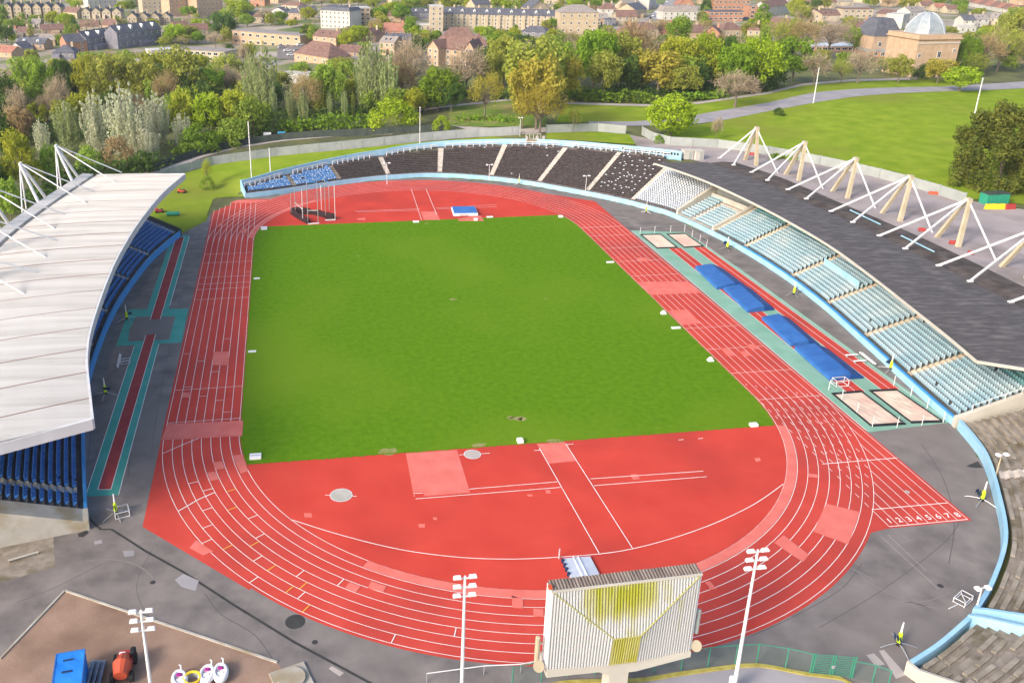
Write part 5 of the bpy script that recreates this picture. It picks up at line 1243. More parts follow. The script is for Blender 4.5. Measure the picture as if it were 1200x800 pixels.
# ------------------------------------------------------------------ trees
def crown_mesh(kind, seed):
    rg = random.Random(seed); mb = MB(); leaves = []
    def blob(c, r, n, s, flat=1.0, up=0.0):
        for _ in range(n):
            while True:
                d = np.array([rg.uniform(-1, 1) for _ in range(3)]); l = np.linalg.norm(d)
                if .25 < l < 1: break
            d = d / l * (l ** .4); p = np.array(c) + d * r * np.array([1, 1, flat])
            nrm = d + np.array([rg.gauss(0, .5) for _ in range(3)]) + (0, 0, up); nrm /= np.linalg.norm(nrm) + 1e-6
            a = np.cross(nrm, (rg.gauss(0, 1), rg.gauss(0, 1), rg.gauss(0, 1))); a /= np.linalg.norm(a) + 1e-6; b = np.cross(nrm, a)
            k = s * rg.uniform(.6, 1.3); mb.add([tuple(p - a * k - b * k * .6), tuple(p + a * k - b * k * .7), tuple(p + a * k * .8 + b * k * .7), tuple(p - a * k * .7 + b * k * .6)], [(0, 1, 2, 3)])
    tips = []
    if kind in ('round', 'wide'):
        N = 66
        for i in range(N):
            ph = rg.uniform(0, 6.283); ct = rg.uniform(-.75, 1); st = math.sqrt(1 - ct * ct); q = rg.uniform(.45, 1.0) ** .6
            rad = .5 * (1 + .15 * math.sin(3 * ph + seed) + .12 * math.sin(5 * ph + 2.3 * seed + 4 * ct) + rg.uniform(-.13, .13))
            c = (rad * q * st * math.cos(ph) * .82, rad * q * st * math.sin(ph) * .82, .54 + (.39 if ct > 0 else .37) * ct * q)
            r = rg.uniform(.085, .15); blob(c, r, 56, .0215, .8, .3)
            if i % 4 == 0: tips.append(c)
    elif kind == 'globe':
        for i in range(95):
            ct = 1 - 2 * (i + .5) / 95; ph = i * 2.39996 + rg.uniform(-.3, .3); st = math.sqrt(1 - ct * ct); q = rg.uniform(.74, 1.0)
            c = (.42 * q * st * math.cos(ph), .42 * q * st * math.sin(ph), .53 + (.39 if ct > 0 else .36) * ct * q)
            blob(c, rg.uniform(.08, .125), 46, .021, .8, .4)
            if i % 7 == 0: tips.append(c)
    elif kind == 'poplar':                             # feathery upright plumes of unequal height
        for i in range(26):
            ph = i * 2.39996 + rg.uniform(-.4, .4); r_ = .40 * math.sqrt((i + .3) / 26); tip = (1.0 - .30 * (r_ / .40) ** 2) * rg.uniform(.74, 1.0); z0 = .05 + .16 * rg.random()
            n_ = 9; x, y = r_ * math.cos(ph), r_ * math.sin(ph)
            for j in range(n_):
                f = j / (n_ - 1); sw = .58 + .50 * f ** .8
                c = (x * sw + rg.gauss(0, .012), y * sw + rg.gauss(0, .012), z0 + (tip - z0) * f)
                blob(c, (.088 - .058 * f) * rg.uniform(.8, 1.15), 20, .0165, .85)
            if i % 3 == 0: tips.append((x * .8, y * .8, tip * .8))
    elif kind == 'bush':
        for i in range(30):
            ph = rg.uniform(0, 6.283); ct = rg.uniform(0, 1); st = math.sqrt(1 - ct * ct)
            c = (.42 * st * math.cos(ph), .42 * st * math.sin(ph), .12 + .66 * ct); blob(c, rg.uniform(.13, .19), 60, .026, .8, .3)
    elif kind == 'conifer':
        for i in range(190):
            z = rg.uniform(.02, .95); ph = rg.uniform(0, 6.283); w = .5 * (1 - z ** 2.5) ** .52 * (1 + .10 * math.sin(4 * ph + 9 * z) + .08 * math.sin(7 * ph - 13 * z)); q = rg.uniform(.62, 1.06)
            c = (w * q * math.cos(ph), w * q * math.sin(ph), z)
            for j in range(3): blob((c[0], c[1], c[2] + .03 * j), .072, 46, .0125, 1.3)
    elif kind == 'bare':
        for i in range(44):
            ph = rg.uniform(0, 6.283); ct = rg.uniform(-.4, 1); st = math.sqrt(1 - ct * ct); q = rg.uniform(.5, 1)
            c = (.46 * q * st * math.cos(ph), .46 * q * st * math.sin(ph), .56 + .38 * ct * q); tips.append(c)
            for _ in range(34):
                d = np.array([rg.gauss(0, 1) for _ in range(3)]) + np.array(c) * 2 - (0, 0, .4); d /= np.linalg.norm(d)
                p = np.array(c) + np.array([rg.gauss(0, .06) for _ in range(3)]); e = p + d * rg.uniform(.05, .12); sd_ = np.cross(d, (rg.gauss(0, 1), rg.gauss(0, 1), rg.gauss(0, 1))); sd_ /= np.linalg.norm(sd_); sd_ *= .006
                mb.add([tuple(p - sd_), tuple(p + sd_), tuple(e + sd_ * .4), tuple(e - sd_ * .4)], [(0, 1, 2, 3)])
    me = mb.mesh(kind + '_crown', 'understory'); me.materials.clear(); me.materials.append(MATS['leaf_mid'])
    tb = MB(); h0 = {'globe': .4, 'round': .42, 'wide': .4, 'poplar': .9, 'bush': .4, 'conifer': .5, 'bare': .45}[kind]
    tb.tube([(0, 0, -.03), (.008, 0, h0 * .5), (-.005, .005, h0), (0, 0, min(.9, h0 + .25))], [.026, .02, .014, .005], 7)
    if kind in ('round', 'wide', 'bare', 'poplar', 'globe'):
        for c in tips[:14 if kind != 'bare' else 26]:
            z0 = h0 * rg.uniform(.55, 1.0) if kind != 'poplar' else c[2] * .6
            tb.tube([(0, 0, z0), (c[0] * .5, c[1] * .5, z0 + (c[2] - z0) * .6), c], [.011, .007, .003], 5)
    tm = tb.mesh(kind + '_trunk', 'bark'); return me, tm
mat('bark', (.13, .105, .085), (.20, .17, .14), .95, 6)
mat('bark_pale', (.36, .32, .27), (.45, .41, .36), .95, 6)
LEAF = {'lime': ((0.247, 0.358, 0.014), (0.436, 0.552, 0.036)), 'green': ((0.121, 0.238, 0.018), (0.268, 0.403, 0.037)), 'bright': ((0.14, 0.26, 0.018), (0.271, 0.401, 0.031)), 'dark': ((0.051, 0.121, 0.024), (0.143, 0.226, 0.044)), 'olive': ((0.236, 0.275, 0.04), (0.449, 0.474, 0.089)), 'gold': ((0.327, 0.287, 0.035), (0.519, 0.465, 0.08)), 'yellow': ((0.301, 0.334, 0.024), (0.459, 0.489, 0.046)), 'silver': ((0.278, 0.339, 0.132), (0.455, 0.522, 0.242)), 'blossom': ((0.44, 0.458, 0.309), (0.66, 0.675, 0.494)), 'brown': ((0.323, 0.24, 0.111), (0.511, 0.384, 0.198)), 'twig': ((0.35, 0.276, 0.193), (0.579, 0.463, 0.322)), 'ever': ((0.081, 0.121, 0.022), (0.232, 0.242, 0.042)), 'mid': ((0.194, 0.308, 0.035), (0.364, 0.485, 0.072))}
for k, (c1, c2) in LEAF.items(): mat('leaf_' + k, c1, c2, .75, 4.0 if k != 'ever' else 7, 3, (.3, .7), rnd=.12, translucent=.45, spec=.15)
CROWN = {}
for kd, nv in (('round', 6), ('globe', 2), ('poplar', 4), ('bush', 2), ('conifer', 1), ('bare', 3)):
    CROWN[kd] = [crown_mesh(kd, 11 * i + len(kd)) for i in range(nv)]
tcount = [0]
def plant(p, h, w, kind, leaf, label, group, name=None, parts=True):
    i = tcount[0]; tcount[0] += 1; rg = random.Random(i * 7 + 1)
    me, tm = CROWN[kind][i % len(CROWN[kind])]
    nm = name or {'globe': 'tree', 'round': 'tree', 'poplar': 'poplar_tree', 'bush': 'bush', 'conifer': 'evergreen_tree', 'bare': 'bare_tree'}[kind]
    t = thing(nm, label, 'bush' if kind == 'bush' else 'tree', p, group, world=False)
    t.rotation_euler = (0, 0, rg.uniform(0, 6.28)); t.scale = (w, w * rg.uniform(.9, 1.1), h)
    c = link_mesh('crown', me, t); c.material_slots[0].link = 'OBJECT'; c.material_slots[0].material = MATS['leaf_' + leaf]
    if kind != 'bush':
        k = link_mesh('trunk', tm, t)
        if leaf in ('blossom', 'silver'): k.material_slots[0].link = 'OBJECT'; k.material_slots[0].material = MATS['bark_pale']
    return t
def tree(u, vb, vt, wpx, kind, leaf, label, group=None, name=None):
    p = Gt(u, vb); h = height_to(p, vt); w = wpx * depth_of(p) / FPX
    k = {'globe': 1.0, 'round': 1.0, 'poplar': 1.15, 'bush': .92, 'conifer': 1.0, 'bare': 1.0}[kind]
    return plant(p, max(h, 1.5) * 1.02, w * k, kind, leaf, label, group, name)
BEH = 'trees of the belt behind the stadium fence'
TREES = [
 # u, vbase, vtop, width, kind, leaf, label
 (785, 161, 109, 60, 'globe', 'lime', 'round bright lime-green tree at the hoarding beside the park road'),
 (513, 131, 77, 46, 'globe', 'bright', 'bright green oval tree standing alone on the far bank'),
 (462, 154, 110, 62, 'bush', 'lime', 'dome-shaped lime bush at the grey fence'),
 (311, 140, 46, 36, 'poplar', 'silver', 'tallest silvery poplar left of centre'), (296, 138, 60, 24, 'poplar', 'silver', 'silvery poplar touching the left side of the tallest one'),
 (437, 132, 38, 34, 'poplar', 'silver', 'tall silvery poplar behind the lime dome bush'), (456, 133, 58, 26, 'poplar', 'silver', 'shorter silvery poplar right of the tall one behind the dome bush'), (425, 130, 56, 22, 'poplar', 'silver', 'shorter silvery poplar left of the tall one behind the dome bush'),
 (322, 156, 96, 11, 'poplar', 'silver', 'thin young poplar rising from the hedge, leftmost'), (342, 142, 100, 16, 'poplar', 'silver', 'stocky young poplar, second from the left'), (357, 152, 100, 14, 'poplar', 'silver', 'slanting young poplar, third from the left'),
 (387, 146, 105, 8, 'poplar', 'silver', 'narrow young poplar, fourth from the left'), (404, 144, 103, 9, 'poplar', 'silver', 'narrow young poplar, fifth from the left'), (414, 141, 106, 5, 'poplar', 'olive', 'stick-thin young poplar beside the dome bush'), (424, 133, 108, 5, 'poplar', 'silver', 'stick-thin pale poplar left of the dome bush'),
 (148, 182, 93, 42, 'poplar', 'blossom', 'tallest white-blossomed tree left of centre'), (116, 180, 104, 34, 'poplar', 'blossom', 'white-blossomed tree left of the tallest one'), (186, 170, 105, 34, 'poplar', 'blossom', 'white-blossomed tree right of the tallest one'), (166, 186, 122, 34, 'poplar', 'blossom', 'lower white-blossomed tree in front of the tallest one'), (215, 176, 130, 24, 'poplar', 'blossom', 'small white-blossomed tree nearest the grey fence'),
 (82, 180, 115, 34, 'poplar', 'silver', 'pale grey-green tree left of the blossoming trees'), (52, 182, 138, 20, 'poplar', 'blossom', 'small white-blossomed tree at the far left'), (176, 190, 148, 28, 'poplar', 'blossom', 'lowest white-blossomed tree at the dark fence'),
 (28, 232, 152, 48, 'round', 'yellow', 'yellow-green tree behind the white roof masts'), (4, 200, 125, 40, 'round', 'dark', 'dark tree at the left edge above the masts'), (24, 172, 120, 44, 'round', 'brown', 'brownish bush-like tree above the yellow-green one'), (62, 225, 165, 30, 'round', 'mid', 'green tree between the two nearest white masts'), (108, 200, 165, 40, 'bush', 'mid', 'green bush behind the left roof corner'), (140, 198, 155, 40, 'bush', 'brown', 'brownish bush below the blossoming trees'), (165, 202, 172, 34, 'bush', 'dark', 'dark bush at the fence corner above the left roof'),
 (-6, 240, 180, 40, 'round', 'dark', 'dark tree cut by the left edge behind the masts'), (14, 262, 205, 36, 'round', 'mid', 'green tree under the leftmost mast'),
 (12, 150, 82, 44, 'round', 'dark', 'dark tree at the left edge below the houses'), (40, 130, 60, 52, 'round', 'mid', 'mid-green tree below the left houses'), (56, 142, 66, 36, 'round', 'green', 'greener tree between two olive ones at left'), (78, 128, 74, 34, 'conifer', 'dark', 'dark conifer among the left trees'), (70, 150, 88, 34, 'bare', 'twig', 'bare brown tree in front of the dark conifer'), (24, 158, 102, 26, 'bare', 'twig', 'bare tree with pale limbs at left'),
 (104, 128, 58, 36, 'round', 'yellow', 'yellow-green tree left of the wide olive one'), (135, 132, 58, 62, 'round', 'olive', 'wide olive-brown tree above the blossoms'), (172, 132, 64, 50, 'round', 'olive', 'olive tree right of the wide olive-brown one'), (213, 128, 54, 58, 'round', 'olive', 'yellowish olive tree below the low white roofs'), (249, 124, 76, 36, 'round', 'green', 'green tree right of the yellowish olive one'), (196, 138, 84, 40, 'bare', 'brown', 'thin brown tree among the olive trees'),
 (216, 165, 98, 40, 'round', 'yellow', 'yellow-green tree behind the curving fence, left of three'), (246, 164, 104, 44, 'round', 'lime', 'yellow-green tree behind the curving fence, middle of three'), (276, 160, 100, 46, 'round', 'yellow', 'yellow-green tree behind the curving fence, right of three'), (236, 178, 140, 50, 'bush', 'green', 'green bush at the curving fence'), (272, 170, 134, 50, 'bush', 'mid', 'green bush right of the one at the curving fence'),
 (384, 134, 68, 46, 'round', 'mid', 'yellow-olive tree behind the thin young poplars'), (360, 140, 84, 40, 'bare', 'brown', 'bare brownish tree behind the stocky poplar'), (482, 116, 45, 46, 'bare', 'twig', 'large bare grey-brown tree left of the bright green one'), (472, 122, 70, 40, 'bare', 'brown', 'bare tree between the silver poplars and the bright green tree'),
 (546, 114, 54, 50, 'bare', 'twig', 'wide bare greyish tree right of the bright green one'), (498, 126, 84, 30, 'bush', 'dark', 'dark shrub behind the bright green tree'), (536, 118, 84, 34, 'bush', 'dark', 'dark shrub right of the bright green tree'), (517, 154, 133, 22, 'bush', 'lime', 'small lime bush by the path at the fence'), (568, 138, 84, 42, 'bare', 'gold', 'half-bare orange tree on the far bank'),
 (590, 104, 34, 46, 'round', 'olive', 'tall olive tree in front of the cream terrace'), (575, 108, 62, 34, 'round', 'olive', 'smaller olive tree left of the tall one'), (562, 104, 52, 22, 'round', 'dark', 'dark green tree beside the brown-roofed flats'),
 (628, 152, 60, 74, 'round', 'gold', 'largest golden-olive tree behind the terrace platform'), (632, 158, 96, 62, 'bare', 'gold', 'brownish tree standing at the terrace platform'), (622, 128, 38, 78, 'round', 'olive', 'olive crown rising behind the largest golden-olive tree'), (612, 150, 84, 40, 'round', 'olive', 'olive tree at the left foot of the largest golden-olive one'),
 (662, 122, 62, 36, 'round', 'gold', 'golden tree right of the largest one'), (655, 120, 42, 40, 'round', 'mid', 'green-olive tree behind the golden one'), (694, 110, 28, 56, 'round', 'bright', 'vivid green tree above the dark hedge'), (722, 104, 30, 54, 'round', 'olive', 'brownish tree right of the vivid green one'), (706, 116, 55, 46, 'round', 'olive', 'olive tree below the vivid green one'), (745, 100, 26, 56, 'bare', 'brown', 'bare brownish tree behind the orange-gold one'), (735, 112, 64, 34, 'round', 'dark', 'dark tree in the gap left of the orange-gold one'),
 (770, 113, 54, 64, 'round', 'gold', 'orange-gold tree in the middle of the park trees'), (790, 106, 38, 56, 'round', 'yellow', 'yellow-lime crown behind the orange-gold tree'), (824, 104, 32, 44, 'round', 'lime', 'lime-green tree right of the orange-gold one'), (815, 110, 70, 34, 'round', 'dark', 'dark tree with bluish gap right of the orange-gold one'), (800, 116, 72, 40, 'round', 'olive', 'olive tree between the orange-gold and dark ones'), (792, 56, 18, 34, 'round', 'bright', 'green tree in front of the long white building'),
 (861, 126, 82, 56, 'bare', 'twig', 'spreading bare brown tree on the verge'), (860, 112, 46, 50, 'round', 'bright', 'vivid green tree behind the spreading bare one'), (885, 110, 36, 56, 'round', 'lime', 'lime tree behind the vivid green one'), (893, 104, 66, 40, 'round', 'green', 'green tree right of the spreading bare one'), (850, 100, 46, 24, 'conifer', 'dark', 'dark narrow conifer behind the vivid green tree'),
 (928, 98, 42, 50, 'round', 'green', 'green tree above the path, left of the bare pair'), (905, 102, 76, 34, 'bush', 'dark', 'dark shrub at the bend of the path'), (940, 72, 22, 44, 'bare', 'brown', 'bare tree before the low yellow houses'), (915, 70, 22, 40, 'bare', 'olive', 'pale olive tree before the yellow houses, left side'), (970, 66, 24, 50, 'bare', 'twig', 'bare pinkish tree before the yellow houses, right side'),
 (953, 101, 62, 38, 'bare', 'twig', 'bare brown tree beside the white pole'), (1005, 98, 57, 48, 'bare', 'twig', 'bare whitish tree below the station roofs'), (985, 98, 70, 26, 'bare', 'olive', 'thin olive tree between the bare pair'), (1000, 62, 30, 28, 'round', 'mid', 'green tree before the grey pyramid roof'), (1052, 98, 62, 32, 'round', 'olive', 'small olive tree below the brick tower, left'), (1035, 90, 66, 28, 'bare', 'olive', 'thin olive tree at the low brick wall'), (1098, 98, 66, 36, 'round', 'gold', 'orange-yellow tree in front of the domed brick building'), (1078, 94, 72, 20, 'bush', 'dark', 'dark shrub at the arches of the brick building'),
 (1124, 108, 77, 50, 'round', 'lime', 'flat-topped lime tree beside the road'), (1130, 88, 46, 30, 'conifer', 'green', 'dark conifer right of the domed brick building'), (1150, 86, 40, 46, 'bare', 'brown', 'bare brownish tree at the right background'), (1168, 84, 30, 46, 'bare', 'olive', 'bare olive tree at the right background'), (1180, 80, 46, 36, 'round', 'green', 'green tree near the right edge of the park'), (1192, 70, 10, 40, 'round', 'olive', 'tall olive tree at the right edge'), (1202, 84, 40, 40, 'bare', 'brown', 'bare tree cut by the right edge'), (1142, 90, 62, 30, 'bare', 'olive', 'pale twiggy tree above the road bend'),
 (1168, 218, 128, 106, 'conifer', 'ever', 'large dark evergreen by the right edge'), (1210, 224, 160, 56, 'conifer', 'ever', 'smaller evergreen cut by the right edge'),
 (912, 136, 125, 15, 'bush', 'dark', 'small dark shrub alone on the lawn'), (672, 156, 125, 16, 'bare', 'olive', 'small sapling at the white hoarding'), (838, 164, 137, 16, 'bare', 'twig', 'thin bare sapling behind the hoarding'), (772, 168, 156, 14, 'bush', 'green', 'low green shrub at the hoarding corner'),
 (330, 104, 82, 30, 'round', 'olive', 'olive tree in front of the low white shed'), (300, 92, 68, 26, 'bare', 'brown', 'brown bare tree left of the tallest silver poplar, near the flats'), (268, 98, 74, 34, 'round', 'mid', 'green tree under the long pinkish flats'), (352, 92, 72, 30, 'round', 'mid', 'green tree below the brown pyramid-roofed hall'), (400, 90, 66, 32, 'round', 'olive', 'olive tree below the yellow tree and the low brown house'), (232, 84, 62, 34, 'round', 'yellow', 'yellow-green tree in front of the school block'), (190, 80, 62, 30, 'round', 'olive', 'olive tree in front of the low pale school roof'), (150, 76, 60, 30, 'bare', 'brown', 'brown bare tree below the dark slate terrace'), (110, 78, 60, 34, 'round', 'mid', 'green tree below the sunlit brick end house'), (70, 84, 68, 30, 'round', 'olive', 'olive tree under the dark blue hipped roof'), (30, 82, 66, 34, 'round', 'mid', 'green tree below the white-gabled bungalow'), (445, 84, 66, 26, 'bare', 'twig', 'bare tree below the plain pinkish gable'), (478, 80, 56, 30, 'bare', 'brown', 'brownish tree left of the brown-roofed flats'),
 (243, 218, 186, 14, 'bare', 'yellow', 'thin sapling on the corner grass'), (243, 222, 204, 18, 'bush', 'mid', 'low bush on the corner grass'),
]
for a in TREES: tree(*a[:6], a[6], BEH if a[1] < 260 else None)
# hedges and undergrowth: one object each, uncountable shrubs
def hedge(seq, wpx_, vt, leaf, name, label):
    t = None; mb = MB()
    P = catmull([Gt(*q) for q in seq], 2.2); rg = random.Random(int(seq[0][0]))
    for p in P:
        hh = rg.uniform(.75, 1.15) * vt
        for _ in range(int(34 * vt / 2.5)):
            c = p + np.array([rg.gauss(0, wpx_), rg.gauss(0, wpx_), rg.uniform(.1, 1) * hh]); n_ = np.array([rg.gauss(0, 1), rg.gauss(0, 1), abs(rg.gauss(0, 1)) + .3]); n_ /= np.linalg.norm(n_)
            a = np.cross(n_, (rg.gauss(0, 1), rg.gauss(0, 1), rg.gauss(0, 1))); a /= np.linalg.norm(a); b = np.cross(n_, a); k = rg.uniform(.25, .5)
            mb.add([tuple(c - a * k - b * k), tuple(c + a * k - b * k), tuple(c + a * k + b * k), tuple(c - a * k + b * k)], [(0, 1, 2, 3)])
    o = mb.build(name, 'leaf_' + leaf); o['kind'] = 'stuff'; tag(o, label, 'hedge'); return o
hedge([(300, 158), (330, 155), (360, 153), (400, 151), (435, 150)], 1.4, 4.5, 'green', 'hedge', 'continuous green hedge behind the dark fence at the thin poplars')
hedge([(210, 182), (235, 174), (260, 168), (290, 163)], 1.6, 4, 'mid', 'undergrowth', 'green undergrowth along the curving fence at left')
hedge([(668, 117), (700, 119), (730, 120), (757, 121)], 1.5, 4, 'green', 'hedge', 'flowering dark green hedge along the park path')
hedge([(800, 118), (825, 117), (845, 115)], 1.4, 3, 'green', 'hedge', 'green hedge below the dark tree with bluish gap')
hedge([(905, 186), (960, 190), (1010, 199), (1060, 211), (1090, 220)], .6, 1.2, 'bright', 'long_grass', 'strip of long grass on the lawn side of the hoarding')
hedge([(540, 142), (570, 141), (600, 142)], 1.8, 1.6, 'green', 'undergrowth', 'rough green undergrowth on the far bank')
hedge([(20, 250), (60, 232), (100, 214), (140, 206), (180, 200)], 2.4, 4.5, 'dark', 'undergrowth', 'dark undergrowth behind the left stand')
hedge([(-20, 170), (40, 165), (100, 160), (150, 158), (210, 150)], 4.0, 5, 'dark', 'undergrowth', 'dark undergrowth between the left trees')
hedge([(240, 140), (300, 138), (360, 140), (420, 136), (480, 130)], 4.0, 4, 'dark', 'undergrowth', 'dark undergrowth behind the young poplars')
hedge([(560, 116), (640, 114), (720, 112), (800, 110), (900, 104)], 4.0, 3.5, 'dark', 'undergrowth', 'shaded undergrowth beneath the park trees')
# ------------------------------------------------------------------ fences and hoardings
def panel_fence(seq, h, m, label, name='palisade_fence', seg=6.0, dz=0, pm=None):
    P = catmull([Gt(*q) for q in seq], seg); t = thing(name, label, 'fence', P[0])
    for a, b in zip(P[:-1], P[1:]):
        za, zb_ = a[2] - .15, b[2] - .15; d = (b - a)[:2]; d = d / np.hypot(*d) * .06; nn = (-d[1] * .7, d[0] * .7); e = .1
        mb = MB(); a2, b2 = a[:2] + d * 2, b[:2] - d * 2
        mb.loft([[(p[0] + s * nn[0], p[1] + s * nn[1], z) for s, z in ((-1, z0), (-1, z0 + h), (1, z0 + h), (1, z0))] for p, z0 in ((a2, za), (b2, zb_))], closed=True, caps=True); mb.build('panel', m, t)
    for p in P: MB().box((p[0], p[1], p[2] + h / 2 - .1), (.18, .18, h + .25)).build('post', pm or m, t)
    return t
panel_fence([(150, 229), (175, 217), (200, 207), (225, 200), (250, 193.5), (275, 190), (300, 186.5), (325, 183), (350, 180.5), (400, 175.5), (450, 170.5), (507, 164.5), (560, 160.5), (600, 158.5), (608, 158)], 2.7, 'palisade', 'long grey panel fence curving behind the far terrace', seg=7.5, pm='galv')
panel_fence([(640, 156), (670, 155), (700, 154), (733, 157)], 2.6, 'hoarding', 'pale hoarding behind the strip of grass beside the lime tree', 'hoarding', 6.5)
panel_fence([(752, 158), (764, 165), (785, 170.5), (812, 172), (840, 173.5), (870, 177.5), (900, 182), (930, 187.5), (960, 193.5), (1000, 202), (1060, 217), (1100, 229), (1130, 239)], 2.6, 'hoarding', 'long pale hoarding between the concourse and the park lawn', 'hoarding', 6.5)
panel_fence([(175, 203), (200, 194), (230, 184), (262, 176), (290, 170), (330, 164.5), (380, 161), (430, 159), (480, 156), (520, 154)], 2.4, 'darkfence', 'dark mesh fence along the service path under the trees', 'mesh_fence', 8.0)
for u, v, m_, lab in ((313.5, 163, 'whiteplastic', 'white sign on the dark fence, left of the blue one'), (330, 162, 'signblue', 'blue sign on the dark fence')):
    p = Gt(u, v); r = thing('sign', lab, 'sign', p + (0, -.5, 0), 'signs on the dark fence', world=False)
    MB().box((0, -.3, 1.7), (2.4, .08, 1.1)).build('board', m_, r)
    for s in (-.9, .9): MB().box((s, -.2, .8), (.1, .1, 1.7)).build('post', 'galv', r)

# ------------------------------------------------------------------ town
WIN = {}; BOX = []
def window_mesh(w, h):
    k = (round(w, 1), round(h, 1))
    if k not in WIN:
        mb = MB(); mb.cur = 0; mb.box((0, -.03, 0), (w + .25, .1, h + .25)); mb.cur = 1; mb.box((0, -.085, 0), (w, .03, h)); mb.cur = 0; mb.box((0, -.105, 0), (.08, .03, h))
        WIN[k] = mb.mesh('window', ['window_white', 'glass'])
    return WIN[k]
def building(u0, v0, u1, v1, veave, dep, wall, roof, label, name='house', kind='gable', rh=3.0, cols=3, fl=2, chim=1, group=None, cat='house', win=(1.0, 1.4), side=True, dormer=0, bays=0, uright=None):
    a, b = Gt(u0, v0), Gt(u1, v1); z = min(a[2], b[2]); a[2] = b[2] = z
    W = np.hypot(*(b - a)[:2]); rz = math.atan2(b[1] - a[1], b[0] - a[0]); H = max(2.5, height_to(a, veave)); BOX.append((u0, u1, veave - 7, max(v0, v1)))
    t = thing(name, label, cat, a, group, world=False); t.rotation_euler = (0, 0, rz)
    mb = MB(); mb.box((W / 2, dep / 2, H / 2 - .5), (W, dep, H + 1))
    if kind == 'gable': pass
    for i in range(bays):
        x = W * (i + .5) / bays; mb.prism([(x - W / bays * .22, .05), (x - W / bays * .14, -.9), (x + W / bays * .14, -.9), (x + W / bays * .22, .05)], -.5, H * .92)
    if kind == 'gablefront': mb.loft([[(0, y, H), (W, y, H), (W / 2, y, H + rh)] for y in (.02, dep - .02)], closed=True, caps=True)
    if kind == 'gable': mb.loft([[(x, 0.02, H), (x, dep - .02, H), (x, dep / 2, H + rh)] for x in (.02, W - .02)], closed=True, caps=True)
    mb.build('wall', wall, t)
    e = .35; rb = MB()
    if kind == 'gable':
        rb.loft([[(x, -e, H - .15), (x, dep / 2, H + rh), (x, dep + e, H - .15), (x, dep / 2, H + rh - .25)] for x in (-e, W + e)], closed=True, caps=True)
    elif kind == 'gablefront':
        rb.loft([[(-e, y, H - .15), (W / 2, y, H + rh + .1), (W + e, y, H - .15), (W / 2, y, H + rh - .2)] for y in (-e, dep + e)], closed=True, caps=True)
    elif kind == 'hip':
        q = min(W, dep) / 2 * .95; c = [(-e, -e, H), (W + e, -e, H), (W + e, dep + e, H), (-e, dep + e, H)]
        r1, r2 = ((q, dep / 2, H + rh), (W - q, dep / 2, H + rh)) if W >= dep else ((W / 2, q, H + rh), (W / 2, dep - q, H + rh))
        if W >= dep: rb.add(c + [r1, r2], [(0, 1, 5, 4), (1, 2, 5), (2, 3, 4, 5), (3, 0, 4), (3, 2, 1, 0)])
        else: rb.add(c + [r1, r2], [(0, 1, 4), (1, 2, 5, 4), (2, 3, 5), (3, 0, 4, 5), (3, 2, 1, 0)])
    elif kind == 'flat':
        rb.box((W / 2, dep / 2, H + .15), (W + .5, dep + .5, .35))
    elif kind == 'mansard':
        rb.loft([[(x, y, z_) for x, y in ((-k, -k), (W + k, -k), (W + k, dep + k), (-k, dep + k))] for k, z_ in ((.3, H), (-1.2, H + rh), (-1.6, H + rh + .2))], closed=True, caps=True)
    ro = rb.build('roof', roof, t)
    for i in range(chim):
        x = W * (i + .5) / chim + (.3 if chim == 1 else 0) if chim > 1 else W * .8
        zc = H + (rh * .7 if kind != 'flat' else .3); MB().box((x, dep * .52, zc + rh * .2 + .6), (1.1, .7, 2.6)).build('chimney', 'stock' if wall != 'brickorange' else 'brickorange', ro)
    for i in range(dormer):
        x = W * (i + .5) / dormer; y = dep * .2
        d = MB(); d.loft([[(x - .8, yy, H + .3), (x - .8, yy, H + rh * .55), (x, yy, H + rh * .85), (x + .8, yy, H + rh * .55), (x + .8, yy, H + .3)] for yy in (y - .6, dep * .5)], closed=True, caps=True); d.build('dormer', 'window_white', ro)
        link_mesh('dormer_window', window_mesh(.9, 1.0), ro, (x, y - .62, H + rh * .4))
    if group == 'small houses in the distant streets' or group == g0:
        q_ = random.Random(int(u0 * 31 + v0 * 7)); k_ = q_.random()
        if k_ < .6: x_ = W * q_.uniform(.2, .75); MB().loft([[(x_ + e_, y_, z_) for y_, z_ in ((.1, -.4), (-2.4, -.4), (-2.4, min(2.4, H * .8)), (.1, min(3.1, H * .95)))] for e_ in (-W * .17, W * .17)], closed=True, caps=True).build('extension', wall, t)
        if k_ > .35 and kind == 'gable':
            for x_ in (W * .3, W * .62): MB().loft([[(x_ + e_, dep * a_, H - .1 + (rh + .1) * a_ * 2 + .08) for e_ in (-.45, .45)] for a_ in (.18, .32)]).build('skylight', 'glass', ro)
    me = window_mesh(*win)
    for f in range(fl):
        for c in range(cols):
            x = W * (c + .5) / cols; zz = H * (f + .55) / fl
            y = -.92 if bays and (c * bays // cols) >= 0 and abs(((c + .5) / cols * bays) % 1 - .5) < .16 else 0.0
            link_mesh('window', me, t, (x, y - .01, zz))
    if kind in ('gable', 'hip', 'gablefront') and fl > 1 and cols > 1:
        MB().box((W * .5 / cols + W / cols * .45, -.04, 1.05), (1.0, .1, 2.1)).build('door', 'binblue' if len(label) % 2 else 'wood', t)
    return t
g0 = 'houses of the town behind the park'
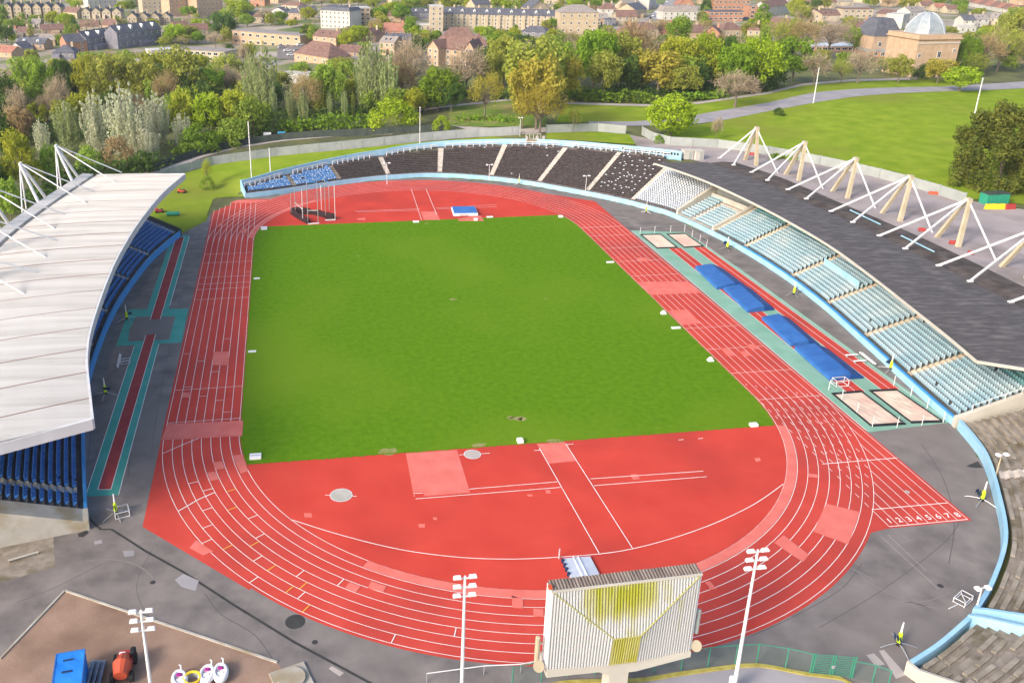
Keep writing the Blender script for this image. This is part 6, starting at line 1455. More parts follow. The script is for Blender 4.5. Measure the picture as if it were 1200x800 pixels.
# upper left town
B_ = building
B_(-10, 66, 14, 68, 60, 9, 'brickpale', 'tilered', 'low red-roofed house at the left edge of the town', chim=0, fl=1, cols=2, group=g0)
B_(12, 62, 27, 63, 56, 8, 'whitewall', 'slate', 'dark-roofed bungalow with white gable near the left edge', 'house', 'gablefront', 3, 2, 1, 0, g0)
B_(20, 58, 52, 59, 51, 9, 'brickpale', 'slate', 'long dark slate roof with two white dormers at left', chim=0, cols=4, fl=1, dormer=2, group=g0)
B_(46, 54, 65, 54, 47, 9, 'brickpale', 'tilegrey', 'grey-roofed house right of the white dormers', chim=0, cols=2, fl=1, group=g0)
B_(62, 70, 88, 70, 62, 10, 'brickgrey_shade', 'slate', 'house with dark blue hipped roof just above the left trees', kind='hip', rh=3.5, chim=1, cols=3, fl=1, group=g0)
B_(79, 62, 103, 60, 50, 9, 'brickorange', 'slate', 'end house of the dark terrace with a sunlit brick side', kind='gable', rh=4, cols=2, fl=2, group=g0)
B_(103, 60, 138, 54, 46, 10, 'brickgrey_shade', 'slate', 'dark slate-roofed terrace with white dormers, left part', 'terraced_house', rh=4, cols=5, fl=2, chim=2, dormer=3, group=g0)  # shade on the terrace front is put into the blue-grey wall colour
B_(139, 58, 190, 51, 39, 10, 'brickgrey_shade', 'slate', 'dark slate-roofed terrace with white dormers, right part', 'terraced_house', rh=4, cols=7, fl=2, chim=3, dormer=4, group=g0)
for i in range(6):
    u = 5 + i * 11.5; B_(u, 22 - i * .2, u + 9.5, 22 - i * .2, 9, 12, 'stock', 'slate', ('first', 'second', 'third', 'fourth', 'fifth', 'sixth')[i] + ' tall cream-brick terraced house from the left edge, top row', 'terraced_house', 'gablefront', 3.5, 2, 3, 1, g0)
for i in range(4):
    u = 96 + i * 12; B_(u, 22, u + 10, 22, 14, 11, 'creamwall', 'slate', ('first', 'second', 'third', 'fourth')[i] + ' cream gabled house of the short row right of the yellow trees', 'terraced_house', 'gablefront', 3, 2, 2, 1, g0)
for i in range(4):
    u = 150 + i * 13; B_(u, 32 - i, u + 11, 32 - i, 20, 10, 'stock', 'slate', ('first', 'second', 'third', 'fourth')[i] + ' brick gabled house above the dark terrace, counting rightward', 'terraced_house', 'gablefront', 3, 2, 2, 1, g0)
B_(17, 34, 24, 34, 29, 9, 'brickorange', 'tilegrey', 'small orange-brick house among the far left trees', chim=1, cols=2, group=g0)
B_(37, 34, 47, 34, 28, 8, 'creamwall', 'tilegrey', 'small cream house below the tall cream-brick row', chim=1, cols=2, group=g0)
B_(20, 44, 33, 44, 38, 9, 'creamwall', 'tilebrown', 'cream cottage between the dark bushes at left', chim=1, cols=2, group=g0)
B_(0, 46, 12, 46, 40, 8, 'creamwall', 'tilegrey', 'cream cottage at the left edge of the town', chim=1, cols=2, fl=1, group=g0)
B_(50, 42, 76, 41, 35, 9, 'brickpale', 'tilebrown', 'long brown-roofed house behind the bare bushes', chim=1, cols=3, fl=1, group=g0)
B_(104, 10, 138, 8, -6, 14, 'whitewall', 'tilegrey', 'white building at the top edge left of the tower block', 'apartment_building', 'flat', 1, 6, 4, 0, None, 'building')
B_(168, 16, 196, 15, -12, 16, 'creamwall', 'tilegrey', 'cream tower block cut by the top edge', 'apartment_building', 'flat', 1, 5, 6, 0, None, 'building')
B_(200, 20, 228, 18, -10, 12, 'brickpale', 'tilegrey', 'pinkish apartment block cut by the top edge', 'apartment_building', 'flat', 1, 5, 6, 0, None, 'building')
B_(232, 20, 262, 18, -14, 14, 'brickpale', 'tilegrey', 'brown apartment block with blue windows cut by the top edge', 'apartment_building', 'flat', 1, 6, 6, 0, None, 'building')
B_(178, 68, 208, 66, 60, 10, 'whitewall', 'whiteroof', 'low building with pale flat roof among the olive trees', 'school_block', 'flat', 1, 6, 1, 0, None, 'building', (1.6, 1.1))
B_(208, 70, 264, 73, 58, 12, 'creamwall', 'tilegrey', 'flat-roofed two-storey block behind the yellowish trees', 'flats', 'flat', 1, 8, 2, 0, None, 'building', (2.2, 1.2))
B_(273, 52, 352, 54, 36, 12, 'brickpale', 'tilegrey', 'long pinkish flats with flat roof left of the car park', 'flats', 'flat', 1, 9, 2, 0, None, 'building', (2.2, 1.4))
B_(345, 72, 385, 76, 62, 14, 'brickpale', 'tilebrown', 'brown pyramid-roofed hall below the car park', 'hall', 'hip', 6, 4, 1, 0, None, 'building')
B_(367, 56, 394, 57, 42, 10, 'brickpale', 'tilebrown', 'pinkish house right of the car park', 'house', 'gable', 3, 3, 2, 1, g0)
B_(396, 66, 420, 66, 60, 8, 'brickpale', 'tilebrown', 'low brown-roofed house under the yellow tree', 'house', 'gable', 3, 3, 1, 0, g0)
B_(376, 33, 410, 33, 12, 14, 'whitewall', 'slate', 'large white four-storey building at the top', 'apartment_building', 'mansard', 2, 7, 4, 1, None, 'building')
B_(411, 30, 434, 28, 10, 14, 'brickpale', 'whiteroof', 'modern flats with white balconies beside the white building', 'apartment_building', 'flat', 1, 4, 4, 0, None, 'building', (1.8, 1.3))
B_(330, 12, 352, 12, 6, 9, 'creamwall', 'tilebrown', 'cream house with brown roof at the top left of centre', 'house', 'hip', 3, 3, 1, 1, g0)
B_(338, 24, 352, 24, 15, 9, 'brickpale', 'slate', 'pinkish house left of the white building', 'house', 'gable', 3, 3, 2, 1, g0)
B_(352, 24, 372, 22, 13, 9, 'creamwall', 'slate', 'cream house touching the white building', 'house', 'gable', 3, 3, 2, 1, g0)
B_(318, 20, 334, 20, 13, 9, 'whitewall', 'slate', 'white-gabled house at the top left of centre', 'house', 'gablefront', 3, 2, 2, 1, g0)
B_(445, 64, 462, 64, 49, 10, 'brickpale', 'tilegrey', 'plain pinkish gable wall behind the silver poplars', 'house', 'gable', 2.5, 3, 2, 0, g0)
B_(449, 46, 475, 45, 36, 10, 'brickorange', 'tilered', 'red-brick house with steep roof left of the lime tree', 'house', 'gable', 4, 3, 2, 1, g0)
B_(452, 54, 482, 52, 47, 10, 'brickpale', 'slate', 'dark-roofed low house below the red-brick one', 'house', 'gable', 3, 3, 1, 0, g0)
B_(482, 22, 505, 22, 15, 9, 'brickgrey_shade', 'slate', 'low slate house left of the cream terrace', 'house', 'gable', 2.5, 3, 1, 0, g0, dormer=2)
B_(486, 36, 504, 36, 30, 9, 'creamwall', 'whiteroof', 'low cream wall building behind the lime tree', 'house', 'flat', 1, 3, 1, 0, g0)
# the long cream terrace
B_(504, 37, 519, 37, 8, 13, 'creamwall', 'whiteroof', 'tall cream end house of the long terrace', 'terraced_house', 'flat', 1, 2, 5, 1, None)
for i in range(9):
    u0, u1 = 519.5 + i * 14.4, 519.5 + (i + 1) * 14.4 - .3
    if i in (4,): pass
    B_(u0, 33.5 + .25 * i, u1, 33.5 + .25 * (i + 1), 16 + .35 * i, 12, 'creamwall', 'slate', ('first', 'second', 'third', 'fourth', 'fifth', 'sixth', 'seventh', 'eighth', 'ninth')[i] + ' house of the long cream terrace from its tall end', 'terraced_house', 'gable', 3.4, 2, 4, 1, 'houses of the long cream terrace', 'house', (.9, 1.6), dormer=1, bays=1)
B_(655, 40, 700, 40, 15, 16, 'stock', 'tilegrey', 'large ivy-clad brown building right of the cream terrace', 'mansion_block', 'hip', 4, 5, 3, 1, None, 'building')
B_(621, 20, 643, 19, 10, 12, 'stock', 'slate', 'cream gable with dark roof behind the long terrace', 'house', 'gablefront', 5, 2, 1, 0, g0)
B_(556, 18, 575, 17, 6, 10, 'stock', 'slate', 'dark-roofed house behind the middle of the long terrace', 'house', 'gable', 4, 3, 2, 1, g0)
# brown-roofed flats
B_(512, 76, 546, 77, 57, 12, 'brickpale', 'tilebrown', 'broad brick flats with brown roof behind the bright green tree', 'flats', 'gable', 5, 4, 3, 0, None, 'building')
B_(501, 77, 513.5, 78, 56, 15, 'brickpale', 'tilebrown', 'left gabled wing of the brown-roofed brick flats', 'flats', 'gablefront', 3.5, 2, 3, 0, None, 'building')
B_(544.5, 78, 554, 78.5, 57, 15, 'brickpale', 'tilebrown', 'right gabled wing of the brown-roofed brick flats', 'flats', 'gablefront', 3.0, 2, 3, 0, None, 'building')
B_(515, 62, 560, 62, 48, 12, 'brickpale', 'tilebrown', 'rear wing of the brown-roofed brick flats', 'flats', 'hip', 6, 5, 2, 0, None, 'building')
B_(552, 64, 572, 64, 53, 12, 'brickpale', 'tilebrown', 'right wing of the brown-roofed brick flats', 'flats', 'hip', 5, 3, 2, 0, None, 'building')
B_(610, 42, 640, 44, 38, 9, 'brickgrey_shade', 'slate', 'slate roof peeping above the golden trees', 'house', 'hip', 3, 3, 1, 0, g0)
# centre right
B_(703, 20, 722, 20, 11, 9, 'whitewall', 'tilebrown', 'white house with brown pyramid roof above the trees', 'house', 'hip', 4, 3, 2, 2, g0)
B_(722, 29, 746, 29, 20, 10, 'creamwall', 'tilebrown', 'pinkish villa with brown roof above the bare trees', 'house', 'gable', 4, 3, 2, 1, g0)
B_(698, 30, 712, 30, 22, 9, 'brickpale', 'tilegrey', 'narrow brick house left of the dark one', 'house', 'gable', 3, 2, 2, 1, g0)
B_(710, 31, 721, 31, 23, 9, 'brickgrey_shade', 'slate', 'dark blue-grey house in shade above the trees', 'house', 'flat', 3, 2, 2, 1, g0)  # its shade is put into the dark wall colour
B_(733, 14, 752, 13, 7, 12, 'creamwall', 'tilegrey', 'cream house with grey roof at the street corner', 'house', 'gable', 4, 3, 1, 1, g0)
B_(744, 22, 757, 20, 12, 14, 'stock', 'slate', 'slate-roofed house on the left of the street', 'house', 'gable', 4, 2, 2, 1, g0)
B_(760, 12, 768, 8, -4, 14, 'whitewall', 'slate', 'tall white house at the street', 'house', 'gable', 4, 2, 3, 1, g0)
B_(776, 24, 817, 24, 14, 14, 'whitewall', 'tilegrey', 'long white building with grey mansard roof', 'apartment_building', 'mansard', 3.5, 6, 2, 1, None, 'building')
B_(794, 12, 814, 12, 6, 12, 'brickorange', 'tilered', 'orange gable rising behind the long white building', 'house', 'gablefront', 6, 2, 1, 1, g0)
B_(830, 25, 870, 25, 14, 12, 'brickorange', 'slate', 'orange-brick flats with white garages, lower row', 'flats', 'flat', 1, 7, 2, 0, None, 'building', (2.0, 1.2))
B_(836, 12, 878, 12, 0, 12, 'brickorange', 'tilegrey', 'orange-brick flats at the top, upper row', 'flats', 'flat', 1, 8, 2, 0, None, 'building', (2.0, 1.2))
B_(876, 22, 886, 22, 7, 10, 'brickorange', 'tilegrey', 'brick stair tower with dark balconies beside the orange flats', 'flats', 'flat', 1, 1, 3, 0, None, 'building', (2.4, 1.4))
B_(897, 20, 924, 16, 9, 10, 'whitewall', 'tilebrown', 'pink and white house right of the orange flats', 'house', 'gable', 4, 3, 2, 1, g0)
B_(962, 25, 984, 25, 18, 12, 'creamwall', 'tilebrown', 'yellow low house with brown roof left of centre row', 'house', 'gable', 3, 3, 1, 0, g0)
B_(980, 7, 1000, 7, 2, 10, 'creamwall', 'tilegrey', 'yellow house at the top with white ridge vents', 'house', 'hip', 3, 3, 1, 0, g0)
B_(987, 22, 1022, 22, 11, 10, 'creamwall', 'tilebrown', 'cream flats with white garages above the station', 'flats', 'flat', 1, 5, 2, 0, None, 'building', (1.8, 1.2))
for i in range(3):
    u = 1026 + i * 10; B_(u, 21 + i * 2, u + 11, 23 + i * 2, 15 + i * 1.5, 10, 'creamwall', 'tilebrown', ('left', 'middle', 'right')[i] + ' house of the stepped yellow row above the pyramid roof', 'terraced_house', 'gable', 3, 2, 1, 0, g0)
for i in range(9):
    u = 1132 + i * 6.6; v = 7 + i * 1.25; B_(u, v, u + 6.4, v + 1.2, v - 5, 9, 'whitewall', 'tilered' if i % 2 else 'tilebrown', 'white terraced house with red-brown roof in the diagonal row at top right', 'terraced_house', 'gable', 3.5, 1, 2, 1, 'houses of the diagonal row at top right')
for i, (u, v) in enumerate(((1080, 12), (1096, 14), (1110, 16), (1078, 6))): B_(u, v, u + 13, v, v - 5, 9, 'creamwall', 'tilered' if i % 2 else 'tilebrown', 'low house in the hazy rows above the domed building', 'house', 'gable', 3, 2, 1, 0, 'hazy houses above the domed building')
B_(1128, 33, 1142, 33, 24, 10, 'whitewall', 'slate', 'white house with grey bay right of the dome, left of two', 'house', 'gable', 3, 2, 2, 1, g0)
B_(1143, 31, 1158, 31, 23, 10, 'whitewall', 'tilegrey', 'white house right of the dome, right of two', 'house', 'gable', 3, 2, 2, 1, g0)
B_(1124, 39, 1143, 39, 32, 8, 'whitewall', 'whiteroof', 'white low extension in front of the white houses', 'house', 'flat', 1, 3, 1, 0, g0)
B_(1158, 30, 1174, 31, 21, 10, 'creamwall', 'tilegrey', 'pinkish house at the right background', 'house', 'gable', 3, 2, 2, 1, g0)
B_(1056, 34, 1064, 32, 18, 10, 'whitewall', 'whiteroof', 'narrow white block left of the dome', 'house', 'flat', 1, 2, 3, 0, g0)
B_(1064, 30, 1082, 29, 14, 10, 'whitewall', 'tilegrey', 'pale row of bay-fronted houses behind the dome', 'terraced_house', 'gable', 3, 4, 2, 2, g0)
# domed brick building with its pyramid-roofed neighbour
a, b = Gt(1068, 91), Gt(1115, 90); z = a[2]; b[2] = z; rz = math.atan2(b[1] - a[1], b[0] - a[0]) - .03; W = np.hypot(*(b - a)[:2]); H = height_to(a, 48)
st = thing('station_building', 'yellow brick building with a grey faceted dome roof', 'building', a, world=False); st.rotation_euler = (0, 0, rz)
MB().box((W / 2, W * .5, H / 2 - 1), (W, W, H + 2)).build('wall', 'brickpale', st)
MB().loft([[(x * k + W / 2, y * k + W / 2, zz) for x, y in ((-W / 2, -W / 2), (W / 2, -W / 2), (W / 2, W / 2), (-W / 2, W / 2))] for k, zz in ((1.0, H), (1.07, H + .4), (1.07, H + .9), (1.02, H + .9), (1.02, H + 2.2), (.96, H + 2.2))], closed=True, caps=True).build('parapet', 'brickpale', st)
MB().box((W / 2, -.12, H * .93), (W * 1.02, .3, .5)).build('cornice', 'whitewall', st)
D_ = []
for k, zz in ((.72, 0), (.67, 2.3), (.57, 4.9), (.43, 7.2), (.28, 8.8), (.12, 9.6)):
    D_.append([(W / 2 + W * .5 * k * x, W / 2 + W * .5 * k * y, H + 2.0 + zz * W / 22) for x, y in ((-1, -.55), (-.55, -1), (.55, -1), (1, -.55), (1, .55), (.55, 1), (-.55, 1), (-1, .55))])
dm = MB().loft(D_, closed=True, caps=True).build('dome', 'leaddome', st)
mb = MB()
for i in range(8): mb.tube([d[i] for d in D_], .14, 5)
mb.build('dome_rib', 'alu', dm)
link_mesh('window', window_mesh(1.4, 2.2), st, (W * .55, -.03, H * .62)); link_mesh('window', window_mesh(1.0, 1.2), st, (W * .9, -.03, H * .72)); link_mesh('window', window_mesh(1.0, 1.4), st, (W * .08, -.03, H * .6))
for k in (.22, .48, .74):
    ar = [(W * k + 1.7 * math.cos(q), .0, H * .18 + 1.7 * math.sin(q)) for q in np.linspace(math.pi, 0, 9)] + [(W * k + 1.7, 0, 0), (W * k - 1.7, 0, 0)]
    MB().loft([[(x, -.06, zz) for x, _, zz in ar], [(x, .1, zz) for x, _, zz in ar]], closed=True, caps=True).build('arch', 'glass', st)
a, b = Gt(1020, 66), Gt(1056, 66); z = a[2]; W2 = np.hypot(*(b - a)[:2]); H2 = height_to(a, 43)
pv = thing('station_pavilion', 'lower brick pavilion with a grey pyramid roof left of the dome', 'building', a, world=False); pv.rotation_euler = (0, 0, rz)
MB().box((W2 / 2, W2 / 2, H2 / 2 - 1), (W2, W2, H2 + 2)).build('wall', 'brickpale', pv)
MB().loft([[(W2 / 2 + W2 / 2 * k * x, W2 / 2 + W2 / 2 * k * y, H2 + zz) for x, y in ((-1, -1), (1, -1), (1, 1), (-1, 1))] for k, zz in ((1.03, 0), (.9, 2.0), (.62, 6.5), (.5, 8.0))], closed=True, caps=True).build('roof', 'slate', pv)
for k in (.25, .75): link_mesh('window', window_mesh(1.4, 2.0), pv, (W2 * k, -.02, H2 * .6))
B_(1012, 67, 1064, 68, 60, 12, 'brickorange', 'leaddome', 'long low brick train shed wall with pale roof', 'station_wall', 'flat', 1, 6, 1, 0, None, 'building', (1.6, 1.6))
B_(940, 60, 1008, 61, 55, 14, 'brickorange', 'alu', 'low glazed platform canopy behind the bare trees', 'platform_canopy', 'flat', 1, 9, 1, 0, None, 'building', (2.2, 1.2))
B_(972, 41, 988, 41, 34, 8, 'brickgrey_shade', 'whiteroof', 'small dark block with white eaves in the bare trees', 'house', 'flat', 1, 2, 1, 0, g0)
# garage roofs under the trees, left
B_(328, 98, 362, 98, 87, 10, 'whitewall', 'whiteroof', 'low white-roofed shed behind the silver poplars', 'shed', 'flat', 1, 4, 1, 0, None, 'shed', (1.2, .8))
# car park, street
struct(MB().loft([[tuple(Gt(u, v) + (0, 0, .2)) for u in np.linspace(325, 368, 6)] for v in (70, 62, 56, 50)]).build('car_park', 'asphalt'))
struct(MB().loft([[tuple(Gt(u0 + (u1 - u0) * k, v) + (0, 0, .25)) for k in np.linspace(0, 1, 4)] for v, u0, u1 in ((24, 756, 776), (16, 764, 784), (8, 774, 792), (0, 784, 800), (-6, 790, 804))]).build('street', 'roadgrey'))
def car(u, v, paint, label, rot, grp):
    p = Gt(u, v) + (0, 0, .25); t = thing('car', label, 'car', p, grp, world=False); t.rotation_euler = (0, 0, rot)
    MB().loft([[(x, y * k, z) for y in (-.85, .85)] + [] for x, k, z in ()] or [[(x, -.88, z0), (x, .88, z0), (x, .88, z1), (x, -.88, z1)] for x, z0, z1 in ((-2.1, .35, .75), (-1.9, .25, .92), (-.9, .25, 1.0), (1.0, .25, .98), (1.9, .25, .85), (2.1, .35, .7))], closed=True, caps=True).build('body', paint, t)
    MB().loft([[(x * k, y * k2, z) for x, y in ((-1.2, -.8), (1.0, -.8), (1.0, .8), (-1.2, .8))] for k, k2, z in ((1, 1, .95), (.72, .85, 1.42))], closed=True, caps=True).build('windows', 'glass', t)
    MB().box((-.1, 0, 1.44), (1.55, 1.34, .06)).build('roof', paint, t)
    for x in (-1.3, 1.3):
        for y in (-.8, .8): MB().tube([(x, y - .1, .32), (x, y + .1, .32)], .32, 8).build('wheel', 'tyre', t)
for u, v, pt, lab, rot in ((337, 61, 'car_white', 'white car in the car park, middle of the left row', .3), (352, 54, 'car_white', 'white car at the far end of the car park', .5), (330, 57, 'car_grey', 'grey car at the left side of the car park', .4), (341, 66, 'car_white', 'white car nearest the brown hall in the car park', .3), (348, 61, 'car_grey', 'silver car beside the brown hall roof', .6)):
    car(u, v, pt, lab, rot, 'cars in the car park')
for i, (u, v, pt) in enumerate(((765, 20, 'car_white'), (769, 15.5, 'car_white'), (773, 11.5, 'car_blue'), (762, 23, 'car_black'), (777, 7, 'car_grey'), (781, 3, 'car_white'))):
    car(u, v, pt, ('nearest white', 'second white', 'blue', 'dark', 'grey', 'farthest white')[i] + ' car parked along the sloping street at the top', 1.15, 'cars parked along the street')
car(874, 23, 'car_blue', 'blue car beside the orange-brick flats', .1, None)
car(1014, 2, 'car_white', 'white car at the top above the cream flats', .1, None)
# trees standing among the houses
rg = random.Random(21); TG = 'trees among the distant houses'
lab = {'lime': 'lime-green tree among the distant houses', 'green': 'green tree among the distant houses', 'bright': 'vivid green tree among the distant houses', 'olive': 'olive tree among the distant houses', 'yellow': 'yellow tree among the distant houses', 'dark': 'dark tree among the distant houses', 'twig': 'bare tree among the distant houses', 'brown': 'brownish tree among the distant houses', 'mid': 'mid-green tree among the distant houses'}
TOWN = [(88, 14, 0, 14, 'lime'), (62, 32, 12, 22, 'yellow'), (78, 34, 14, 24, 'lime'), (2, 24, 4, 18, 'green'), (30, 34, 22, 16, 'green'), (43, 32, 16, 18, 'mid'), (20, 34, 20, 10, 'mid'), (8, 52, 28, 26, 'dark'), (128, 36, 22, 18, 'yellow'), (104, 38, 24, 18, 'twig'), (140, 34, 20, 18, 'twig'), (145, 14, 0, 18, 'lime'), (154, 14, 0, 14, 'green'), (210, 14, 0, 22, 'yellow'), (222, 22, 6, 24, 'bright'), (204, 18, 8, 16, 'yellow'),
 (206, 52, 26, 28, 'lime'), (222, 50, 28, 24, 'olive'), (232, 52, 36, 20, 'bright'), (236, 40, 20, 26, 'lime'), (245, 36, 24, 22, 'twig'), (253, 56, 37, 20, 'twig'), (264, 48, 12, 34, 'dark'), (254, 34, 12, 18, 'dark'), (278, 28, 0, 36, 'lime'), (290, 32, 16, 24, 'mid'), (293, 78, 48, 22, 'olive'), (286, 80, 50, 16, 'twig'), (194, 56, 42, 20, 'olive'), (162, 26, 14, 14, 'twig'), (178, 34, 22, 20, 'yellow'),
 (310, 28, 10, 20, 'twig'), (328, 28, 12, 22, 'green'), (318, 30, 18, 16, 'green'), (342, 33, 22, 17, 'yellow'), (362, 27, 6, 22, 'yellow'), (369, 52, 30, 22, 'mid'), (408, 58, 34, 32, 'yellow'), (420, 52, 28, 28, 'lime'), (440, 44, 24, 24, 'brown'), (446, 26, 6, 22, 'green'), (462, 24, 0, 32, 'lime'), (470, 26, 4, 26, 'green'), (452, 22, 2, 18, 'olive'), (482, 12, -4, 26, 'mid'), (500, 10, -6, 20, 'olive'), (522, 12, -4, 22, 'yellow'), (540, 10, -6, 24, 'olive'), (547, 12, 0, 12, 'yellow'), (583, 12, -6, 20, 'lime'), (482, 44, 24, 22, 'bright'), (496, 46, 34, 18, 'green'), (438, 12, -4, 24, 'olive'), (420, 8, -8, 26, 'olive'), (400, 8, -6, 20, 'yellow'), (377, 8, -6, 22, 'twig'),
 (560, 42, 30, 12, 'lime'), (604, 38, 28, 6, 'green'), (647, 38, 20, 16, 'green'), (640, 40, 22, 14, 'olive'), (675, 34, 14, 30, 'brown'), (628, 10, -6, 18, 'lime'), (610, 8, -4, 16, 'brown'), (672, 14, -4, 20, 'lime'), (684, 14, -6, 20, 'bright'), (700, 10, -8, 20, 'green'), (716, 8, -8, 18, 'green'), (730, 14, 2, 12, 'twig'), (694, 18, 6, 14, 'brown'), (826, 20, -4, 16, 'dark'), (822, 26, 12, 14, 'olive'), (893, 22, 2, 14, 'green'), (930, 20, -4, 22, 'yellow'), (938, 28, 4, 26, 'olive'), (912, 12, -4, 14, 'green'), (956, 12, -2, 14, 'dark'), (966, 12, -4, 16, 'olive'), (1020, 9, -6, 18, 'bright'), (1040, 10, -4, 20, 'brown'), (1062, 14, -2, 20, 'olive'), (1120, 14, 0, 16, 'green'), (1126, 16, 4, 12, 'mid'), (1145, 22, 12, 18, 'olive'), (1112, 42, 30, 18, 'olive'), (1176, 40, 14, 22, 'olive'), (1188, 30, 6, 22, 'mid'), (1100, 8, -4, 18, 'mid'), (1165, 42, 30, 20, 'olive'), (1092, 26, 16, 20, 'olive'), (850, 8, -8, 16, 'olive'), (940, 46, 26, 26, 'brown'), (910, 46, 26, 26, 'brown'), (960, 44, 24, 26, 'olive'), (985, 48, 28, 24, 'twig'), (880, 46, 24, 30, 'olive'), (850, 44, 26, 26, 'twig'), (820, 42, 24, 30, 'brown'), (770, 44, 22, 30, 'brown'), (738, 44, 24, 26, 'brown')]
for u, vb, vt, w_, lf in TOWN:
    kd = 'bare' if lf in ('twig', 'brown') else 'round'
    tree(u, vb, vt, w_, kd, lf, lab[lf], TG + ', ' + lf)
def free(u0, u1, v0, v1, front, tol=.2):
    for a, b, c, d in BOX:
        ov = max(0, min(u1, b) - max(u0, a)) * max(0, min(v1, d) - max(v0, c))
        if ov > tol * min((u1 - u0) * (v1 - v0), (b - a) * (d - c)) and (front or d > v1 - 1): return False
    return True
BOX.append((744, 800, -8, 26)); BOX.append((320, 372, 48, 72)); BOX.append((1020, 1120, 8, 92))
n = 0
for k in range(2600):                                  # more small houses in the gaps between the gardens
    if n >= 150: break
    u, v = rg.uniform(-10, 1200), rg.uniform(-12, 52 if rg.random() < .6 else 30)
    p = Gt(u, v); s_ = FPX / depth_of(p); w_ = rg.uniform(7, 13) * s_; he = rg.uniform(4.2, 6.5) * s_
    if not free(u - 1, u + w_ + 1, v - he - 4 * s_, v + 1, True, .07): continue
    n += 1
    B_(u, v, u + w_, v + rg.uniform(-1, 1), v - he, 9, rg.choice(('stock', 'brickpale', 'brickpale', 'stock', 'brickorange', 'creamwall')), rg.choice(('slate', 'tilebrown', 'tilegrey', 'tilebrown', 'tilebrown')), 'small house in the distant streets among the garden trees', 'house', rg.choice(('gable', 'gable', 'hip', 'gablefront')), 3.5, 2, 2 if he / s_ > 5.5 else 1, 1, 'small houses in the distant streets')
FILL = []
for k in range(7000):                                  # garden trees between the houses
    if len(FILL) >= 640: break
    u, v = rg.uniform(-10, 1210), rg.uniform(-14, 66)
    if v > 50 and 900 < u: continue
    p = Gt(u, v); s_ = FPX / depth_of(p); h_, w_ = rg.uniform(5, 11), rg.uniform(5, 10)
    if not free(u - w_ * s_ / 2, u + w_ * s_ / 2, v - h_ * s_, v, True, .22): continue
    lf = rg.choice(('olive', 'green', 'mid', 'lime', 'dark', 'brown', 'yellow', 'twig', 'olive', 'mid'))
    FILL.append((h_ * w_ * s_ * s_, p, h_, w_, 'bare' if lf in ('brown', 'twig') else 'round', lf, lab[lf], TG + ', ' + lf))
for i in range(70):                                    # farther still, up to the top edge
    u = rg.uniform(-10, 1210); v = rg.uniform(-14, 6); p = Gt(u, v); lf = rg.choice(('olive', 'green', 'mid', 'lime', 'dark', 'brown')); h_, w_ = rg.uniform(9, 14), rg.uniform(9, 14); s_ = FPX / depth_of(p)
    FILL.append((h_ * w_ * s_ * s_, p, h_, w_, 'bare' if lf == 'brown' else 'round', lf, lab[lf], TG + ', ' + lf))
WB = 'trees filling the wood behind the stadium'
wl = {'olive': 'olive tree in the thick of the wood behind the fence', 'mid': 'green tree in the thick of the wood behind the fence', 'dark': 'dark tree in the thick of the wood behind the fence', 'brown': 'brownish bare tree in the thick of the wood behind the fence', 'yellow': 'yellowish tree in the thick of the wood behind the fence', 'twig': 'bare grey tree in the thick of the wood behind the fence'}
for n, (ua, ub, va, vb_, hh) in ((80, (-20, 300, 80, 165, (8, 15))), (44, (290, 560, 88, 140, (7, 12))), (44, (550, 905, 70, 112, (9, 16))), (40, (900, 1210, 62, 88, (6, 10)))):
    for k in range(n):
        u, v = rg.uniform(ua, ub), rg.uniform(va, vb_); p = Gt(u, v); h_ = rg.uniform(*hh); s_ = FPX / depth_of(p)
        if not free(u - 8, u + 8, v - h_ * s_, v, True, .25): continue
        lf = rg.choice(('olive', 'mid', 'dark', 'brown', 'twig', 'yellow', 'olive') if ua < 900 else ('olive', 'brown', 'twig', 'mid')); w_ = h_ * rg.uniform(.75, 1.0)
        FILL.append((h_ * w_ * s_ * s_ * 1.5, p, h_, w_, 'bare' if lf in ('brown', 'twig') else 'round', lf, wl[lf], WB + ', ' + lf))
FILL.sort(key=lambda f: -f[0])
NT = 290 - sum(1 for o in bpy.data.objects if o.get('category') == 'tree')
for f in FILL[:max(NT, 0)]: plant(*f[1:])
# the rest of the trees, too many and too small to count, as one mass
VS, MI, leafs = [], [], sorted(set(f[5] for f in FILL)); cache = {}
for q, f in enumerate(FILL[max(NT, 0):]):
    _, p, h_, w_, kd, lf = f[:6]; me = CROWN[kd][q % len(CROWN[kd])][0]
    if me.name not in cache:
        c = np.empty(len(me.vertices) * 3); me.vertices.foreach_get('co', c); c = c.reshape(-1, 4, 3)
        st = 6 if kd == 'round' else 3; c = c[::st]; m_ = c.mean(1, keepdims=True); k_ = 2.1 if kd == 'round' else 1.0
        cache[me.name] = m_ + (c - m_) * k_
    c = cache[me.name]; a = rg.uniform(0, 6.28); ca, sa = math.cos(a), math.sin(a)
    x = (c[..., 0] * ca - c[..., 1] * sa) * w_ + p[0]; y = (c[..., 0] * sa + c[..., 1] * ca) * w_ + p[1]; z = c[..., 2] * h_ + p[2]
    VS.append(np.stack([x, y, z], -1).reshape(-1, 3)); MI += [leafs.index(lf)] * len(c)
VS = np.concatenate(VS); me = bpy.data.meshes.new('far_trees'); nf = len(VS) // 4
me.vertices.add(len(VS)); me.vertices.foreach_set('co', VS.ravel()); me.loops.add(nf * 4); me.loops.foreach_set('vertex_index', np.arange(nf * 4)); me.polygons.add(nf); me.polygons.foreach_set('loop_start', np.arange(nf) * 4)
for l in leafs: me.materials.append(MATS['leaf_' + l])
me.polygons.foreach_set('material_index', MI); me.update(calc_edges=True); me.validate()
o = link_mesh('far_trees', me); o['kind'] = 'stuff'; tag(o, 'mass of small trees scattered through the distant streets and the depth of the wood', 'trees')
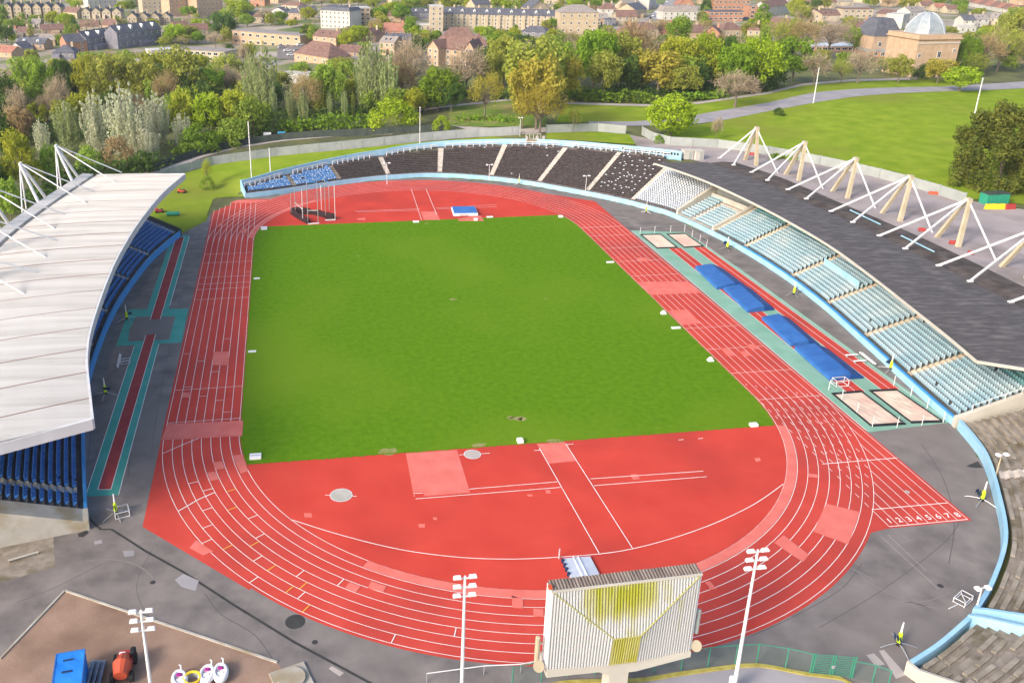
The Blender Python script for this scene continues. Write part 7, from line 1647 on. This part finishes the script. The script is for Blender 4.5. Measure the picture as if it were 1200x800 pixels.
# ------------------------------------------------------------------ light and render settings
wd = bpy.data.worlds.new('World'); sc.world = wd; wd.use_nodes = True; nt = wd.node_tree
sky = nt.nodes.new('ShaderNodeTexSky'); sky.sky_type = 'NISHITA'; sky.sun_disc = False
SUN_EL = R(29); SD = np.array([-.84, -.54]); SD = SD / np.hypot(*SD)
sky.sun_elevation = SUN_EL; sky.sun_rotation = math.atan2(SD[0], SD[1]); sky.air_density = 1.0; sky.dust_density = 4.0; sky.altitude = 100
bg = nt.nodes['Background']; bg.inputs['Strength'].default_value = .15
nt.links.new(sky.outputs['Color'], bg.inputs['Color'])
hm = bpy.data.materials.new('haze'); hm.use_nodes = True; hn = hm.node_tree; hn.nodes.remove(hn.nodes['Principled BSDF'])
pv = hn.nodes.new('ShaderNodeVolumePrincipled'); pv.inputs['Color'].default_value = (.92, .95, 1.0, 1); pv.inputs['Density'].default_value = .0001; pv.inputs['Anisotropy'].default_value = .2
hn.links.new(pv.outputs['Volume'], hn.nodes['Material Output'].inputs['Volume'])
MATS['haze'] = hm
hz = MB().box((0, 2975, 38.5), (7900, 8400, 83)).build('haze', 'haze'); hz['kind'] = 'stuff'; tag(hz, 'thin pale haze over the park and the town', 'haze')
sd = bpy.data.lights.new('sun', 'SUN'); sd.energy = 1.5; sd.angle = R(11); sd.color = (1, .90, .76)
so = bpy.data.objects.new('sun', sd); col.objects.link(so)
dirv = Vector((-SD[0] * math.cos(SUN_EL), -SD[1] * math.cos(SUN_EL), -math.sin(SUN_EL)))
so.rotation_euler = dirv.to_track_quat('-Z', 'Y').to_euler(); so.location = (-200, -80, 150)
sc.view_settings.view_transform = 'Standard'; sc.view_settings.look = 'None'; sc.view_settings.exposure = 1.0; sc.view_settings.gamma = 1
sc.cycles.max_bounces = 5; sc.cycles.diffuse_bounces = 3; sc.cycles.glossy_bounces = 2; sc.cycles.transmission_bounces = 2; sc.cycles.volume_bounces = 0
sc.cycles.sample_clamp_indirect = 4; sc.cycles.volume_max_steps = 64
for o in list(bpy.data.objects):
    if '_o' in o: del o['_o']
